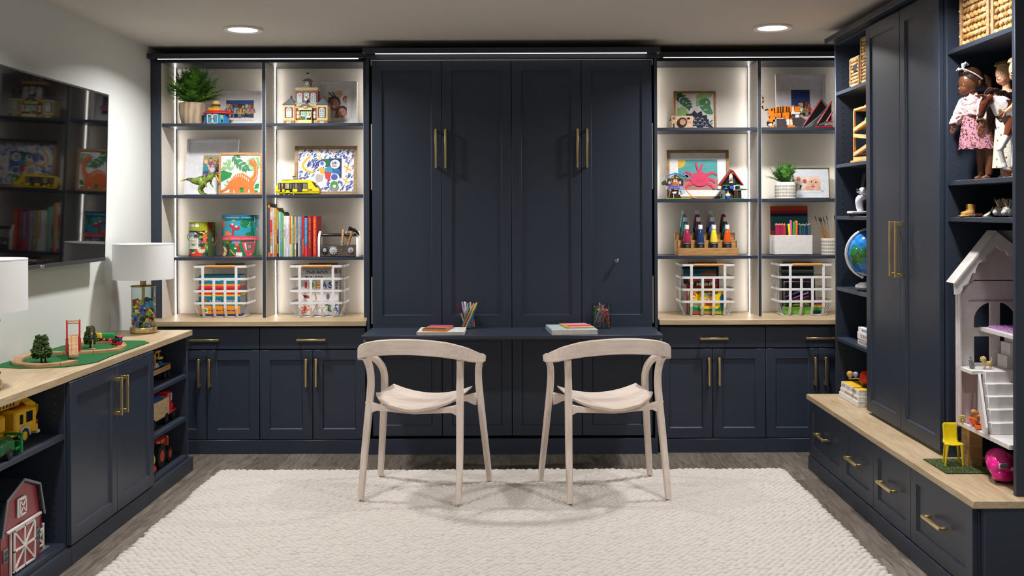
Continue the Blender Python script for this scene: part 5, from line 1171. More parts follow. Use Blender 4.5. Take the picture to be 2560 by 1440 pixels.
# generic spacecraft of black fins edged in red
t, p = IT('toy_spacecraft', 'black toy spacecraft of slanted fins edged in red, by the tall wardrobe', 'toy spacecraft', R12, 1120, 1364, 6.22, Y1)
for i, q in enumerate([[(892, 1310), (1185, 875), (1275, 1000), (1130, 1160), (905, 1345)], [(1100, 1285), (1330, 930), (1330, 1230), (1130, 1335)], [(1040, 1350), (1330, 1350), (1330, 1322), (1100, 1322)]]):
    m = MB('1b1b1e', p).prism(q, 150-70*i, 172-70*i); m.build('fin', vc('plastic'), t)
m = MB('cc1a20', p)
for a, b, d in (((890, 1310), (1186, 872), 146), ((1096, 1290), (1332, 926), 76), ((1040, 1348), (1332, 1344), 6), ((1240, 1250), (1332, 1095), 40), ((1240, 1255), (1332, 1258), 40)): m.cyl((a[0], d, a[1]), (b[0], d, b[1]), 13, n=6)
m.build('red_edge', vc('plastic'), t)
m = MB('6c7074', p)
for a, b, d in (((945, 1335), (1190, 1130), 140), ((1120, 1320), (1250, 1260), 66), ((1190, 880), (1270, 1000), 160)): m.cyl((a[0], d, a[1]), (b[0], d, b[1]), 18, n=6)
m.build('strut', vc('plastic'), t)

# ------------------------------------------------------------------ second right shelf
def d8(m, d):
    m.k('4f9fa0').rect(555, 1265, 622, 1175, d); m.k('d8b43c').sheet([(555, 622), (692, 622), (690, 690), (660, 750), (610, 775), (555, 778)], d-.2)
    m.k('b87a72').sheet(catmull([(640, 1175), (650, 1060), (720, 1010), (830, 1000), (1080, 1000), (1180, 990), (1265, 960), (1265, 1175)], 4)+[(640, 1175)], d-.3); m.k('ecebe9').rect(530, 1290, 1175, 1200, d-.35)
t, p = frame('oak frame with a pink paper crab under a yellow sun', R21, 348, 1472, 450, 1340, 6.35, Y2, 50, 'a8875c', .09, None, d8, 'ecebe9', 'grain', glass=False)
m = MB('d8486a', p); m.prism(circ(945, 980, 165, 132, 28), 10, 19)
for q in ([(930, 860), (880, 690), (872, 680)], [(950, 860), (985, 715), (990, 705)]): m.prism(band(q, [40, 34, 34]), 12, 19)
for q in (catmull([(800, 905), (740, 860), (700, 850), (650, 905)], 3), catmull([(1075, 905), (1140, 870), (1200, 870), (1255, 910)], 3), catmull([(790, 985), (740, 985), (690, 1000)], 3), catmull([(1095, 980), (1160, 990), (1220, 1045)], 3), catmull([(810, 1060), (740, 1080), (680, 1140)], 3), catmull([(1080, 1060), (1150, 1090), (1200, 1155)], 3)): m.prism(band(q, [52-3*i for i in range(len(q))]), 13, 20)
m.k('b0304e').sheet(band(catmull([(880, 970), (930, 1012), (990, 1010), (1040, 955)], 4), 7), 9.5)
m.build('paper_crab', vc('matte'), t, recalc=False)
# tree house
t, p = IT('toy_tree_house', 'colourful toy brick tree house with blue roof and orange slide', 'toy building', R21, 540, 1342, 6.2, Y2)
m = MB('86b82c', p).box(355, 850, 0, 210, 1328, 1341); m.k('6fa324')
for i in range(30): m.cyl((364+i*16.5, 6, 1329), (364+i*16.5, 6, 1322), 5, n=6)
m.build('base', vc('plastic'), t)
m = MB('4a2a1c', p)
for a, b, y0, y1 in ((430, 570, 1170, 1200), (410, 560, 1200, 1260), (400, 590, 1260, 1300), (385, 610, 1300, 1328)): m.cbox(a, b, 40, 170, y0, y1, 6)
m.tube([(470, 100, 1180), (380, 100, 1100), (300, 100, 1050)], [30, 22, 14], 6); m.build('trunk', vc('plastic'), t)
m = MB('2c5a34', p)
for i in range(34): x, y = rr.uniform(265, 345), rr.uniform(1010, 1080); m.ell((x, rr.uniform(60, 130), y), (16, 12, 9), 6, 4)
for x, y in ((600, 1220), (610, 1250), (590, 1200), (385, 1200), (380, 1180), (640, 1000), (660, 985), (690, 975)): m.ell((x, 40, y), (20, 14, 11), 6, 4)
m.build('leaves', vc('plastic'), t)
m = MB('b79ad2', p); m.box(345, 620, 20, 190, 1145, 1162); m.box(355, 640, 60, 190, 965, 1150); m.k('5a2a24').box(350, 420, 50, 60, 1010, 1100); m.box(560, 645, 50, 60, 1010, 1100)
for x, c in ((358, '6a4aa0'), (400, 'b79ad2'), (520, '8c6cc0'), (575, '6a4aa0'), (610, 'b79ad2')): m.k(c).box(x, x+34, 44, 58, 975, 1005)
for x in (392, 585): m.k('d8c6a0').ell((x, 46, 1050), (22, 8, 32), 8, 6)
m.k('e0662a').box(455, 535, 40, 60, 970, 1105); m.k('e8dfd2')
for i in range(2):
    for j in range(2): m.box(466+36*i, 494+36*i, 36, 42, 985+30*j, 1008+30*j)
m.k('c23c44').box(405, 425, 30, 44, 1070, 1100); m.k('3d8f5a').box(430, 450, 30, 44, 1030, 1090); m.k('e8b02c').box(545, 560, 30, 44, 1050, 1100); m.build('house', vc('plastic'), t)
m = MB('6f8fd0', p)
for i in range(7): m.k(['8c7ac8', '5a78c8'][i % 2]).box(356+i*34, 378+i*34, 10, 18, 1104, 1145)
m.k('6a88cc').box(350, 600, 8, 20, 1098, 1108); m.build('railing', vc('plastic'), t)
m = MB('2f86c8', p); m.prism([(310, 930), (490, 866), (505, 866), (690, 930), (690, 945), (500, 890), (315, 948)], 10, 200); m.k('a8cc3c').prism([(345, 962), (640, 958), (640, 966), (345, 970)], 20, 195); m.k('b79ad2').prism([(395, 958), (500, 896), (610, 958)], 50, 60); m.k('d8c48a').box(450, 540, 42, 52, 915, 955); m.k('3a2a24').ell((492, 40, 945), (24, 5, 22), 10, 6); m.k('8fb0d8').prism([(650, 945), (700, 880), (750, 945)], 60, 150); m.k('c8b8e0').box(660, 740, 60, 150, 905, 945); m.build('roof', vc('plastic'), t)
m = MB('7ab0e0', p)
for x in (605, 655): m.cyl((x, 0, 1140), (x-5, -6, 1245), 6, n=6)
for i in range(5): m.cyl((600, -4, 1160+20*i), (658, -4, 1160+20*i), 5, n=6)
m.build('ladder', vc('plastic'), t)
m = MB('e8772c', p).tube(catmull([(655, 20, 1140), (700, 0, 1200), (760, -10, 1270), (820, -16, 1312), (868, -18, 1322)], 4), 16, 6, flat=.5); m.build('slide', vc('plastic'), t)
m = MB('e6e4e0', p).cyl((464, 14, 1330), (464, 14, 1250), 7, n=6); m.ell((475, 14, 1232), (38, 14, 24), 8, 6); m.ell((505, 14, 1218), (16, 12, 14), 8, 6); m.build('toy_sign_post', vc('plastic'), t)
# A-frame
t, p = IT('toy_forest_house', 'black toy brick forest hut with steep red-edged roof and ladder', 'toy building', R21, 1500, 1342, 6.21, Y2)
MB('1f9a6a', p).prism([(1300, -20), (1720, -20), (1720, 190), (1300, 190)], 1330, 1341, 'z').build('base', vc('plastic'), t)
m = MB('26231f', p)
for a, b, y0, y1, d in ((1345, 1440, 1130, 1330, 30), (1440, 1560, 1050, 1330, 80), (1560, 1690, 1180, 1330, 30), (1330, 1700, 1250, 1330, 70), (1600, 1670, 1110, 1190, 60), (1355, 1420, 1090, 1140, 60)): m.k('26231f' if d != 70 else '35322e').cbox(a, b, d, 180, y0, y1, 5)
m.k('6a6a6c').box(1345, 1400, 26, 34, 1180, 1330); m.k('55432f').box(1640, 1670, 40, 60, 1130, 1180); m.build('trunk', vc('plastic'), t)
m = MB('1b1a1c', p)
for s, q in ((1, [(1290, 1095), (1500, 810), (1530, 830), (1330, 1110)]), (2, [(1510, 835), (1540, 825), (1725, 1095), (1690, 1100)])): m.prism(q, 20, 200)
m.prism([(1330, 1095), (1470, 900), (1470, 1080)], 60, 190); m.prism([(1560, 900), (1690, 1090), (1580, 1090)], 60, 190)
m.build('roof', vc('plastic'), t)
m = MB('d42028', p)
for a, b in (((1292, 1100), (1502, 822)), ((1520, 828), (1722, 1098))): m.cyl((a[0], 14, a[1]), (b[0], 14, b[1]), 12, n=6)
m.build('red_edge', vc('plastic'), t); m = MB('1d1c1e', p)
for i in range(13): m.cbox(1282+i*16.5, 1296+i*16.5, 16, 40, 1078-i*22.5, 1092-i*22.5, 3); m.cbox(1546+i*14, 1560+i*14, 16, 40, 838+i*20, 852+i*20, 3)
m.build('roof_studs', vc('plastic'), t); m = MB('1f7a4a', p); m.box(1320, 1470, 30, 60, 1085, 1108); m.box(1590, 1720, 30, 60, 1075, 1096)
for i in range(30): s = i % 2; m.ell((rr.uniform(1170, 1330) if s else rr.uniform(1680, 1800), rr.uniform(60, 130), rr.uniform(1160, 1180)), (20, 14, 8), 6, 4)
m.build('leaves', vc('plastic'), t)
m = MB('2f5ec8', p); m.cbox(1480, 1555, 20, 60, 1108, 1162, 4); m.ell((1410, 20, 1160), (34, 16, 18), 8, 5); m.build('blue_cloth', vc('plastic'), t)
m = MB('6a4a3c', p)
for x in (1556, 1612): m.box(x, x+9, 10, 20, 1190, 1328)
for i in range(7): m.box(1556, 1620, 8, 18, 1200+18*i, 1208+18*i)
m.build('ladder', vc('plastic'), t); MB('8a8c90', p).cbox(1530, 1680, 4, 60, 1176, 1190, 3).build('platform', vc('plastic'), t)
m = MB('3a3c40', p)
for i in range(4): m.tube([(1480, 80, 1030), (1500+12*i, 80, 980+10*i), (1545, 80, 950+24*i)], 5, 5)
m.cyl((1555, 90, 1090), (1555, 90, 880), 9, n=6); m.build('branch', vc('plastic'), t)
minifig('toy figure in blue with a grey beard beside the forest hut', R21, 1438, 1330, 130, 6.192, Y2+(1342-1330)*p[2]+.0004, 'dfe0e4', '2f63c8', hat='3a66c8')
# striped pot and fern, baby frame
t, p = IT('potted_fern', 'small fern in a white pot with rows of grey dashes', 'plant', R22, 600, 1337, 6.245, Y2); k = p[2]
def dashpot(t, p, H, r, n=56, rows=4, seed=1):
    k = p[2]; m = MB('e2d9cb'); m.lathe([(0, .0008), (r*.96*k, .0008), (r*k, 10*k), (r*k, (H-60)*k), (r*.88*k, (H-6)*k), (r*.84*k, H*k), (r*.78*k, (H-8)*k), (r*.8*k, (H-60)*k), (0, (H-62)*k)], 44)
    q = m.build('pot', vc('matte'), t); m = MB('7d7b7e'); rr_ = random.Random(seed)
    for j in range(rows):
        z0 = (H-60-(j+.62)*(H-70)/rows)*k
        for i in range(n):
            a = 2*PI*i/n; w = PI/n*.62; h = (H*.135+rr_.uniform(-5, 5))*k; R_ = r*1.004*k
            m.add([(R_*math.cos(a-w), R_*math.sin(a-w), z0), (R_*math.cos(a+w), R_*math.sin(a+w), z0), (R_*math.cos(a+w), R_*math.sin(a+w), z0+h), (R_*math.cos(a-w), R_*math.sin(a-w), z0+h)], [(0, 1, 2, 3)])
    o = m.build('dash_pattern', vc('matte'), q, recalc=False); o['kind'] = 'stuff'
dashpot(t, p, 298, 185); fern(t, 600, 1075, 330, 400, 60, p, 9, 24, ('3f7a2c', '5a9a3c', '76b04c', '2f6224'), .6, lim=(1.425, 2.0, 6.0, 6.43, 1.86))
def d9(m, d):
    m.k('e4c4b0').rect(815, 1250, 922, 1188, d); m.k('f0dcd0').rect(815, 1250, 922, 1010, d-.2); m.k('e8d8c8').sheet(circ(900, 1080, 80, 80, 20), d-.3); m.k('c87a6a').sheet(circ(850, 980, 40, 46), d-.5); m.k('c05a50').sheet(circ(965, 1020, 36, 42), d-.5); m.k('f0e4d8').sheet(circ(895, 1100, 60, 58, 18), d-.6); m.k('2a1818').sheet(circ(890, 1108, 20, 16), d-.9); m.sheet(circ(880, 1145, 14, 26), d-.9)
    m.k('ecd0bc').sheet(circ(1150, 985, 108, 70, 20), d-.9); m.k('e8b49c').sheet(circ(1135, 1060, 100, 100, 22), d-1.2); m.k('dba890').sheet(circ(1215, 1150, 50, 44), d-1); m.sheet(circ(1060, 1150, 90, 50), d-1); m.k('f0d4be').sheet([(1045, 960), (1100, 925), (1200, 925), (1248, 985), (1245, 1030), (1150, 975), (1050, 1000)], d-1.5)
    for x in (1085, 1165): m.k('3a2c30').sheet(circ(x, 1030 if x < 1100 else 1040, 15, 14), d-1.8)
    m.k('c8806c').sheet(circ(1108, 1075, 16, 12), d-1.8); m.k('b85a50').sheet(circ(1110, 1118, 34, 16), d-1.8)
    m.k('dfe4ec'); m.rect(780, 815, 900, 1210, d-2.5); m.rect(1250, 1300, 900, 1210, d-2.5); m.rect(780, 1300, 1188, 1230, d-2.5)
frame('small white frame with gold edge and a baby photo, beside the fern pot', R22, 740, 1412, 775, 1337, 6.33, Y2, 18, 'b8a06c', .1, None, d9, 'dfe4ec', 'metal', dep=45)

# ------------------------------------------------------------------ paint bottles on a stepped bamboo stand
t, p = IT('bottle_stand', 'stepped bamboo stand holding twelve paint bottles', 'stand', R31, 1105, 1255, 6.19, Y3); k = p[2]
tier = [(470, 1745, 1095, 1255, 0), (470, 1745, 935, 1100, 200), (470, 1745, 780, 940, 400)]; zt = []
for i, (x0, x1, y0, y1, d) in enumerate(tier):
    m = MB('c0935c', p).cbox(x0, x1, d, d+16, y0, y1, 3); m.build('front_rail', vc('grain'), t)
    m = MB('b98a54', p).box(x0+4, x1-4, d+14, d+206, y0+60, y0+74); m.build('step', vc('grain'), t); zt.append(Y3+(1255-(y0+60))*k)
m = MB('c79c68', p)
for x in (470, 1729): m.prism([(14, 1255), (14, 1110), (200, 1110), (200, 950), (400, 950), (400, 800), (606, 800), (606, 1255)], x, x+16, 'x')
m.build('end_panel', vc('grain'), t)
PR = [('back', 2, ['5fb0bc', 'a03c5c', 'b9aeb6', '7a3a1c'], ['pale teal', 'plum', 'pale grey', 'brown']), ('middle', 1, ['127a86', '2a2348', '3a5aa8', '0f5560'], ['teal', 'dark violet', 'cobalt blue', 'dark green blue']), ('front', 0, ['a8264e', '22386a', 'ecd23c', 'd8581c'], ['raspberry red', 'navy blue', 'yellow', 'orange'])]
for row, ti, cols, names in PR:
    for j in range(4):
        X = PX(1640+(645+287*j)/8.469, 6.19)+.006; yy = 6.19+(16+200*ti+91)*k
        t = T('paint_bottle', '%s paint bottle with white cap in the %s row of the bamboo stand' % (names[j], row), 'bottle', (X, yy, zt[ti]+.0003), group='paint bottles on the bamboo stand')
        h = 1/1000*(156 if ti == 0 else 156); b = .0243
        MB(cols[j]).lathe([(0, 0), (b*.97, 0), (b, .003), (b, .048), (b*.96, .062), (b*.8, .092), (b*.6, .116), (b*.48, .128), (0, .128)], 28).build('bottle', vc('gloss'), t)
        MB('e9e9ea').lathe([(0, .1282), (.0135, .1282), (.0135, .151), (.0125, .1545), (0, .1545)], 20).build('cap', vc('plastic'), t)
        m = MB('17181c').lathe([(b*1.012, .008), (b*1.012, .05), (b*1.004, .0505), (b*1.004, .0075)], 28)
        m.k('6d6e74'); fn = lambda x, z, o=1.02: (x, -math.sqrt(max((b*o)**2-x*x, 0)), z)
        m.add([fn(x, z) for z in (.041, .048) for x in [b*.9*(i/5-1) for i in range(11)]], [(i, i+1, 12+i, 11+i) for i in range(10)]); m.k('d8d8da').text('PAINT', -.008, .0428, .0036, 0, fn=lambda x, z: fn(x, z, 1.03)); m.k('b8b8bc').text('ACRYLIC', -.0075, .031, .003, 0, fn=lambda x, z: fn(x, z, 1.03)); m.text('120 ml', -.005, .024, .003, 0, fn=lambda x, z: fn(x, z, 1.03)); m.k('d8d8da').add([fn(x, z, 1.03) for z in (.012, .017) for x in (-.010, -.005, 0, .005, .010)], [(i, i+1, 6+i, 5+i) for i in range(4)])
        m.build('label_band', vc('paper'), t, recalc=False)

# ------------------------------------------------------------------ white pen box, notebook behind it, brush pot
t, p = IT('pen_box', 'white plastic box full of coloured pencils and markers', 'box', R32, 790, 1245, 6.2, Y3); k = p[2]
m = MB('d9d4d2', p); D = 430; m.cbox(386, 1196, 0, 14, 822, 1228, 5); m.cbox(386, 1196, D-14, D, 822, 1228, 5); m.box(386, 400, 10, D-10, 822, 1228); m.box(1182, 1196, 10, D-10, 822, 1228); m.box(395, 1190, 8, D-8, 1214, 1228); m.build('body', vc('plastic'), t)
m = MB('8a8684', p); m.box(420, 470, 20, 60, 1228, 1244); m.box(1120, 1170, 20, 60, 1228, 1244); m.box(420, 470, D-60, D-20, 1228, 1244); m.box(1120, 1170, D-60, D-20, 1228, 1244); m.k('2a2a2c').box(384, 386, 180, 200, 940, 1200); m.build('foot', vc('plastic'), t)
zi = Y3+(1245-1213)*k+.0004
pens = []
for i in range(12): pens.append((410+i*17+rr.uniform(-3, 3), 560+rr.uniform(0, 24), ['8f2a52', 'b8345e', 'c22c4c', 'a82a5c', 'd8384c', '8c2440'][i % 6], 60+rr.uniform(-10, 30), rr.uniform(-26, -8), 'pencil'))
pens += [(560, 560, 'd8c83c', 60, -20, 'pencil'), (610, 565, 'e0604c', 70, -14, 'pencil'), (640, 590, '2a2430', 110, -6, 'pencil')]
pens += [(690, 580, 'e6cf1e', 34, -62, 'marker'), (735, 550, 'd8641c', 90, -52, 'marker'), (735, 505, 'cf5aa0', 30, -6, 'marker'), (800, 535, '12a04c', 30, -8, 'marker'), (830, 510, 'b81f24', 70, -16, 'marker'), (860, 520, 'd86a1c', 36, 16, 'marker')]
for i in range(13): pens.append((905+i*20, 560+rr.uniform(0, 30), ['22304c', '2f5a9c', '1f8a3c', '2c2a4c', '27607c', '1c5a34', '2c62a8', '1f4a3c', '24345c'][i % 9], 50+rr.uniform(-10, 50), rr.uniform(-14, 4), 'pencil'))
CN = {'8f2a52': 'plum', 'b8345e': 'pink', 'c22c4c': 'crimson', 'a82a5c': 'magenta', 'd8384c': 'coral red', '8c2440': 'wine red', '22304c': 'navy', '2f5a9c': 'blue', '1f8a3c': 'bright green', '2c2a4c': 'indigo', '27607c': 'petrol blue', '1c5a34': 'dark green', '2c62a8': 'mid blue', '1f4a3c': 'bottle green', '24345c': 'dark blue', 'd8c83c': 'yellow', 'e0604c': 'salmon', '2a2430': 'black', 'e6cf1e': 'yellow', 'd8641c': 'orange', 'cf5aa0': 'pink', '12a04c': 'green', 'b81f24': 'red', 'd86a1c': 'bright orange'}
grp = {}
for x, yt, c, d, lean, kd in pens:
    tl = 1212-yt; n = 'pencil' if kd == 'pencil' else 'felt_pen'; key = (n, c); cnt = grp[key] = grp.get(key, 0)+1
    t, q = IT(n, '%s %s standing in the white pen box%s' % (CN[c], 'pencil' if n == 'pencil' else 'felt pen', '' if cnt == 1 else ', one further right of its like'), n.replace('_', ' '), R32, x, 1212, 6.2+d*k, zi, group='pens and pencils in the white box')
    top = (x+lean*-.0, 0, yt); bt = (x-lean*.0+(-lean), 0, 1212)
    if n == 'pencil':
        MB(c, q).tube([bt, (x, 0, yt+30)], 8.6, 6, smooth=False).build('barrel', vc('gloss'), t); m = MB('d9b88c', q).tube([(x, 0, yt+30), (x+(x-bt[0])*.04, 0, yt+6)], [8.6, 3.4], 6); m.k(c).tube([(x+(x-bt[0])*.04, 0, yt+6), (x+(x-bt[0])*.05, 0, yt-6)], [3.4, .8], 6); m.build('tip', vc('matte'), t)
    else: MB(c, q).tube([bt, (x+(bt[0]-x)*.5, 0, (yt+1212)/2)], 20, 12).build('barrel', vc('plastic'), t); MB(c, q).tube([(x+(bt[0]-x)*.5, 0, (yt+1212)/2), (x, 0, yt+8), (x, 0, yt)], [24, 24, 18], 12).build('cap', vc('gloss'), t)
t, p = IT('notebook', 'large striped notebook in orange, red, navy and teal behind the pens', 'notebook', R32, 705, 1250, 6.395, Y3+.0012, rx=-.05)
m = MB('c8502a', p); m.cbox(310, 1105, 0, 26, 240, 1248, 3)
for a, b, c in ((242, 330, 'cf5a2c'), (330, 392, 'c0283c'), (392, 458, '272f52'), (458, 560, '2a7a78'), (560, 760, '2c6e70'), (760, 900, 'cf5a2c')): m.k(c).rect(312, 1103, a, b, -1)
m.build('cover', vc('paper'), t, recalc=False); MB('ece6da', p).box(316, 1107, 3, 23, 246, 1244).build('pages', vc('paper'), t)
t, p = IT('brush_pot', 'white pot with grey dashes holding paint brushes, cut off by the tall unit', 'pot', R32, 1560, 1242, 6.26, Y3)
k = p[2]; dk_ = 352; m = MB('e2d9cb'); r = 182
m.lathe([(0, .0008), (r*.96*k, .0008), (r*k, 10*k), (r*k, dk_*k), (r*.93*k, dk_*k), (r*.93*k, 20*k), (0, 20*k)], 40); q = m.build('pot', vc('matte'), t); m = MB('7d7b7e')
for j in range(4):
    for i in range(56):
        a = 2*PI*i/56; w_ = PI/56*.6; z0 = (300-j*72-44)*k; R_ = r*1.004*k
        m.add([(R_*math.cos(a-w_), R_*math.sin(a-w_), z0), (R_*math.cos(a+w_), R_*math.sin(a+w_), z0), (R_*math.cos(a+w_), R_*math.sin(a+w_), z0+46*k), (R_*math.cos(a-w_), R_*math.sin(a-w_), z0+46*k)], [(0, 1, 2, 3)])
o = m.build('dash_pattern', vc('matte'), q, recalc=False); o['kind'] = 'stuff'
P0 = Y3+22*k+.0006
for i, (tx, ty, bx_, c, lab) in enumerate([(1240, 410, 1530, 'a8702c', 'leaning furthest left'), (1318, 430, 1545, '8a5a24', 'second from the left'), (1345, 445, 1560, 'b07a34', 'third from the left, dark bristles'), (1365, 440, 1580, '9a6428', 'in the middle of the bunch'), (1415, 425, 1600, 'a8702c', 'with wide black bristles'), (1440, 500, 1600, 'c08a44', 'short, behind the wide one'), (1490, 400, 1620, 'b88244', 'thin and separate to the right'), (1662, 380, 1650, 'b08040', 'upright at the edge of the tall unit')]):
    t, q = IT('paint_brush', 'wooden paint brush in the dashed pot, ' + lab, 'paint brush', R32, 1560, 1220, 6.26+(60-16*(i % 5))*k-.008, P0, group='brushes in the dashed pot')
    dx, dy = tx-bx_, ty-1216; A = lambda s: (bx_+dx*s, 0, 1216+dy*s)
    MB(c, q).tube([A(0), A(.3), A(.72)], [5, 10, 7], 8).build('handle', vc('gloss'), t); MB('b9b4a8', q).tube([A(.72), A(.86)], [7.5, 8.5], 8).build('ferrule', vc('metal'), t); MB('3a2c22', q).tube([A(.86), A(.93), A(1)], [8.5, 9, 1.5], 8).build('bristles', vc('fur'), t)

# ------------------------------------------------------------------ basket 3 and 4 contents
zb = CT+.0005+.0058
def board(lab, crop, cx, yb, Y, col, x0, x1, y0, y1, th, draw=None, rx=-.1, name='book', mat='paper', pages=True, cat='book'):
    t, p = IT(name, lab, cat, crop, cx, yb, Y, zb+.0004+th*abs(math.sin(rx))*Y/F/crop[2], rx=rx)
    m = MB(col, p)
    if pages: m.cbox(x0, x1, 0, 5, y0, y1, 2); m.cbox(x0, x1, th-5, th, y0, y1, 2); m.box(x0, x0+5, 3, th-3, y0, y1)
    else: m.cbox(x0, x1, 0, th, y0, y1, 2)
    if draw: draw(m, -1)
    m.build('cover', vc(mat), t, recalc=False)
    if pages: MB('ece6da', p).box(x0+5, x1-4, 5, th-5, y0+5, y1-5).build('pages', vc('paper'), t)
    return t
def b1(m, d): m.k('17161a').rect(580, 1275, 250, 300, d); m.k('1f7898').rect(600, 1225, 300, 700, d-.3); m.k('b8743c').sheet([(880, 400), (980, 350), (1100, 330), (1220, 350), (1225, 420)], d-.6)
board('tall black and blue activity book, rear one in the third basket', R41, 960, 1120, 6.33, '17161a', 640, 1275, 245, 1120, 40, b1)
def b2(m, d):
    for i in range(16): m.k(['1d1a18', '2a2622', '4c7a9c', 'd8d2c8', '8c6a3c'][i % 5]).sheet(leaf(660+36*i, 560+(i*37) % 50, 690+36*i, 450+(i*53) % 90, 22), d-.05*i)
    m.k('1d1a18').sheet([(790, 610), (800, 520), (880, 500), (900, 560), (1000, 520), (1090, 500), (1140, 610)], d-1.2); m.k('ece6de').text('*MESH', 850, 600, 60, d-1.5, w=260)
board('red coloring book with black animals, middle one in the third basket', R41, 960, 1120, 6.275, 'c82a30', 655, 1250, 425, 1120, 26, b2)
for i, (c, lb) in enumerate((('8c8a90', 'thin grey'), ('a8323c', 'thin dark red'), ('e6e2dc', 'thin white'))):
    t, p = IT('book', lb+' booklet standing sideways at the left of the third basket', 'book', R41, 640+22*i, 1120, 6.235, zb); MB(c, p).cbox(632+22*i, 648+22*i, 0, 330, 560+50*i, 1119, 2).build('cover', vc('paper'), t)
t, p = IT('crayon_box', 'large yellow and green crayon box in front of the third basket', 'crayon box', R41, 1055, 1120, 6.21, zb)
m = MB('f4cf12', p).cbox(715, 1395, 0, 120, 655, 960, 3); m.k('12803c').cbox(712, 1398, -1, 121, 958, 1118, 3); m.k('f4cf12').sheet([(860, 958), (1290, 958), (1230, 1010), (920, 1010)], -3)
m.k('1c2a20').text('*Crayola', 870, 712, 62, -3, w=340); m.k('5a2a6a').sheet(leaf(830, 690, 900, 740, 14), -3); m.sheet(leaf(1250, 690, 1190, 735, 14), -3)
for i in range(10):
    for j in range(3): m.k(['d84a5a', 'e0803c', 'd8b83c', '6fb04c', '3ca07c', '3c8ac0', '2c5ab0', '4a48a0', '7a48a0', 'a84a90'][i]).rect(900+26*i, 922+26*i, 728+18*j, 743+18*j, -2)
m.k('d83c48').sheet(circ(1060, 835, 62, 42, 18), -3); m.k('f4f0e8').text('*120', 1010, 862, 56, -4, w=110); m.k('d83c48').sheet([(1000, 895), (1140, 895), (1120, 950), (1020, 950)], -3)
m.k('d8344c').sheet(circ(775, 760, 50, 44), -2); m.k('f0e8dc').sheet(circ(790, 775, 22, 18), -3); m.k('1f6a9a').sheet([(1275, 790), (1320, 720), (1370, 780), (1370, 990), (1290, 990)], -3); m.k('8fd0d8').sheet([(780, 900), (840, 890), (905, 990), (790, 970)], -3)
for i in range(22): m.k(['c8344c', 'd85a3c', 'e0803c', 'd8a03c', 'c8b83c', '8fa83c'][min(i//4, 5)]).sheet([(735+30*i, 1112), (735+30*i, 1072), (747+30*i, 1045), (759+30*i, 1072), (759+30*i, 1112)], -4)
m.build('box', vc('paper'), t, recalc=False)
def b3(m, d):
    for a, b, c in ((318, 340, 'c89a90'), (340, 372, '3c8a84'), (430, 452, '3c8a84')): m.k(c).rect(462, 1120, a, b, d)
board('tall navy folder with rose and teal stripes, rear of the fourth basket', R42, 790, 1120, 6.32, '1a1f38', 500, 1110, 240, 1120, 30, b3)
board('plain navy folder leaning in the fourth basket, behind the pouch', R42, 820, 1120, 6.275, '1d2444', 560, 1130, 440, 1120, 24)
t, p = IT('pen_pouch', 'clear plastic pouch of colourful pens in the fourth basket', 'pouch', R42, 770, 1120, 6.222, zb+.0003)
MB('ffffff', p).cbox(540, 1040, 0, 110, 500, 985, 8).build('pouch', pane('pouch_film', 'e6e2ea', 1.6, .12), t); MB('c9c2cc', p).cbox(540, 1040, 20, 90, 500, 520, 6).build('zip', vc('gloss'), t)
MB('6fae3c', p).cbox(530, 1050, 0, 150, 988, 1118, 3).build('tray', vc('plastic'), t)
for i, (a, b, c, nm) in enumerate([((560, 800), (930, 655), '8a6cb8', 'violet'), ((570, 880), (1000, 720), 'b9a4d8', 'lilac'), ((620, 900), (1010, 790), 'd8347c', 'pink'), ((570, 945), (990, 860), '2ca04c', 'green'), ((640, 960), (1010, 910), '9ac83c', 'lime'), ((590, 700), (760, 940), '4a4a58', 'grey'), ((700, 965), (1020, 955), 'e0a078', 'peach')]):
    t, q = IT('pen', nm+' pen lying inside the clear pouch', 'pen', R42, 770, 1120, 6.222, zb+.0003, group='pens in the clear pouch'); d = 25+(i % 4)*20
    s = lambda f: (a[0]+(b[0]-a[0])*f, d, a[1]+(b[1]-a[1])*f)
    MB(c, q).tube([s(0), s(.65)], 11, 8).build('barrel', vc('gloss'), t); MB(c, q).tube([s(.65), s(1)], 13, 8).build('cap', vc('plastic'), t)
zq = zb
for i, (c, h, nm) in enumerate((('1c2340', 58, 'navy'), ('12a03c', 58, 'green'), ('e0c83c', 26, 'yellow'), ('e07a1c', 26, 'light orange'), ('4a2f7c', 26, 'purple'), ('e0541c', 30, 'orange red'))):
    t, p = IT('folder', nm+' card folder lying flat at the right of the fourth basket', 'folder', R42, 1150, 1120, 6.25, zq, group='flat folders in the fourth basket'); MB(c, p).cbox(1056, 1240, 0, 230, 1120-h, 1119.4, 2).build('card', vc('paper'), t); zq += h*p[2]+.0003
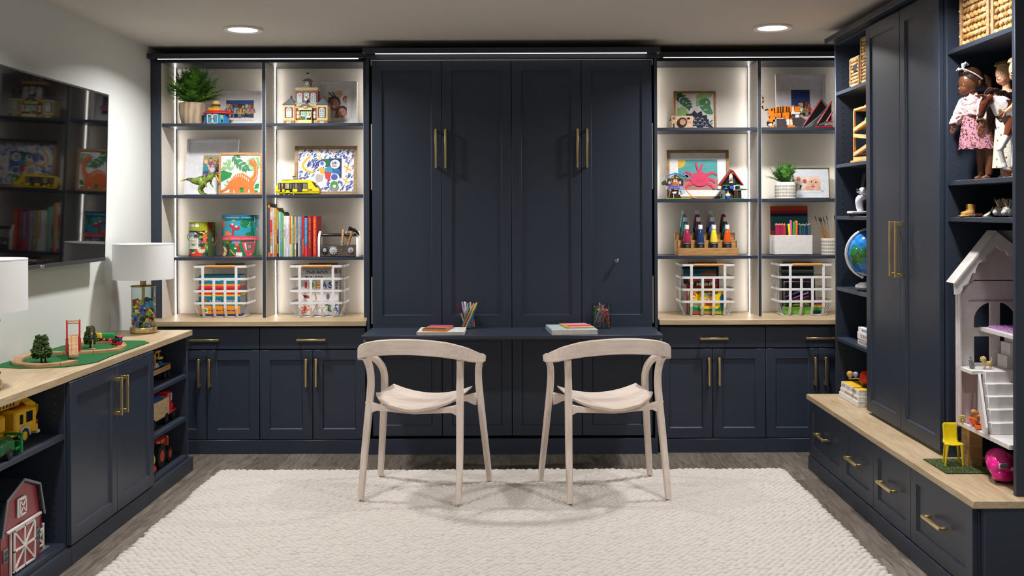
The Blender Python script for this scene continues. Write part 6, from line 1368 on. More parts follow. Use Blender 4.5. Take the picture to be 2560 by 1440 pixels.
# ------------------------------------------------------------------ far bay of the tall unit
def seagrass(lab, X, Y, z, L, D, H, row=.021, hole=False, post=None):
    """woven basket facing the room; strands are lumps laid row by row round the sides"""
    t = T('seagrass_basket', lab, 'basket', (X, Y, z+.0006), -PI/2, group='woven seagrass baskets'); rr = random.Random(int(Y*1000))
    m = MB('8a6238').box(-L/2+.008, L/2-.008, .008, D-.008, .001, H-.01); m.build('lining', vc('matte'), t)
    m = MB('c39a62'); n = int(H/row); lp = row*1.35; per = [((-L/2, 0), (1, 0), L), ((L/2, 0), (0, 1), D), ((-L/2, D), (0, -1), D)]
    for j in range(n):
        zc = (j+.5)*H/n
        for (ox, oy), (dx, dy), ln in per:
            for i in range(int(ln/lp)):
                u = (i+.5+.3*(j % 2))*ln/int(ln/lp)
                if u > ln: continue
                if hole and dx and abs(u-ln/2) < .035 and H-.075 < zc < H-.03: continue
                c = rr.uniform(.8, 1.15); m.col = tuple(q*c for q in lin(rr.choice(['c8a06a', 'b98d56', 'd2ae7c', 'a97c48', 'c9a574'])))
                b = len(m.v); m.ell((0, 0, 0), (lp*.64, row*.42, row*.42), 7, 5); tl = rr.uniform(.2, .5)*(1 if j % 2 else -1); ca, sa = math.cos(tl), math.sin(tl)
                for q in range(b, len(m.v)):
                    x, y, zz = m.v[q]; x, zz = x*ca-zz*sa, x*sa+zz*ca; m.v[q] = (ox+dx*(u+x)-dy*y, oy+dy*(u+x)+dx*(y+.004), zc+zz)
    o = m.build('weave', vc('matte'), t, recalc=False); o['kind'] = 'stuff'
    m = MB('b08a58').tube([(-L/2, 0, H), (L/2, 0, H), (L/2, D, H), (-L/2, D, H)], row*.45, 7, closed=True); m.build('rim', vc('matte'), t)
    for s in (-1, 1): MB('a8845a').tube([(s*L/2, 0, 0.006), (s*L/2, 0, H)], row*.42, 7).build('corner_binding', vc('grain'), t)
    if hole: MB('17120c').cbox(-.033, .033, -.001, .01, H-.072, H-.03, .004).build('hand_hole', vc('matte'), t)
seagrass('small woven seagrass basket with a hand hole, top shelf of the corner bookcase', 1.718, 5.357, 2.032, .14, .24, .145, .017, True)
seagrass('taller woven seagrass basket half hidden by the wardrobe door', 1.718, 5.185, 2.032, .14, .24, .225, .017)
seagrass('large woven seagrass basket above the dark haired doll', 1.73, 3.967, 2.032, .235, .25, .2, .023)
seagrass('large woven seagrass basket with a hand hole, by the near end panel', 1.73, 3.722, 2.032, .18, .25, .2, .023, True)
t = T('marble_run', 'wooden toy ball run with sloping ramps on the corner bookcase', 'toy ball run', (1.735, 5.27, 1.6416), -PI/2)
m = MB('cf9a5c').cbox(-.185, .185, -.012, .13, 0, .012, .002); m.build('base', vc('grain'), t)
for x in (-.175, .16):
    for y in (0, .1): MB('cf9a5c').cbox(x, x+.012, y, y+.012, .012, .282, .002).build('post', vc('grain'), t)
MB('c08a4e').cbox(-.165, .165, .1, .108, .012, .27, .001).build('back_panel', vc('grain'), t)
MB('d4a468').cbox(-.175, .172, 0, .112, .27, .282, .002).build('top', vc('grain'), t)
for i, (z0, z1) in enumerate(((.180, .228), (.152, .118), (.052, .105), (.030, .020))):
    m = MB('d9ab70'); m.add([(-.163, -.004, z0), (.163, -.004, z1), (.163, .012, z1), (-.163, .012, z0)]+[(-.163, -.004, z0-.018), (.163, -.004, z1-.018), (.163, .012, z1-.018), (-.163, .012, z0-.018)], [(0, 1, 2, 3), (7, 6, 5, 4), (0, 4, 5, 1), (1, 5, 6, 2), (2, 6, 7, 3), (3, 7, 4, 0)])
    m.add([(-.163, .012, z0-.008), (.163, .012, z1-.008), (.163, .098, z1-.008), (-.163, .098, z0-.008)], [(0, 1, 2, 3)]); m.build('ramp', vc('grain'), t)
m = MB('9a6a3c')
for i in range(6): m.cyl((-.05+i*.022, .02, .283), (-.05+i*.022, .09, .283), .009, n=10)
m.build('roller', vc('grain'), t)
tb = T('toy_ball', 'green ball resting on the ramp of the ball run', 'ball', (1.76, 5.285, 1.838)); MB('4ec03c').ell((0, 0, .0165), .0165, 20, 12).build('ball', vc('gloss'), tb)
T1, T2, R5 = (2070, 230, 4.364), (2070, 540, 4.5), (2070, 840, 7.2)
t, p = IT('toy_microscope', 'white and black toy microscope on the corner bookcase', 'microscope', T1, 400, 1345, 5.36, 1.3636)
m = MB('e8e6ea', p); m.cbox(243, 480, -60, 120, 1290, 1316, 6); m.k('2a2a2c').cyl((275, -30, 1345), (275, -30, 1314), 8, n=8); m.cyl((275, 90, 1345), (275, 90, 1314), 8, n=8); m.cyl((450, 20, 1345), (450, 20, 1314), 20, n=8); m.build('base', vc('plastic'), t)
m = MB('dfdce6', p).tube(catmull([(370, 20, 1300), (352, 20, 1230), (348, 20, 1165), (400, 20, 1130), (470, 20, 1110)], 4), 42, 10); m.build('arm', vc('plastic'), t)
MB('18181a', p).cyl((440, -30, 1245), (440, 70, 1245), 62, n=24).build('focus_wheel', vc('rubber'), t)
m = MB('e4e2ea', p).cbox(360, 470, -30, 70, 1030, 1112, 16); m.k('2f5a9c').cbox(392, 440, -34, -28, 1040, 1056, 4); m.build('head', vc('plastic'), t)
m = MB('1c1c1e', p)
for d in (-14, 44): m.tube([(392, d, 1020), (418, d, 870)], [20, 16], 10)
m.build('eyepiece', vc('plastic'), t); m = MB('c8c8cc', p)
for a, b in (((360, 1070), (322, 1050)), ((350, 1085), (318, 1075)), ((362, 1100), (368, 1130))): m.tube([(a[0], 20, a[1]), (b[0], 10, b[1])], [12, 9], 8)
m.build('lens_turret', vc('metal'), t)
t, p = IT('globe', 'blue illustrated globe on a white base in the corner bookcase', 'globe', T2, 478, 812, 5.33, .9816); k = p[2]
m = MB('2f7fc8'); nu, nv = 120, 76; m.ell((0, 0, 0), 258*k, nu, nv)
def gcol(c):
    x, y, z = c; r = 258*k; a = math.atan2(x, -y)/PI*180; e = math.asin(max(-1, min(1, z/r)))*57.3; n = math.sin(a*.31)+math.sin(e*.4+a*.12)+math.sin(a*.11-e*.23)
    if -75 < a < -28 and -48 < e < 2+6*math.sin(a*.3) and e > -48+(a+75)*.25 and a < -28-(2-e)*.35+10: return '2c7a3e' if n > -1.5 else 'b8604c'
    if -18 < a < 22 and 18 < e < 58+8*math.sin(a*.2): return 'c8b83c' if n > -.6 else 'a8503c'
    if 40 < a < 150 and -20 < e < 60 and n > -.3: return '2f8244'
    if e > 66 or e < -70: return 'dfe8ee'
    return '2f8ad8' if n > .9 else '1d62ac' if n < -1.2 else '2474c0'
for i, f in enumerate(m.f): m.c[i] = lin(gcol([sum(m.v[q][j] for q in f)/len(f) for j in range(3)]))
g = m.build('ball', vc('gloss'), t, loc=(0, 0, (812-395)*k)); g.rotation_euler = (0, .35, 0)
m = MB('e4e4e2'); A = [(-math.sin(a)*278*k, 0, math.cos(a)*278*k+417*k) for a in [-.35+i*PI/16 for i in range(17)]]; m.tube(A, 12*k*1.2, 8); m.ell(A[0], 20*k, 8, 6); m.ell(A[-1], 20*k, 8, 6); m.build('meridian_arm', vc('plastic'), t)
MB('e8e8ea').lathe([(0, 0), (120*k, 0), (168*k, 40*k), (165*k, 62*k), (120*k, 90*k), (40*k, 100*k), (30*k, 132*k), (0, 132*k)], 32).build('base', vc('gloss'), t); MB('2f8ac0').lathe([(119*k, .001), (126*k, 7*k), (122*k, 9*k)], 32).build('base_rim', vc('plastic'), t)
def stack(items, X, Y0, z):
    """books lying flat with their spines to the room"""
    for (lab, L, D, h, cov, spine, txts, off, top) in items:
        t = T('book', lab, 'book', (X+off, Y0, z), -PI/2); m = MB(cov)
        m.cbox(0, L, 0, .004, 0, h, .001); m.box(0, L, .002, D, 0, .0025); m.box(0, L, .002, D, h-.0025, h); m.k(spine).rect(.002, L-.002, .0015, h-.0015, -.0004)
        for s, x, c, w_ in txts: m.k(c).text(s, x, h*.28, h*.46, -.0008, w=w_)
        if top:
            m.k(top).rect(.004, L-.003, .004, D-.003, h+.0004, 'z'); m.k('2a2620').text('HOW FOOD', .05, D*.35, .022, h+.0008, 'z', w=.17); m.text('WORKS', .08, D*.6, .022, h+.0008, 'z', w=.12)
        m.build('cover', vc('paper'), t, recalc=False); MB('e6dfd2').box(.003, L-.003, .004, D-.003, .0026, h-.0026).build('pages', vc('paper'), t); z += h+.0004
stack([('white book with plain spine, bottom of the pile on the corner shelf', .25, .17, .029, 'e8e6e2', 'e2ddd2', [('NATIONAL ENCYCLOPEDIA', .02, '8a8478', .13)], 0, None), ('white book with red picture spine, middle of the pile on the corner shelf', .25, .17, .034, 'ecebea', 'e6e4ea', [('SCIENCE', .05, 'a8503c', .12)], -.002, None), ('white book with blue and orange spine, top of the pile on the corner shelf', .23, .16, .024, 'ecebea', 'ecebf0', [('MARVELS', .06, '3c5ab0', .09)], .003, None)], 1.722, 5.342, .7086)
stack([('large white boxed book, bottom of the pile on the bench', .31, .22, .026, 'eceaec', 'eceaec', [], 0, None), ('cream book with red spine lettering, middle of the bench pile', .30, .2, .022, 'e6e0d6', 'e6dfd4', [('THE STORY OF EVERYTHING', .08, 'a8584a', .2)], .006, None), ('yellow book with black spine lettering, top of the bench pile', .285, .19, .031, 'efede8', 'efede8', [('HOW', .02, '3a3a3c', .045), ('FOOD', .085, 'd8a82c', .06), ('WORKS', .17, '3a3a3c', .08)], .012, 'e8b81c')], 1.682, 5.528, .4062)
zt_ = .4062+.026+.022+.031+.0014
t, p = IT('planet_model', 'solar system model with a glowing amber sun and two small planets', 'planet model', R5, 690, 925, 5.33, zt_)
m = MB('1c1c20', p).cyl((690, 0, 925), (690, 0, 912), 90, n=24); m.cyl((690, 0, 912), (690, 0, 870), 26, n=12); m.build('base', vc('plastic'), t)
MB('e0761a', p).ell((690, 0, 748), 146, 32, 20).build('sun', pane('amber', 'f0981c', 1.2, .05), t); m = MB('e0701a', p).ell((690, 0, 745), 128, 24, 16); m.k('e0521a').ell((665, -80, 715), (50, 56, 44), 12, 8); m.build('core', vc('gloss'), t)
MB('e8861c', p).lathe([(0, 0)], 3) if False else None
m = MB('c9b48c', p).cbox(362, 690, -8, 8, 758, 776, 2); m.cyl((385, 0, 760), (385, 0, 740), 14, n=8); m.cyl((488, 0, 760), (488, 0, 735), 14, n=8); m.build('arm', vc('grain'), t)
MB('c8984a', p).ell((385, 0, 685), 58, 18, 12).build('planet', vc('gloss'), t); m = MB('8fa4c0', p).ell((488, 0, 690), 48, 18, 12); m.build('planet', vc('gloss'), t)
t = T('bookend', 'dark metal bookend standing beside the pile of books on the bench', 'bookend', (1.74, 5.155, .4062)); m = MB('26292e'); m.box(0, .12, 0, .004, 0, .14) ; m.v = [(x+(.03*(1-z/.14) if x < .01 else 0)-(.028 if z < .01 and x < .06 else 0), y, z) for x, y, z in m.v]; m.box(-.03, .1, -.05, .004, 0, .002); m.build('plate', vc('metal'), t)

# ------------------------------------------------------------------ dolls, horse and shoes in the near bay
U1, U2, U3, U4 = (2340, 120, 4.235), (2340, 440, 5.141), (2340, 680, 5.141), (2290, 920, 3.893)
ZB = 1.5106
def hand(m, x, d, y, dx, s=1.0):
    """palm, four curled fingers and a thumb, hanging from the wrist at x,y"""
    m.ell((x+dx*8, d, y+26*s), (20*s, 12*s, 30*s), 8, 6)
    for i in range(4):
        u = -17+11*i; L = (34, 42, 40, 30)[i]*s
        m.tube([(x+dx*8+u*s, d, y+48*s), (x+dx*10+u*s*1.1, d-3, y+(50+L*.55)), (x+dx*7+u*s*1.15, d-9, y+50+L)], [6.4*s, 5.8*s, 4.6*s], 6)
    m.tube([(x-dx*8, d-6, y+14*s), (x-dx*24-8, d-12, y+36*s), (x-dx*24-6, d-16, y+58*s)], [8*s, 7*s, 5*s], 6)
sp = .0019
t, p = IT('doll', 'dark skinned doll with brown ponytail in fluffy pink jacket and dotted skirt', 'doll', U1, 440, 1402, 4.075, ZB)
sk = '6a3f28'; m = MB(sk, p)
m.ell((352, 0, 365), (104, 92, 118), 18, 12); m.ell((310, 0, 440), (62, 62, 62), 14, 10); m.tube([(262, 0, 405), (246, 0, 438), (262, 0, 450)], [9, 11, 8], 6); m.ell((268, 0, 475), (17, 24, 12), 8, 6); m.ell((430, -86, 372), (15, 9, 27), 8, 6); m.ell((430, 86, 372), (15, 9, 27), 8, 6)
m.tube([(372, 0, 460), (392, 0, 560)], [46, 42], 12); m.tube([(392, 0, 540), (400, 0, 640), (420, 0, 760), (470, 0, 900)], [90, 84, 84, 95], 14)
m.tube([(330, 82, 600), (270, 96, 720), (228, 100, 830)], [34, 30, 24], 10); hand(m, 225, 100, 815, -1, 1.05); m.tube([(455, -92, 600), (462, -112, 720), (430, -118, 850)], [38, 35, 28], 10); hand(m, 420, -120, 835, -1, 1.2)
m.tube([(490, 45, 900), (500, 45, 1090), (505, 45, 1200), (500, 45, 1350)], [62, 54, 50, 36], 12); m.tube([(540, -45, 900), (548, -45, 1090), (552, -45, 1200), (540, -45, 1350)], [64, 56, 52, 38], 12)
for x, d in ((480, 45), (515, -45)): m.tube([(x+30, d, 1372), (x-20, d, 1378), (x-52, d, 1384)], [30, 27, 16], 10)
o = link('body', remesh(m, sp, 3), vc('skin'), t)
m = MB('f2ece4', p)
for d in (-1, 1): m.k('f2ece4').ell((274, d*42, 392), (9, 13, 11), 8, 6); m.k('2a140c').ell((266, d*43, 392), (5, 8, 9), 8, 6); m.k('1a0e0a').tube([(268, d*28, 372), (272, d*44, 368), (284, d*58, 376)], 2.2, 5)
m.k('8a3a34').ell((254, 0, 472), (7, 15, 4), 8, 5); m.k('7a332e').ell((257, 0, 482), (7, 13, 5), 8, 5); m.build('face', vc('gloss'), t)
m = MB('2e1c14', p); m.ell((385, 0, 320), (118, 104, 118), 18, 12); m.ell((330, 0, 265), (90, 92, 52), 14, 10); m.ell((440, 0, 350), (70, 92, 84), 14, 10); m.tube(catmull([(470, 0, 330), (530, 0, 330), (565, 0, 390), (545, 0, 470)], 4), [26, 40, 52, 58, 62, 62, 60, 56, 50, 44, 36, 26, 14], 10)
def hcut(v): return '33201a' if math.sin(v.x*900+v.z*300) > 0 else '4a3022'
mh = remesh(m, .0024, 2, hcut)
for v in mh.vertices:
    z = 1402-v.co.z/p[2]; x = 440+v.co.x/p[2]
    if x < 330+.0*z and z > 345: v.co.x += (350-x)*p[2]*.9
link('hair', mh, vc('hair'), t)
q = [(282+48*math.cos(0), 0, 0)]; m = MB('f0dde0', p); arc_ = [(385+124*math.cos(a)*.62-30*0, 108*math.sin(a), 318+70*math.cos(a)*.75-52*(1-abs(math.sin(a)))) for a in [PI*2*i/24 for i in range(24)]]
hb = [(280+170*s, -(60+48*math.sin(s*PI*.8)), 236+104*s) for s in [i/8 for i in range(9)]]; m.tube(hb, 18, 6, flat=.45); m.tube([(x, -d, y) for x, d, y in hb], 18, 6, flat=.45); m.tube([(280, -60, 236), (275, 0, 222), (280, 60, 236)], 18, 6, flat=.45); m.build('headband', vc('fabric'), t)
m = MB('dfe6ea', p)
for a, b, c in (((272, -30, 235), (300, -50, 165), (330, -40, 190)), ((270, -30, 240), (225, -40, 225), (205, -30, 250)), ((275, -30, 236), (270, -60, 185), (295, -70, 170)), ((268, -30, 238), (240, -60, 235), (215, -70, 240))): m.tube([a, b, c], [8, 26, 12], 8, flat=.35)
m.build('bow', vc('fabric'), t); MB('7a3a5c', p).ell((478, 0, 322), (16, 18, 16), 8, 6).build('hair_tie', vc('gloss'), t)
m = MB('e6c4c6', p); m.tube([(385, 0, 510), (388, 0, 570), (395, 0, 640), (400, 0, 715)], [62, 108, 108, 100], 16); m.tube([(335, 70, 560), (285, 98, 680), (245, 104, 800)], [58, 54, 46], 12); m.tube([(452, -76, 560), (470, -112, 680), (445, -122, 775)], [60, 62, 52], 12); m.tube([(340, 0, 500), (430, 0, 500)], [40, 44], 12)
rr = random.Random(5)
for i in range(520):
    j = rr.choice([0, 0, 1, 2]); s = rr.random(); a = rr.random()*2*PI; c, r_ = [((386+14*s, 0, 530+185*s), 104), ((335-90*s, 70+34*s, 560+240*s), 54), ((452+(18*s if s < .5 else 18-25*(s-.5)*2), -76-46*s, 560+215*s), 58)][j]
    m.ell((c[0]+r_*math.cos(a), c[1]+r_*math.sin(a), c[2]), (13, 13, 13), 5, 4)
link('jacket', remesh(m, .0026, 1), vc('fur'), t)
m = MB('c88ca0', p); n = 48; pr = [(95, 700), (118, 760), (160, 880), (196, 1000), (212, 1072)]; vs, fs = [], []
for i, (r_, y) in enumerate(pr):
    for j in range(n): a = 2*PI*j/n; w_ = 1+.05*math.sin(j*2*PI/n*9)*i/4; vs.append(((398+70*(y-700)/372)+r_*w_*math.cos(a), r_*.62*w_*math.sin(a), y+(8*math.sin(j*1.7) if i == 4 else 0)))
for i in range(4):
    for j in range(n): fs.append((i*n+j, i*n+(j+1) % n, (i+1)*n+(j+1) % n, (i+1)*n+j))
m.add(vs, fs, True); sk_ = m.build('skirt', vc('fabric'), t)
m = MB('6a4a3c', p)
for i in range(240):
    s = rr.random(); a = -rr.random()*PI; y = 730+330*s; b = min(int(4*s), 3); f_ = (y-pr[b][1])/(pr[b+1][1]-pr[b][1]) if pr[b+1][1] != pr[b][1] else 0; r_ = pr[b][0]+(pr[b+1][0]-pr[b][0])*f_+4
    m.k(rr.choice(['6a4a3c', '7a5648', 'e0c8a0', '8a6050'])); c = (398+70*(y-700)/372+r_*1.02*math.cos(a), r_*.66*math.sin(a), y); m.ell(c, (6.5, 3, 6.5), 6, 4)
o = m.build('sequins', vc('foil'), sk_, recalc=False); o['kind'] = 'stuff'
# second and third doll
def fairdoll(lab, cx, cyb, Y, hx, hy, hair, dress, hatcol, arm, dw=1.0):
    t, p = IT('doll', lab, 'doll', U1, cx, cyb, Y, ZB); m = MB('d8a584', p)
    m.ell((hx, 0, hy), (88, 86, 112), 18, 12); m.ell((hx-24, 0, hy+72), (58, 62, 54), 14, 10); m.ell((hx-86, -28, hy+40), (10, 10, 9), 8, 6); m.ell((hx-66, -26, hy+68), (22, 26, 16), 8, 6); m.tube([(hx+16, 0, hy+80), (hx+26, 0, hy+190)], [44, 42], 12)
    m.tube([(hx+26, 0, hy+180), (hx+30, 0, hy+400), (hx+30, 0, hy+620)], [84*dw, 90*dw, 100*dw], 14)
    for d in (-46, 46): m.tube([(hx+24, d, hy+600), (hx+24, d, cyb-70), (hx+16, d, cyb-32)], [60, 46, 34], 12); m.tube([(hx+30, d, cyb-28), (hx-40, d, cyb-20)], [28, 18], 10)
    if arm: m.tube(arm, [36, 32, 24], 10); e = arm[-1]; hand_x = e[0]; m.ell((e[0]-32, e[1], e[2]), (36, 14, 24), 10, 6); [m.tube([(e[0]-50, e[1]-4, e[2]-26+16*i), (e[0]-82, e[1]-8, e[2]-30+22*i), (e[0]-104+6*abs(i-1), e[1], e[2]-22+22*i)], [8, 7, 5], 6) for i in range(4)]; m.tube([(e[0]-20, e[1]-8, e[2]+18), (e[0]-34, e[1]-14, e[2]+46), (e[0]-52, e[1]-10, e[2]+58)], [9, 8, 6], 6)
    else: m.tube([(hx-40, -80, hy+250), (hx-66, -96, hy+380), (hx-70, -96, hy+480)], [36, 30, 24], 10)
    link('body', remesh(m, .0021, 3), vc('skin'), t)
    m = MB(hair, p); m.ell((hx+24, 0, hy-34), (104, 98, 104), 16, 10); m.tube(catmull([(hx-60, 60, hy-70), (hx-30, 80, hy-110), (hx+40, 90, hy-120), (hx+110, 60, hy-40)], 4), 24, 8); mh = remesh(m, .0028, 2, lambda v: hair if math.sin(v.x*700+v.z*500) > -.2 else 'a8894e')
    for v in mh.vertices:
        x = cx+v.co.x/p[2]; z = cyb-v.co.z/p[2]
        if x < hx-10 and z > hy-75: v.co.x += (hx-5-x)*p[2]*.95
    link('hair', mh, vc('hair'), t)
    m = MB('f4efe8', p)
    for d in (-62, 6): xx = hx-80+(12 if d < -40 else 0); m.k('f4efe8').ell((xx+8, d, hy+5), (9, 14, 12), 8, 6); m.k('3f5f86').ell((xx, d-2, hy+6), (5, 9, 9), 8, 6); m.k('16100c').ell((xx-3, d-2, hy+6), (3, 5, 5), 8, 6); m.k('6a4a30').tube([(xx+4, d-12, hy-14), (xx+2, d, hy-18), (xx+6, d+12, hy-14)], 2, 5)
    m.k('c8605c').ell((hx-84, -26, hy+66), (9, 16, 5), 8, 5); m.build('face', vc('gloss'), t)
    m = MB(dress, p); m.tube([(hx+26, 0, hy+195), (hx+28, 0, hy+300), (hx+30, 0, hy+430), (hx+30, 0, cyb-120)], [90*dw, 104*dw, 108*dw, 150*dw], 20); d_ = m.build('dress', vc('fabric'), t)
    m = MB('c8a050', p)
    for i in range(40): a = -rr.random()*PI; s = rr.random(); y = hy+440+(cyb-130-hy-440)*s; r_ = (111+40*s)*dw; m.ell((hx+30+r_*math.cos(a), r_*math.sin(a), y), (11, 5, 11), 6, 4)
    o = m.build('dress_pattern', vc('matte'), d_, recalc=False); o['kind'] = 'stuff'
    if hatcol: m = MB(hatcol, p); m.tube(catmull([(hx-64, -66, hy-46), (hx-40, -84, hy-78), (hx+10, -92, hy-110), (hx+60, -60, hy-128)], 4), 20, 6, flat=.5); m.build('headband', vc('fabric'), t)
fairdoll('fair doll with braided blond hair and cream dress standing behind the toy horse', 740, 1391, 3.97, 728, 265, 'c9a864', 'e8e2d2', None, None)
fairdoll('fair doll with white headband, arm over the toy horse, mostly behind the end panel', 850, 1372, 3.685, 870, 232, 'b8a88c', 'dfe4ea', 'dfe2e4', [(890, -20, 500), (850, 60, 620), (800, 120, 672)], .62)
# horse
t, p = IT('toy_horse', 'brown and white toy horse with dark mane in front of the dolls', 'toy horse', U1, 800, 1381, 3.835, ZB)
m = MB('ece8e6', p)
m.tube(catmull([(478, 0, 735), (480, 0, 690), (505, 0, 610), (540, 0, 545), (560, 0, 520)], 4), [30, 33, 36, 38, 42, 46, 50, 54, 58, 60, 60, 60, 58, 56, 52, 46, 40], 12); m.ell((470, 0, 728), (26, 32, 24), 8, 6)
m.tube(catmull([(540, 0, 530), (610, 0, 530), (680, 0, 580), (740, 0, 660), (790, 0, 720)], 4), [58, 66, 72, 78, 84, 90, 96, 102, 108, 112, 116, 120, 122, 122, 122, 120, 118], 14); m.tube([(760, 0, 720), (900, 0, 720), (1050, 0, 700), (1150, 0, 690)], [125, 122, 122, 120], 14)
for d in (-1, 1): m.tube([(505, d*34, 528), (470, d*40, 505), (425, d*40, 502)], [20, 17, 4], 6)
m.tube(catmull([(790, -62, 760), (735, -64, 920), (660, -64, 1060), (655, -64, 1090), (690, -64, 1220), (705, -64, 1270), (755, -64, 1325)], 3), [70, 62, 54, 46, 40, 36, 36, 36, 34, 30, 27, 25, 24, 27, 29, 28, 32, 36, 38], 10); m.tube([(860, 62, 780), (868, 62, 1000), (862, 62, 1080), (866, 62, 1300), (858, 62, 1350)], [66, 42, 36, 28, 36], 10)
for d in (-62, 62): m.tube([(1120, d, 720), (1140, d, 900), (1170, d, 1030), (1150, d, 1180), (1150, d, 1320), (1140, d, 1350)], [90, 62, 36, 30, 28, 36], 10)
def hcol(v):
    x = 800+v.x/p[2]; y = 1381-v.z/p[2]; d = v.y/p[2]
    if y > 1290: return '9a5a3c'
    n = 26*math.sin(x*.05)+18*math.sin(y*.06+d*.03)
    if x < 590+n*.3 and y < 780:
        return 'efe9e4' if (abs(d) < 16 and x < 505-(y-600)*.12+10 and y < 700) else ('2a1a16' if y > 725 and x < 470 else '5a2e20')
    if 560 < y < 680+n and x > 715+n: return '5a2e20'
    if x > 655+n*.6 and 740+n < y < 930-n*.5 and x < 800: return '6a3826'
    if x > 640 and 660+n*.5 < y < 760 and x < 700: return '6a3826'
    return 'eae6e6'
link('body', remesh(m, .0022, 3, hcol), vc('gloss'), t)
m = MB('3a2016', p)
for i in range(26): s = i/25; x = 515+270*s; y = 500+70*s+10*math.sin(i); m.tube(catmull([(x, 0, y), (x+30, -50-20*math.sin(i*2), y-60+30*s), (x+80, -75, y-40), (x+110+30*math.sin(i), -82, y+20+30*s)], 3), [10, 15, 17, 17, 16, 15, 13, 10, 7, 3], 6)
for i in range(14): x = 585+i*5; m.tube(catmull([(x-10, 58, 600), (x, 72, 690), (x+16*math.sin(i), 78, 790), (x+20+8*math.sin(i*3), 78, 860)], 3), [12, 15, 16, 16, 15, 14, 12, 10, 7, 3], 6)
m.build('mane', vc('hair'), t)
m = MB('120c0a', p)
for d in (-1, 1): m.ell((488, d*46, 598), (13, 7, 14), 8, 6); m.ell((458, d*16, 738), (6, 5, 8), 6, 4)
m.build('eye', vc('gloss'), t)
# shoes and slippers
ZS = 1.3676
t, p = IT('toy_boots', 'pair of tan rubber doll boots beside the brown doll shoes', 'doll boots', U2, 450, 528, 4.03, ZS)
for nm, dx, d in (('boot', 0, 0), ('boot', 60, 190)):
    m = MB('b98c46', p); m.tube([(462+dx, d, 365), (460+dx, d, 430), (452+dx, d, 490)], [52, 48, 52], 14); m.tube(catmull([(455+dx, d, 480), (400+dx, d, 488), (345+dx, d, 498)], 4), [46, 44, 42, 40, 38, 36, 34, 31, 26], 12); m.cbox(312+dx, 505+dx, d-44, d+44, 510, 527, 12); link(nm, remesh(m, .0024, 3), vc('rubber'), t)
t, p = IT('toy_shoes', 'pair of dark brown doll shoes between the boots and the unicorn slippers', 'doll shoes', U2, 535, 528, 3.93, ZS)
for d in (0, 90):
    m = MB('3c2420', p); m.tube([(598, d, 505), (550, d, 505), (500, d, 510), (472, d, 514)], [24, 26, 26, 16], 12); m.cbox(468, 610, d-24, d+24, 517, 527, 5); link('shoe', remesh(m, .0022, 2), vc('gloss'), t)
t, p = IT('doll_sandals', 'cream glittery doll sandal leaning on the unicorn slippers', 'doll sandals', U2, 680, 530, 3.9, ZS); m = MB('c9c4ac', p); m.tube(catmull([(615, 0, 515), (670, 0, 495), (720, 0, 440), (735, 0, 400)], 4), [16, 24, 30, 34, 36, 34, 30, 26, 24, 22, 18, 14, 8], 10, flat=.6); m.cbox(608, 740, -34, 34, 514, 529, 6); m.build('sole', vc('foil'), t)
for i, (dx, Yq, lab) in enumerate(((0, 3.84, 'white furry unicorn slipper with gold horn, the far one of the two'), (112, 3.74, 'white furry unicorn slipper with gold horn, the near one by the end panel'))):
    t, p = IT('unicorn_slipper', lab, 'slipper', U2, 830+dx, 530, Yq, ZS, group='unicorn slippers'); m = MB('dcd6d0', p); m.ell((850+dx, 0, 450), (90, 74, 76), 14, 10); m.ell((778+dx, 0, 470), (50, 44, 42), 12, 8)
    for j in range(130):
        a, e = rr.random()*2*PI, rr.uniform(-.3, 1.5); c = Vector((math.cos(a)*math.cos(e), math.sin(a)*math.cos(e), -math.sin(e))); b = Vector((850+dx, 0, 450)); L = rr.uniform(14, 30)+(70 if e > .9 else 0)
        m.k(rr.choice(['e6e2de', 'd2cac2', 'a89c92'])).tube([b+Vector((c.x*84, c.y*70, c.z*70)), b+Vector((c.x*(84+L), c.y*(70+L), c.z*(70+L)))], [9, 1], 5)
    m.build('fur_body', vc('fur'), t); m = MB('c8a04c', p).tube([(800+dx, -20, 390), (775+dx, -22, 345), (738+dx, -24, 285)], [14, 9, 2], 8); m.build('horn', vc('metal'), t)
    m = MB('141214', p)
    for d in (-1, 1): m.ell((812+dx, d*62, 405), (10, 8, 10), 8, 6)
    m.ell((752+dx, -16, 460), (5, 8, 10), 6, 4); m.build('eye', vc('gloss'), t)
# ------------------------------------------------------------------ dollhouse on the bench
def xw(px, Y): return PX(px, Y)
t = T('dollhouse', 'tall white dollhouse with scalloped gable, arched windows and stairs', 'dollhouse', (0, 0, 0))
WL, PK = 'd8cfce', 'd3b9ba'; YW = 4.05; k0 = YW/F
m = MB(WL)
def P_(pts): return [(PX(a, YW), PZ(b, a, YW)) for a, b in pts]
zf, zm = .575, .787
def wallpc(pts, c): m.k(c).prism(P_(pts), YW, YW+.012)
for a, b in ((2391, 2434), (2475, 2499), (2541, 2622)): wallpc([(a, 915), (b, 915), (b, 700), (a, 740 if a == 2391 else 700)], WL)
for y0, y1 in ((819, 841), (907, 915)): wallpc([(2434, y0), (2475, y0), (2475, y1), (2434, y1)], WL); wallpc([(2499, y0), (2541, y0), (2541, y1), (2499, y1)], WL)
arc = [(2487.5-53.5*math.cos(a), 800-46*math.sin(a)) for a in [i*PI/2/8 for i in range(9)]]
wallpc([(2434, 700), (2475, 700), (2475, 757)]+[q for q in arc[::-1] if q[0] < 2475]+[(2434, 800)], WL); wallpc([(2499, 700), (2541, 700), (2541, 800)]+[(4975-q[0], q[1]) for q in arc if q[0] < 2475]+[(2499, 757)], WL)
wallpc([(2391, 740), (2400, 690), (2485, 585), (2622, 640), (2622, 702), (2434, 702)], 'd4c9c8'); wallpc([(2391, 915), (2622, 915), (2622, 1068), (2391, 1066)], PK)
m.build('end_wall', vc('matte'), t)
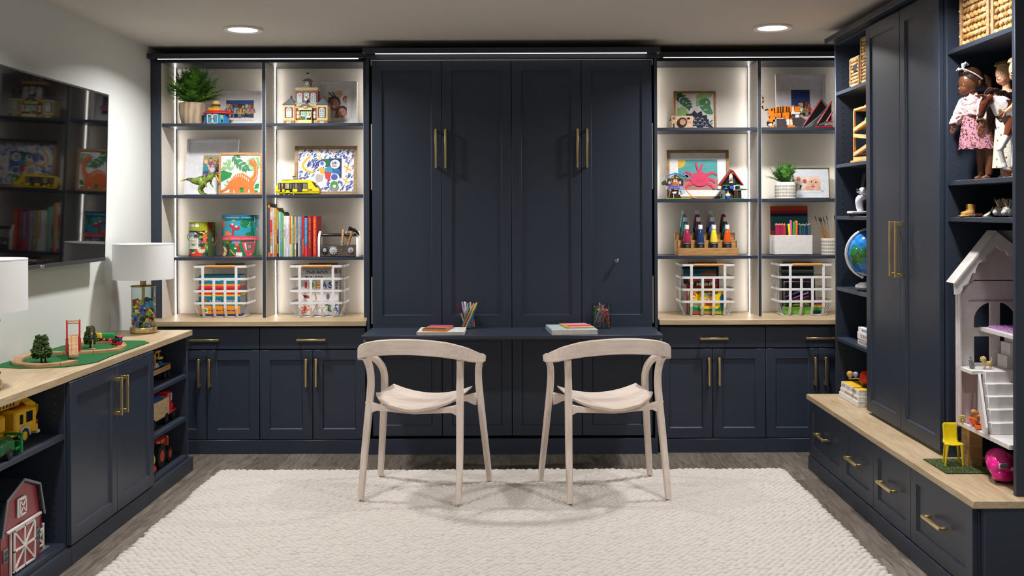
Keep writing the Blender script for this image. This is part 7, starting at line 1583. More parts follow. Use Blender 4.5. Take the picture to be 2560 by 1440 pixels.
MB('9c9492').box(PX(2421, YW), 2.09, YW-.004, YW, PZ(753, 2450, YW), PZ(751, 2450, YW)).build('attic_line', vc('matte'), t)
MB(PK).box(2.085, 2.095, 3.63, 4.06, .56, 1.2).build('back_wall', vc('matte'), t)
MB('e2dedd').cbox(1.694, 2.09, 3.625, 4.062, .557, zf, .002).build('floor', vc('plastic'), t)
MB('e2dedd').cbox(1.698, 2.085, 3.935, 4.049, zm-.016, zm, .002).build('floor', vc('plastic'), t)
MB('e2dedd').cbox(1.775, 2.085, 3.64, 4.049, .924, .94, .002).build('floor', vc('plastic'), t)
MB('d9d2d2').cbox(1.694, 1.702, 4.03, 4.05, zf, 1.12, .001).build('corner_post', vc('plastic'), t)
m = MB('e4e0e0'); n = 5
for i in range(n): z1 = zf+(zm-zf)*(n-i)/n; y0 = 3.945-.032*(i); m.cbox(1.742+.003*i-.012*i, 1.96, y0-.032, y0, zf+.0005, z1-(.0 if i else .001), .0015)
m.build('staircase', vc('plastic'), t)
m = MB('dedada').prism([(3.945, zm-.001), (3.955, zf+.001), (3.775, zf+.001), (3.77, zf+.03)], 1.728, 1.737, 'x'); m.v = [(x-.05*(3.95-y)/.18, y, z) for x, y, z in m.v]; m.build('stair_side', vc('plastic'), t)
m = MB('ddd8d6'); z = zm
for i, (w_, h) in enumerate(((2510, .05), (2518, .048), (2527, .05))): m.cbox(PX(w_, 3.98), 2.06, 3.96, 4.04, z+.0004, z+h, .001); z += h
m.build('upper_staircase', vc('plastic'), t)
YG = 3.985; g = lambda pts: [(PX(2340+a/5.141, YG), PZ(440+b/5.141, 2340+a/5.141, YG)) for a, b in pts]
gab = [(228, 1372), (770, 705), (1010, 890), (1300, 1112), (1290, 1190), (1190, 1180), (1160, 1110), (1060, 1080), (985, 1020), (935, 1026), (900, 968), (840, 955), (800, 930), (775, 888), (740, 955), (670, 992), (640, 1040), (630, 1102), (590, 1100), (545, 1125), (515, 1190), (503, 1248), (462, 1252), (432, 1330), (400, 1390), (345, 1418), (338, 1465), (305, 1515), (245, 1526), (240, 1420)]
MB('dedad8').prism(g(gab), YG, YG+.012).build('gable_trim', vc('plastic'), t)
m = MB('cfcbc9').prism(g([(226, 1376), (770, 700), (775, 735), (250, 1385)]), YG-.004, YG+.075); m.build('roof_edge', vc('plastic'), t)
MB('a5a3a0').prism(g([(772, 703), (1320, 703), (1320, 1080), (1010, 886)]), YG+.013, YG+.06).build('roof', vc('plastic'), t)
for y in (4.03,): b_ = T('wood_block', 'oak block under the far end of the dollhouse', 'block', (0, 0, 0)); MB('b08a5c').cbox(1.712, 1.765, y-.04, y+.03, .4062, .5565, .002).build('block', vc('grain'), b_)
def fluff(name, lab, x0, x1, y0, y1, z, c, cat='toy rug', rim=None):
    t_ = T(name, lab, cat, (0, 0, 0)); m = MB(rim or c).box(x0, x1, y0, y1, z+.0003, z+.003); m.build('backing', vc('fabric'), t_); m = MB(c); rr_ = random.Random(3)
    st = .0032 if rim else .0042; nx, ny = max(8, int((x1-x0)/st)), max(8, int((y1-y0)/st))
    for i in range(nx):
        for j in range(ny):
            x, y = x0+(i+rr_.random())*(x1-x0)/nx, y0+(j+rr_.random())*(y1-y0)/ny; h = rr_.uniform(.004, .009)*(.5 if rim else 1); m.col = tuple(q*rr_.uniform(.8, 1.15) for q in lin(c)); w_ = st*.5
            m.add([(x-w_, y-w_, z+.002), (x+w_, y-w_, z+.002), (x+w_, y+w_, z+.002), (x-w_, y+w_, z+.002), (x+rr_.gauss(0, .003), y+rr_.gauss(0, .003), z+.002+h)], [(0, 1, 4), (1, 2, 4), (2, 3, 4), (3, 0, 4)])
    o = m.build('pile', vc('fabric'), t_, recalc=False); o['kind'] = 'stuff'
fluff('toy_rug', 'fluffy lavender toy rug on the upper floor of the dollhouse', 1.80, 2.05, 3.66, 4.02, .9405, 'c98fd0')
fluff('toy_rug', 'fluffy pink toy rug in the ground floor room of the dollhouse', 1.706, 1.727, 3.79, 4.02, .5758, 'e0a0b8'); fluff('toy_lawn', 'green artificial turf mat with black edge on the bench', 1.586, 1.95, 3.892, 4.118, .4058, '66744a', 'mat', '15160f')
# animal figurines
def figurine(lab, crop, cx, cyb, Y, z, parts, col, cf=None, vox=.0011, extra=None, cat='toy animal', name='animal_figurine'):
    t_, p_ = IT(name, lab, cat, crop, cx, cyb, Y, z+.0005); m = MB(col, p_)
    for q in parts:
        if len(q) == 2: m.ell(q[0], q[1], 12, 8)
        else: m.tube(q[0], q[1], 8)
    f_ = (lambda v: cf(cx+v.x/p_[2], cyb-v.z/p_[2])) if cf else None
    link('body', remesh(m, vox, 2, f_), vc('plastic'), t_)
    m = MB('15100e', p_); [m.ell(e, 5, 6, 4) for e in (extra or [])]; m.build('eye', vc('gloss'), t_) if extra else None
figurine('small grey rabbit figurine on the middle floor of the dollhouse', U3, 455, 1214, 3.975, zm, [((450, 0, 1150), (30, 26, 42)), ((438, 0, 1108), (28, 24, 26)), ((462, 0, 1190), (32, 30, 22)), ([(432, -12, 1095), (424, -14, 1055), (420, -14, 1040)], [9, 10, 4], 0), ([(448, 12, 1095), (456, 12, 1060), (462, 12, 1042)], [9, 10, 4], 0), ([(432, -18, 1160), (428, -18, 1208)], [10, 9], 0), ([(440, 18, 1160), (440, 18, 1208)], [10, 9], 0), ((486, 0, 1186), (10, 10, 12))], '7c8086', lambda x, y: '8a8e94' if y < 1120 else '70747c', extra=[(416, -10, 1104)])
figurine('small cream spotted cat figurine on the middle floor of the dollhouse', U3, 640, 1222, 3.965, zm, [((600, 0, 1095), (42, 36, 38)), ((575, 0, 1108), (18, 18, 14)), ([(575, -16, 1072), (566, -18, 1054)], [10, 3], 0), ([(612, 16, 1070), (616, 18, 1052)], [10, 3], 0), ([(612, 0, 1120), (625, 0, 1150), (690, 0, 1150)], [28, 32, 30], 0), ([(605, -16, 1150), (606, -18, 1216)], [13, 10], 0), ([(628, 16, 1150), (630, 18, 1214)], [13, 10], 0), ([(688, -16, 1150), (684, -18, 1216)], [16, 10], 0), ([(704, 16, 1150), (708, 18, 1214)], [15, 10], 0), ([(702, 0, 1135), (712, 0, 1105), (704, 0, 1074)], [10, 11, 7], 0)], 'd3b87c', lambda x, y: '8a4a2c' if (640 < x < 720 and 1150 < y < 1190 and math.sin(x*.3)*math.sin(y*.25) > .25) else 'd3b87c', extra=[(562, -14, 1098), (562, 14, 1098)])
figurine('tan puppy figurine sitting in the orange toy bed', U4, 570, 482, 3.935, zf+.016, [((556, 0, 385), (32, 28, 28)), ((536, 0, 396), (14, 14, 12)), ([(572, 0, 400), (578, 0, 440), (586, 0, 465)], [24, 30, 32], 0), ([(555, -16, 440), (550, -16, 486)], [11, 9], 0), ([(560, 16, 440), (560, 16, 486)], [11, 9], 0), ((590, -20, 385), (12, 8, 22))], 'b8834c', extra=[(530, -12, 385), (524, 0, 396)])
figurine('darker brown puppy figurine behind the orange toy bowl', U4, 615, 545, 3.905, zf, [((612, 0, 440), (28, 26, 26)), ((594, 0, 450), (12, 12, 10)), ((625, 0, 490), (32, 28, 36)), ([(606, -16, 490), (604, -16, 540)], [10, 9], 0), ([(612, 16, 490), (612, 16, 540)], [10, 9], 0), ([(640, 0, 500), (648, 0, 450), (632, 0, 410)], [10, 10, 6], 0), ((634, 0, 525), (24, 24, 18))], '9a5a2c', extra=[(590, -12, 438)])
t, p = IT('toy_pet_bed', 'bright orange toy pet bed on the pink rug in the dollhouse', 'toy bed', U4, 562, 535, 3.93, zf+.012); m = MB('ee6a24', p); m.lathe([(0, 0)], 3) if False else None; m.cyl((562, 0, 535), (562, 0, 500), 42, 48, 20); m.tube([(562+46*math.cos(a), 46*math.sin(a), 497-(18 if math.cos(a) < -.3 else 0)) for a in [PI*2*i/18 for i in range(18)]], 9, 8, closed=True); m.build('bed', vc('gloss'), t)
t, p = IT('toy_bowl', 'small orange toy food bowl in front of the puppies', 'toy bowl', U4, 600, 570, 3.88, zf+.004); MB('ee6a24', p).tube([(600, 0, 570), (600, 0, 566), (600, 0, 530), (600, 0, 530), (600, 0, 548)], [40, 40, 33, 28, 24], 20).build('bowl', vc('gloss'), t)
t, p = IT('toy_food_box', 'tiny yellow toy food box with a round picture, corner of the dollhouse', 'toy box', U4, 450, 515, 4.0, zf+.0004); m = MB('c8b45c', p).cbox(422, 478, 0, 30, 444, 515, 2); m.k('3a7a8a').sheet(circ(448, 486, 18, 18), -1); m.k('e8e4d8').sheet(circ(448, 486, 9, 9), -1.4); m.k('d85a3c').sheet(circ(456, 500, 8, 6), -1.6); m.build('box', vc('paper'), t, recalc=False)
# yellow chair
t, p = IT('toy_chair', 'glossy yellow plastic toy chair on the turf mat', 'toy chair', U4, 350, 955, 4.0, .4062+.0068)
m = MB('e6cc1e', p)
pr = [(30, 735), (14, 742), (0, 738), (-20, 735), (-60, 738), (-95, 742), (-110, 730), (-112, 700), (-118, 640), (-124, 580), (-126, 562)]
vs, fs = [], []; NU = 10
for i, (d, y) in enumerate(pr):
    f_ = i/(len(pr)-1); xl, xr = (264, 440) if i < 3 else (268+30*min(1, (i-2)/5), 438-4*min(1, (i-2)/5))
    if i == len(pr)-1: xl, xr = 312, 425
    for j in range(NU+1): u = j/NU; vs.append((xl+(xr-xl)*u, -d-20+8*math.sin(PI*u)*(1 if i > 6 else 0), y+(10*math.sin(PI*u) if i < 6 else 0)))
for i in range(len(pr)-1):
    for j in range(NU): a = i*(NU+1)+j; fs.append((a, a+1, a+NU+2, a+NU+1))
m.add(vs, fs, True); o = m.build('seat_shell', vc('gloss'), t, recalc=False); q = o.modifiers.new('s', 'SOLIDIFY'); q.thickness = .004
for a, b, d0, d1 in ((283, 258, -40, -46), (420, 430, -40, -46), (310, 294, 78, 92), (432, 447, 78, 92)): MB('e6cc1e', p).tube([(a, d0, 748), (b, d1, 953)], [16, 8], 8).build('leg', vc('gloss'), t)
# pink car
t, p = IT('toy_car', 'shiny pink toy car at the near end of the bench, half behind the end panel', 'toy car', U4, 806, 1128, 3.765, .4062); t.scale = (1, 1, .9)
m = MB('de1f8c', p); m.tube(catmull([(790, -95, 985), (800, -40, 965), (830, 60, 940), (880, 190, 930), (940, 330, 940)], 4), [70, 84, 95, 104, 110, 114, 118, 120, 122, 122, 122, 122, 122, 122, 118, 110, 96], 16); m.ell((800, -60, 1020), (100, 60, 66), 14, 10); m.ell((900, 40, 1010), (165, 140, 78), 16, 10); m.ell((880, 130, 905), (120, 130, 84), 16, 10); m.ell((830, -30, 1060), (120, 80, 40), 14, 8)
mc = remesh(m, .003, 4)
for v in mc.vertices: v.co.z = max(v.co.z, .012)
link('body', mc, vc('gloss'), t)
m = MB('c9c9cc', p); m.cbox(742, 832, -128, -112, 888, 945, 6); m.v = [(x, y, z) for x, y, z in m.v]; m.k('3c3c40')
for i in range(4): m.box(750, 824, -131, -126, 896+12*i, 902+12*i)
m.build('grille', vc('plastic'), t)
m = MB('d8dade', p); m.ell((870, -92, 955), (46, 20, 22), 12, 8); m.k('6a6e74').ell((850, -106, 956), (16, 10, 14), 10, 6); m.ell((890, -98, 952), (16, 10, 14), 10, 6); m.build('headlight', vc('gloss'), t)
MB('c01a78', p).cbox(770, 860, -124, -110, 1010, 1050, 6).build('bumper', vc('gloss'), t)
for x, d in ((800, 30), (1000, 30), (850, 260), (1000, 260)): MB('16161a', p).cyl((x-20, d, 1078), (x+20, d, 1078), 48, n=20).build('wheel', vc('rubber'), t)
# ------------------------------------------------------------------ train set on the console
K1 = (0, 780, 6.737)
def KW(a, b, z=.7598):
    """magnified-view point on a level of height z -> world x,y"""
    px, py = a/K1[2], 780+b/K1[2]; s = (py+(px-CX)*ROLL-CY)/(CH-z); return ((px-CX)/s, F/s)
t = T('felt_mat', 'green felt play mat with dark edge under the wooden railway', 'mat', (0, 0, 0))
mt = [(2420, 488), (2505, 520), (2300, 590), (2120, 655), (1880, 740), (1640, 845), (1440, 885), (1100, 930), (700, 950), (300, 955), (60, 940), (-120, 930), (-120, 905), (0, 870), (300, 775), (600, 690), (870, 610), (1090, 535), (1350, 505), (1600, 470), (2000, 485)]
q = [KW(*v) for v in mt]; q = [(max(a, -2.192), b) for a, b in q]
MB('2c6a3c').prism(q, .7598, .7618, 'z').build('felt', vc('fabric'), t); MB('0e120e').tube([(a, b, .7606) for a, b in q[1:8]], .0014, 5).build('edge', vc('fabric'), t)
rail = T('toy_railway', 'beech toy train track in two loops with a ramp and red bridge on the mat', 'toy railway', (0, 0, 0))
cl = [(1240, 812), (1130, 842), (980, 862), (700, 884), (430, 876), (270, 842), (300, 785), (420, 735), (600, 695), (860, 678), (1090, 676), (1310, 668), (1560, 656), (1790, 640), (1980, 610), (2050, 560), (1985, 512), (1830, 494), (1600, 496), (1420, 508), (1300, 530)]
cw = catmull([KW(a, b, .772) for a, b in cl], 6)
def track(P, z0=.7622, th=.012, w=.0185, zs=None):
    m = MB('c49c74'); n = len(P); vs, fs = [], []
    pr = [(-w, 0), (w, 0), (w, th), (.62*w, th), (.58*w, th-.0025), (.42*w, th-.0025), (.38*w, th), (-.38*w, th), (-.42*w, th-.0025), (-.58*w, th-.0025), (-.62*w, th), (-w, th)]
    for i, p in enumerate(P):
        a, b = Vector(P[max(i-1, 0)][:2]), Vector(P[min(i+1, n-1)][:2]); d = (b-a).normalized(); s = Vector((d.y, -d.x)); z = zs[i] if zs else z0
        for u, h in pr: vs.append((p[0]+s.x*u, p[1]+s.y*u, z+h))
    k = len(pr)
    for i in range(n-1):
        for j in range(k): fs.append((i*k+j, i*k+(j+1) % k, i*k+k+(j+1) % k, i*k+k+j))
    fs += [tuple(range(k))[::-1], tuple(range((n-1)*k, n*k))]
    m.add(vs, fs).build('track_piece', vc('grain'), rail)
for i in range(0, len(cw)-1, 12):
    seg_ = [Vector(v) for v in cw[i:i+13]]
    if len(seg_) > 2: seg_[0] = seg_[0].lerp(seg_[1], .12); seg_[-1] = seg_[-1].lerp(seg_[-2], .12); track([tuple(v) for v in seg_])
R0, R1 = (-1.925, 4.462), (-2.006, 4.645)
rp_ = [(R0[0]+(R1[0]-R0[0])*f, R0[1]+(R1[1]-R0[1])*f) for f in [i/8 for i in range(9)]]
track(rp_, th=.01, zs=[.775+.066*(3*f*f-2*f**3)**.8 for f in [i/8 for i in range(9)]])
track([(R1[0], R1[1]), (-2.04, 4.73), (-2.06, 4.79)], th=.01, zs=[.841, .83, .80])
dx, dy = R1[0]-R0[0], R1[1]-R0[1]; L = math.hypot(dx, dy); sx, sy = dy/L, -dx/L
br = MB('d8323c')
for s in (-1, 1):
    x, y = R1[0]+s*sx*.026, R1[1]+s*sy*.026
    MB('d22c38').tube([(x, y, .7622), (x, y, .835)], .0062, 4).build('bridge_post', vc('gloss'), rail); MB('d8323c').tube([(x, y, .835), (x, y, .905), (x+s*.001, y, .917)], [.0042, .0042, .003], 8).build('bridge_post', vc('gloss'), rail)
for z in (.912, .902): MB('cfa982').cyl((R1[0]-sx*.026, R1[1]-sy*.026, z), (R1[0]+sx*.026, R1[1]+sy*.026, z), .0034, n=8).build('bridge_bar', vc('grain'), rail)
def toytree(lab, a, b, h, w, twin):
    x, y = KW(a, b, .762); t = T('toy_tree', lab, 'toy tree', (x, y, .7622)); m = MB('3a2a20'); m.tube([(0, 0, .0015), (0, 0, h*.4)], [.0042, .003], 8); m.cyl((0, 0, 0), (0, 0, .002), .009, n=10)
    if twin: m.tube([(.012, .012, .0015), (.01, .01, h*.4)], [.004, .003], 8); m.cyl((.012, .012, 0), (.012, .012, .002), .011, n=10)
    m.build('trunk', vc('matte'), t); m = MB('35491f'); rr_ = random.Random(int(a))
    for i in range(300):
        zz = rr_.uniform(.2, 1); rad = w*.5*(1-.55*max(0, zz-.35)/.65)*(1 if zz > .32 else .8); an = rr_.random()*2*PI; r_ = rad*(.55+.45*rr_.random()**.5); s = rr_.uniform(.0032, .006); m.k(rr_.choice(['3c5224', '2e421c', '45602a', '33481f'])).ell((r_*math.cos(an), r_*math.sin(an), h*zz), (s*1.3, s*1.3, s), 6, 4)
    m.build('crown', vc('matte'), t)
toytree('dark green toy tree with two trunks inside the near track loop', 690, 858, .116, .084, True); toytree('smaller dark toy tree behind the toy traffic light', 1515, 600, .098, .06, False)
x, y = KW(1552, 635, .762); t = T('toy_traffic_light', 'wooden toy traffic light with red, yellow and green lamps', 'toy traffic light', (x, y, .7622))
MB('c9a27c').cbox(-.012, .012, -.008, .008, 0, .006, .001).build('base', vc('grain'), t); MB('c9a27c').cyl((0, 0, .006), (0, 0, .05), .0028, n=10).build('pole', vc('grain'), t); m = MB('141518').cbox(-.0095, .0095, -.006, .006, .05, .1, .0015); m.k('5a6a72').rect(-.006, .006, .054, .097, -.0063); m.build('signal_box', vc('plastic'), t, recalc=False)
for z, c, nm in ((.089, 'd8323c', 'red'), (.0755, 'd8b83c', 'yellow'), (.062, '1f7a5a', 'green')): MB(c).cyl((0, -.006, z), (0, -.0082, z), .005, n=16).build('lamp', vc('gloss'), t, label=nm+' lamp')
def wheels(t, sp, r, c, w=.006, hub=None):
    for x, y in sp:
        o = MB(c).cyl((x, y-w/2, r), (x, y+w/2, r), r, n=18).build('wheel', vc('gloss'), t)
        if hub: MB(hub).cyl((x, y-w/2-.001, r), (x, y-w/2, r), r*.42, n=12).build('hub', vc('plastic'), o)
zt_ = .7742
x, y = KW(1832, 492, .772); t = T('toy_wagon', 'green wooden tank wagon with red wheels on the far track loop', 'toy train', (x, y, zt_+.0003), -.05)
m = MB('1f9a4a'); m.cyl((-.029, 0, .0255), (.029, 0, .0255), .0125, n=20); m.cbox(-.029, .029, -.0125, .0125, .008, .0255, .002); m.build('tank', vc('gloss'), t); m = MB('c49a6c').cyl((-.037, 0, .01), (-.029, 0, .01), .0025, n=8); m.cyl((.029, 0, .01), (.037, 0, .01), .0025, n=8); m.build('coupling', vc('metal'), t); wheels(t, ((-.017, -.013), (.013, -.013), (-.017, .013), (.013, .013)), .0095, 'cc2530', hub='dddddd')
x, y = KW(1650, 492, .772); t = T('toy_wagon', 'yellow wooden wagon with black wheels behind the traffic light', 'toy train', (x, y, zt_+.0003), -.02)
MB('e6c21c').cbox(-.014, .013, -.0125, .0125, .01, .037, .002).build('body', vc('gloss'), t); MB('1a1a1c').cbox(-.018, .018, -.011, .011, .006, .0105, .001).build('chassis', vc('plastic'), t); m = MB('1a1a1c').cyl((.018, 0, .009), (.024, 0, .009), .004, n=8); m.build('coupling', vc('plastic'), t); wheels(t, ((-.008, -.0128), (.008, -.0128), (-.008, .0128), (.008, .0128)), .008, '1a1a1c', hub='c8b84a')
x, y = KW(1988, 560, .772); t = T('toy_engine', 'red, blue and black wooden toy steam engine at the end of the loop', 'toy train', (x, y, zt_+.0003), PI/2-.2)
m = MB('1c1c20').cyl((-.034, 0, .02), (-.006, 0, .02), .0115, n=18); m.build('boiler', vc('gloss'), t); m = MB('b8242c').cyl((-.0345, 0, .02), (-.036, 0, .02), .0045, n=10); m.build('front_plate', vc('gloss'), t)
MB('2f62a8').cbox(-.008, .014, -.0125, .0125, .012, .037, .002).build('cab', vc('gloss'), t); MB('c22a30').cbox(-.0095, .02, -.0145, .0145, .034, .039, .0015).build('cab_roof', vc('gloss'), t); m = MB('1c1c20').cyl((-.026, -.0, .03), (-.026, 0, .044), .003, n=8); m.cyl((-.015, 0, .03), (-.015, 0, .042), .0032, n=8); m.build('chimney', vc('plastic'), t); MB('c8242c').cbox(-.036, .018, -.0125, .0125, .007, .0125, .001).build('chassis', vc('gloss'), t); wheels(t, ((-.026, -.0135), (-.004, -.0135), (-.026, .0135), (-.004, .0135)), .008, 'c8242c', hub='1c1c20')

# ------------------------------------------------------------------ toys in the console (local x = world y, front at -y)
def cub(name, lab, cat, Y, X, z, rz=0): return T(name, lab, cat, (X, Y, z+.0005), PI/2+rz)
def rw(t, x, ys, r, w=.016, c='17181a', hub='2a2a2c'):
    for y in ys:
        o = MB(c).cyl((x, y-w/2, r), (x, y+w/2, r), r, n=18).build('wheel', vc('rubber'), t); MB(hub).cyl((x, y-w/2-.0015, r), (x, y+w/2+.0015, r), r*.5, n=10).build('hub', vc('plastic'), o)
Xc = CX0-.10
t = cub('toy_truck', 'wooden toy car carrier with a small crane, top shelf of the lamp end cabinet', 'toy truck', 5.36, Xc, .5265)
MB('c49a6a').cbox(-.12, .135, -.042, .042, .042, .052, .002).build('bed', vc('grain'), t); m = MB('c49a6a')
for y in (-.042, .038): m.cbox(-.12, .135, y, y+.005, .052, .068, .001)
m.cbox(.13, .135, -.042, .042, .052, .072, .001); m.build('side_rail', vc('grain'), t); MB('c8242c').cbox(-.17, -.122, -.04, .04, .03, .10, .006).build('cab', vc('gloss'), t)
m = MB('c49a6a').cbox(-.005, .008, -.008, .008, .052, .15, .002); m.cbox(-.005, .08, -.008, .008, .138, .15, .002); m.build('crane_arm', vc('grain'), t); m = MB('d8b01c').cyl((.07, 0, .137), (.07, 0, .115), .004, n=8); m.cyl((.07, 0, .115), (.07, 0, .103), .022, n=18); m.build('magnet', vc('gloss'), t); rw(t, -.15, (-.034, .034), .022); rw(t, .05, (-.034, .034), .022); rw(t, .105, (-.034, .034), .022)
for i, (xx, c, r_, lab) in enumerate(((.02, 'dcd8d2', '8a2a2c', 'little white and red wooden car on the car carrier'), (.085, '2f7ab0', '2f7ab0', 'little blue wooden car on the car carrier'))):
    tt = cub('toy_car', lab, 'toy car', 5.36+xx, Xc, .5265+.0525); m = MB(c).cbox(-.026, .026, -.014, .014, .008, .024, .004); m.cbox(-.014, .014, -.013, .013, .022, .036, .005); m.build('body', vc('gloss'), tt); rw(tt, -.015, (-.013, .013), .008, .005); rw(tt, .015, (-.013, .013), .008, .005)
t = cub('toy_truck', 'red toy truck with slatted wooden sides, middle shelf of the lamp end cabinet', 'toy truck', 5.33, Xc, .30)
m = MB('c9ab7c').cbox(-.20, .10, -.055, .055, .04, .05, .002); m.build('bed', vc('grain'), t)
for s in (-1, 1):
    for i in range(10): MB('d4bb90').cbox(-.2+i*.03, -.172+i*.03, s*.053-.003, s*.053+.003, .05, .135, .001).build('slat', vc('grain'), t)
MB('d4bb90').cbox(.097, .103, -.05, .05, .05, .135, .001).build('front_board', vc('grain'), t); MB('2a62b0').cbox(-.15, .08, -.035, .035, .051, .145, .02).build('blue_load', vc('plastic'), t)
m = MB('cc2430').cbox(.105, .155, -.05, .05, .045, .155, .008); m.cbox(.15, .20, -.046, .046, .04, .095, .012); m.cbox(.105, .205, -.06, .06, .04, .06, .008); m.build('cab', vc('gloss'), t); MB('9fb4c4').cbox(.135, .157, -.051, -.049, .105, .145, .003).build('window', vc('gloss'), t); [rw(t, xx, (-.046, .046), .028, .02) for xx in (-.13, .06, .165)]
t = cub('toy_tractor', 'dark red toy tractor with yellow grille, bottom shelf of the lamp end cabinet', 'toy tractor', 5.38, Xc-.01, .095)
m = MB('a8222c').cbox(-.02, .13, -.034, .034, .05, .125, .014); m.cbox(-.10, .0, -.045, .045, .05, .10, .012); m.build('hood', vc('plastic'), t); m = MB('e0a01c').cbox(.12, .142, -.03, .03, .045, .118, .006); m.cbox(.13, .16, -.026, .026, .04, .062, .006); m.build('grille', vc('plastic'), t); m = MB('c88a1c'); [m.cbox(.01+.014*i, .018+.014*i, -.036, -.033, .1, .118, .001) for i in range(4)]; m.build('side_vent', vc('plastic'), t)
m = MB('c8362c').cyl((.035, 0, .125), (.035, 0, .178), .008, .005, 10); m.build('exhaust', vc('plastic'), t); rw(t, .045, (-.055, .055), .042, .03, '17181a', 'c23a22'); rw(t, -.09, (-.06, .06), .06, .03, '17181a', 'c23a22')
t = cub('toy_loader', 'yellow and red rounded toy vehicle half behind the cabinet door', 'toy vehicle', 5.115, Xc+.045, .095)
m = MB('dba51c'); m.ell((0, 0, .075), (.07, .042, .05), 16, 10); m.build('body', vc('plastic'), t); m = MB('b8242c'); m.ell((.0, 0, .03), (.082, .046, .026), 16, 8); m.build('base', vc('plastic'), t)
# big yellow crane truck and green toy in the near cabinet
t = cub('toy_crane_truck', 'large yellow toy crane truck with folded boom on the upper barn cabinet shelf', 'toy truck', 3.80, -1.93, .523, -.08); t.scale = (1.08, 1.08, 1.08)
Ye = 'd9a812'; m = MB(Ye).cbox(.05, .185, -.045, .045, .035, .125, .008); m.cbox(.155, .2, -.043, .043, .03, .06, .006); m.build('cab', vc('plastic'), t); MB(Ye).cbox(-.2, .05, -.042, .042, .035, .06, .005).build('chassis', vc('plastic'), t)
m = MB('15181c').cbox(.115, .155, -.047, -.044, .075, .112, .004); m.cbox(.075, .095, -.047, -.044, .075, .108, .002); m.cbox(.184, .188, -.035, .035, .075, .115, .003); m.build('window', vc('gloss'), t)
m = MB('d8d8d4').cbox(.186, .206, -.046, .046, .022, .036, .004); m.k('c8242c').cbox(.184, .19, -.045, -.034, .06, .074, .002); m.k(Ye).cbox(.2, .207, -.026, .026, .034, .052, .003); m.k('15181c').cbox(.206, .209, -.02, .02, .037, .048, .001); m.build('bumper', vc('plastic'), t); m = MB('b9bcc0').tube([(.07, -.046, .03), (.078, -.047, .055), (.1, -.047, .064), (.125, -.047, .055), (.135, -.046, .03)], .005, 6); m.build('fender', vc('plastic'), t)
m = MB(Ye).cbox(-.17, .02, -.03, .03, .06, .12, .008); m.build('turntable', vc('plastic'), t)
m = MB(Ye).prism([(-.2, .132), (.12, .135), (.15, .165), (.12, .172), (-.2, .165)], -.016, .016); m.k('1d1d1f'); [m.prism([(-.02+.02*i, .139), (-.012+.02*i, .139), (-.002+.02*i, .16), (-.01+.02*i, .16)], -.0166, -.016) for i in range(6)]; m.build('boom', vc('plastic'), t)
m = MB(Ye).prism([(.115, .165), (.13, .178), (.245, .115), (.245, .098), (.225, .088)], -.013, .013); m.prism([(.23, .12), (.25, .112), (.245, .09), (.215, .045), (.2, .05)], -.013, .013); m.k('a8242c').prism([(.205, .095), (.222, .095), (.213, .078)], -.0136, -.013); m.build('boom_tip', vc('plastic'), t); MB('a8242c').cbox(.09, .14, -.02, .02, .1255, .131, .002).build('light_bar', vc('gloss'), t)
[rw(t, xx, (-.038, .038), .032, .02, '17181a', 'd9b01c') for xx in (-.14, .1)]
t = cub('toy_tractor', 'green toy loader with a frame at its front beside the crane truck', 'toy vehicle', 3.725, -1.842, .523)
m = MB('0f5a2c').cbox(-.12, .0, -.03, .03, .012, .075, .016); m.build('body', vc('plastic'), t); m = MB('1a7a3c').cbox(.03, .04, -.034, .034, .004, .05, .002); m.cbox(.03, .04, -.034, -.024, .05, .075, .002); m.cbox(.03, .04, .024, .034, .05, .075, .002); m.cbox(.03, .04, -.034, .034, .068, .078, .002); m.cbox(.0, .032, -.028, -.02, .02, .03, .002); m.build('front_frame', vc('gloss'), t); rw(t, -.06, (-.03, .03), .02, .012)
# barn
t = cub('toy_barn', 'red toy barn with white cross-braced door and dark roof in the low cabinet', 'toy barn', 3.80, -1.835, .0955)
RD, DK = '8c2f34', '2a2f35'; W_ = .148; gm = [(-W_, .0), (W_, 0), (W_, .165), (.118, .272), (0, .318), (-.118, .272), (-W_, .165)]
MB(RD).prism(gm, 0, .19).build('walls', vc('plastic'), t)
def roofp(a, b, th=.01, y0=-.012, y1=.2): 
    dx_, dz_ = b[0]-a[0], b[1]-a[1]; l = math.hypot(dx_, dz_); n = (-dz_/l*th, dx_/l*th) if dx_ > 0 else (dz_/l*th, -dx_/l*th)
    return MB(DK).prism([a, b, (b[0]+n[0], b[1]+n[1]), (a[0]+n[0], a[1]+n[1])], y0, y1).build('roof_panel', vc('plastic'), t)
for s in (-1, 1): roofp((0, .319), (s*.121, .273)); roofp((s*.119, .274), (s*.157, .158))
m = MB('6a6e72'); [m.prism(band([(s*0, .326), (s*.124, .278), (s*.161, .155)], .008), -.016, -.011) for s in (-1, 1)]; m.build('roof_edge', vc('plastic'), t)
WH = 'd8d4d2'; m = MB(WH).cbox(-.118, .142, -.012, -.002, .158, .168, .002); m.build('door_track', vc('plastic'), t)
MB('9a2f30').cbox(-.07, .095, -.006, -.001, .004, .158, .001).build('door', vc('plastic'), t); m = MB(WH); x0, x1 = -.07, .095; xm = (x0+x1)/2
for a in (x0, xm-.004, x1-.008): m.cbox(a, a+.009, -.011, -.005, .004, .158, .001)
for z in (.004, .077, .15): m.cbox(x0, x1, -.011, -.005, z, z+.008, .001)
for a, b in (((x0, .006), (xm, .08)), ((xm, .08), (x1, .156)), ((x0, .156), (xm, .08)), ((xm, .08), (x1, .006))): m.prism(band([a, b], .007), -.0105, -.005)
m.cyl((xm, -.013, .081), (xm, -.005, .081), .01, n=10); m.build('door_brace', vc('plastic'), t); MB(WH).cbox(-.09, -.082, -.008, -.001, .0, .158, .001).build('door_post', vc('plastic'), t)
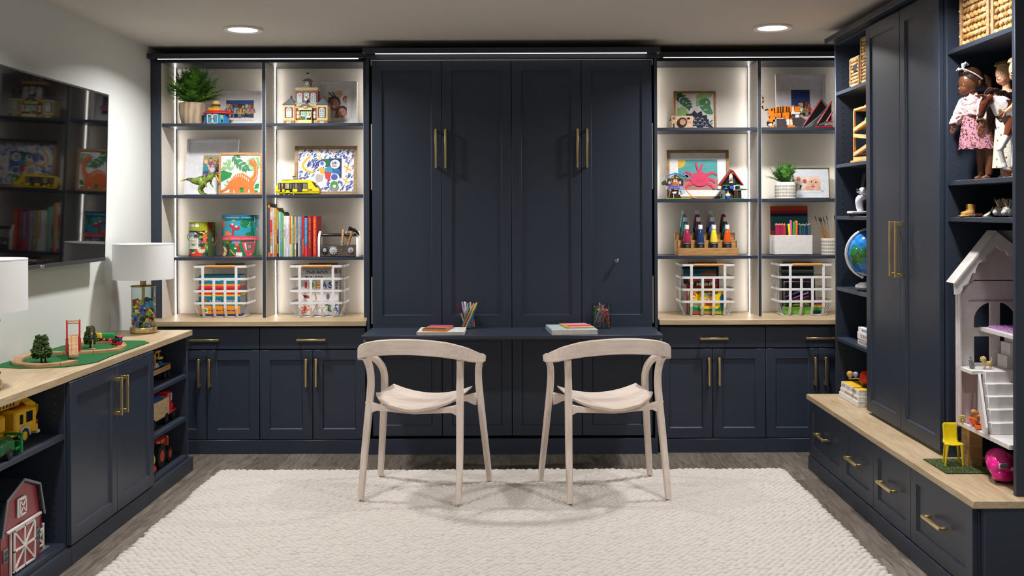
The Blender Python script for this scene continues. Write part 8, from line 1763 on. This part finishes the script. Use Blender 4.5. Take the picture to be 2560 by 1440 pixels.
m = MB(WH).cbox(-.036, .026, -.008, -.001, .192, .262, .002); m.build('hay_door_frame', vc('plastic'), t); m = MB('8c2f30').cbox(-.024, .022, -.0095, -.007, .2, .255, .001); m.k(WH); [m.prism(band(q_, .005), -.011, -.009) for q_ in ([(-.024, .2), (.022, .255)], [(-.024, .255), (.022, .2)], [(-.024, .2), (.022, .2)], [(-.024, .255), (.022, .255)], [(-.024, .2), (-.024, .255)], [(.022, .2), (.022, .255)])]; m.build('hay_door', vc('plastic'), t)
for a in (-.135, .112):
    m = MB('6d7c7c').cbox(a, a+.03, -.006, -.001, .06, .108, .001); m.k('14181a'); [m.rect(a+.004+.0125*i, a+.0135+.0125*i, .065+.021*j, .082+.021*j, -.0065) for i in (0, 1) for j in (0, 1)]; m.build('window', vc('plastic'), t, recalc=False)
m = MB(DK).prism([(.13, .272), (.165, .268), (.243, .178), (.236, .168), (.15, .2)], .03, .2); m.build('porch_roof', vc('plastic'), t); m = MB('9a2a30').cbox(.216, .228, .03, .042, .006, .178, .001); m.prism([(.19, .178), (.218, .14), (.218, .156), (.2, .18)], .031, .041); m.build('porch_post', vc('plastic'), t); MB('70757a').cbox(.148, .243, .005, .19, 0, .006, .001).build('porch_floor', vc('plastic'), t)
m = MB('e2dfdc').cbox(.206, .214, .012, .02, .006, .095, .001); [m.cbox(.15, .21, .013, .018, z, z+.008, .001) for z in (.018, .078)]; [m.prism(band(q_, .007), .0135, .0175) for q_ in ([(.15, .022), (.208, .082)], [(.15, .082), (.208, .022)])]; m.cyl((.21, .016, .095), (.21, .016, .102), .006, n=8); m.build('fence', vc('plastic'), t)
# ------------------------------------------------------------------ things on the folding desk
ZD = .7284
def flatbook(name, lab, cat, x, y, z, rz, w, d, h, cov, page, draw, spine=None):
    t = T(name, lab, cat, (x, y, z), rz); m = MB(cov); m.cbox(-w/2, w/2, -d/2, d/2, 0, .0022, .0006); m.cbox(-w/2, w/2, -d/2, d/2, h-.0022, h, .0006); m.cbox(-w/2, -w/2+.003, -d/2, d/2, 0, h, .0008)
    if spine: m.k(spine).rect(-d/2+.01, d/2-.01, h*.25, h*.75, -w/2-.0003, 'x')
    draw(m, h+.0002); m.build('cover', vc('paper'), t, recalc=False); MB(page).box(-w/2+.003, w/2-.003, -d/2+.003, d/2-.003, .0022, h-.0022).build('pages', vc('paper'), t); return z+h+.0003
rr = random.Random(21)
def k1(m, z):
    for i in range(46): x, y = rr.uniform(-.12, .12), rr.uniform(-.11, .11); m.k(rr.choice(['2f8a5c', '3c3c40', 'c8605c', '8a8c90', '5aa08a'])).sheet(circ(x, y, rr.uniform(.002, .008), rr.uniform(.0015, .003), 7), z+.00002*i, 'z')
z = flatbook('book', 'white pattern covered book lying on the desk under the striped notebook', 'book', -.443, 5.733, ZD, 0, .258, .232, .015, 'dcdcdc', 'd0c6b8', k1)
def k2(m, z):
    for a, b, c in ((-.1, -.068, '33373c'), (-.068, -.03, '2f7a5c'), (-.03, .035, 'd8705a'), (.035, .1, 'c0487c')): m.k(c).rect(-.064, .064, a, b, z, 'z')
flatbook('notebook', 'small notebook striped orange, green and pink on the white book', 'notebook', -.465, 5.742, z, -.16, .13, .2, .0135, 'd8752c', 'e08a3c', k2)
def k3(m, z): m.k('b4c2c8').rect(-.1, .1, -.12, .12, z, 'z')
z = flatbook('book', 'thick pale blue book lying on the desk under the pink notebook', 'book', .27, 5.745, ZD, .1, .25, .29, .0255, 'b9c5ca', 'd6ccc2', k3, '7f8f98')
def k4(m, z):
    for a, b, c in ((-.1, -.07, 'e6e0dc'), (-.07, .0, 'dc4a3c'), (.0, .1, 'e09aa8')): m.k(c).rect(-.06, .075, a, b, z, 'z')
    m.k('d8b02c').rect(-.075, -.06, -.1, .1, z, 'z')
flatbook('notebook', 'thin pink, red and white notebook with a yellow spine on the blue book', 'notebook', .30, 5.775, z, .2, .15, .2, .007, 'd8b02c', 'eee8e0', k4)
def jar(name, lab, x, y, r, h):
    t = T(name, lab, 'jar', (x, y, ZD)); MB().lathe([(0, .0002), (r, .0002), (r, h), (r-.0018, h), (r-.0018, .0028), (0, .0028)], 36).build('glass', pane('desk_glass', 'f4f6f6', 1.2, .01), t); return t
jar('pen_cup', 'clear cup of colourful markers on the desk', -.308, 5.92, .044, .105); jar('crayon_jar', 'clear jar filled with wax crayons on the desk', .449, 5.908, .0555, .138)
D1 = (1020, 730, 10.667); kd = 5.92/F/10.667; cx_, cy_ = 1597, 935
for i, (tx, ty, bx_, by, c1, c2, nm, d) in enumerate([(1305, 275, 1530, 925, '6a1a14', 'd8d4d0', 'dark red capped', 20), (1432, 240, 1560, 925, 'b9a4d8', 'd8982c', 'lilac capped', 10), (1485, 240, 1640, 925, 'd8d6dc', 'c8dca8', 'white capped', 60), (1530, 240, 1500, 925, 'd8d0d8', 'e08098', 'pale pink', -10), (1590, 285, 1480, 925, 'b8b8c0', '8a8a92', 'grey', 50), (1640, 345, 1440, 900, '3c9a88', '2f8a7c', 'sea green', -20), (1645, 250, 1720, 925, 'd8c8cc', 'e8a084', 'peach', 40), (1755, 270, 1460, 915, 'e8a07c', 'f0842c', 'orange', -30), (1800, 290, 1500, 925, '8fb8b0', '6aa89c', 'pale green', 10), (1835, 270, 1640, 930, '3c6aa8', '2f8ad0', 'blue', -36), (1835, 250, 1525, 935, 'e0c41c', 'c8c4c8', 'yellow capped', -44), (1690, 620, 1570, 925, 'e8b03c', 'e0b44c', 'amber', -20), (1620, 640, 1680, 925, '6a4a9c', '7a5aac', 'purple', 34), (1740, 700, 1760, 915, 'e0604c', 'e0704c', 'coral', 10)]):
    t, q = IT('marker', nm+' marker standing in the clear cup on the desk', 'marker', D1, cx_, cy_, 5.92, ZD+.0034, group='markers in the clear cup'); f_ = .42; a, b = Vector((bx_, d*1.5, by-6)), Vector((tx, d*2.2 if ty < 500 else d*1.2, ty)); md = b.lerp(a, f_)
    MB(c2, q).tube([a, md], 21, 12).build('barrel', vc('plastic'), t); MB(c1, q).tube([md, b.lerp(a, .02), b], [23, 21, 15], 12).build('cap', vc('gloss'), t)
cn = {'c8343c': 'red', 'd8602c': 'orange', 'e8a03c': 'light orange', 'c8cc3c': 'lime yellow', '4a9a3c': 'green', '2f6ab0': 'blue', 'd8408c': 'pink', '8a4a2c': 'brown', '5a7a84': 'slate blue', 'c8c4bc': 'white', '2a2a30': 'black', 'b08a9c': 'mauve', 'd87a5c': 'salmon'}
cm = {}
for c in cn:
    m = MB(c); m.tube([(0, 0, -.045), (0, 0, .033), (0, 0, .035), (0, 0, .044)], [.0042, .0042, .0036, .0016], 10); b = m.mesh('wax'); b.materials.append(vc('matte'))
    m = MB(tuple(q*.85 for q in lin(c))).lathe([(.0044, -.038), (.0044, .03)], 12); m.k('1c1a1c').lathe([(.0045, .022), (.0045, .026)], 12); m.lathe([(.0045, -.034), (.0045, -.03)], 12); q = m.mesh('paper_wrap'); q.materials.append(vc('paper')); cm[c] = (b, q)
taken = np.zeros((0, 3)); used = {}
for i in range(85):
    c = rr.choice(list(cn)); 
    for _ in range(140):
        a = Vector((rr.uniform(-.05, .05), rr.uniform(-.05, .05), rr.uniform(.01, .13))); dr = Vector((rr.gauss(0, 1), rr.gauss(0, 1), rr.gauss(0, .8))).normalized(); e0, e1 = a-dr*.046, a+dr*.046
        if all(math.hypot(e.x, e.y) < .0475 and .008 < e.z < .132 for e in (e0, e1)) and (i % 3 == 0 or math.hypot(a.x, a.y) > .014) and (len(taken) == 0 or min(np.linalg.norm(taken-np.array(a+dr*(.046*k/5)), axis=1).min() for k in range(-5, 6)) > .0086): break
    else: continue
    if i == 0: c, a, dr = 'b08a9c', Vector((-.012, -.012, .105)), Vector((.03, 0, 1)).normalized()
    taken = np.concatenate([taken, [list(a+dr*(.046*k/10)) for k in range(-10, 11)]])
    t = T('crayon', cn[c]+' wax crayon jumbled in the clear jar'+('' if used.setdefault(c, []) == [] else ', another of its colour') if i else 'pale lilac wax crayon sticking up out of the clear jar', 'crayon', (.449+a.x, 5.908+a.y, ZD+a.z), group='crayons in the clear jar'); t.rotation_euler = dr.to_track_quat('Z', 'Y').to_euler()
    used.setdefault(c, []).append(i); link('wax', cm[c][0], None, t); link('paper_wrap', cm[c][1], None, t)
SC.cycles.use_denoising = True
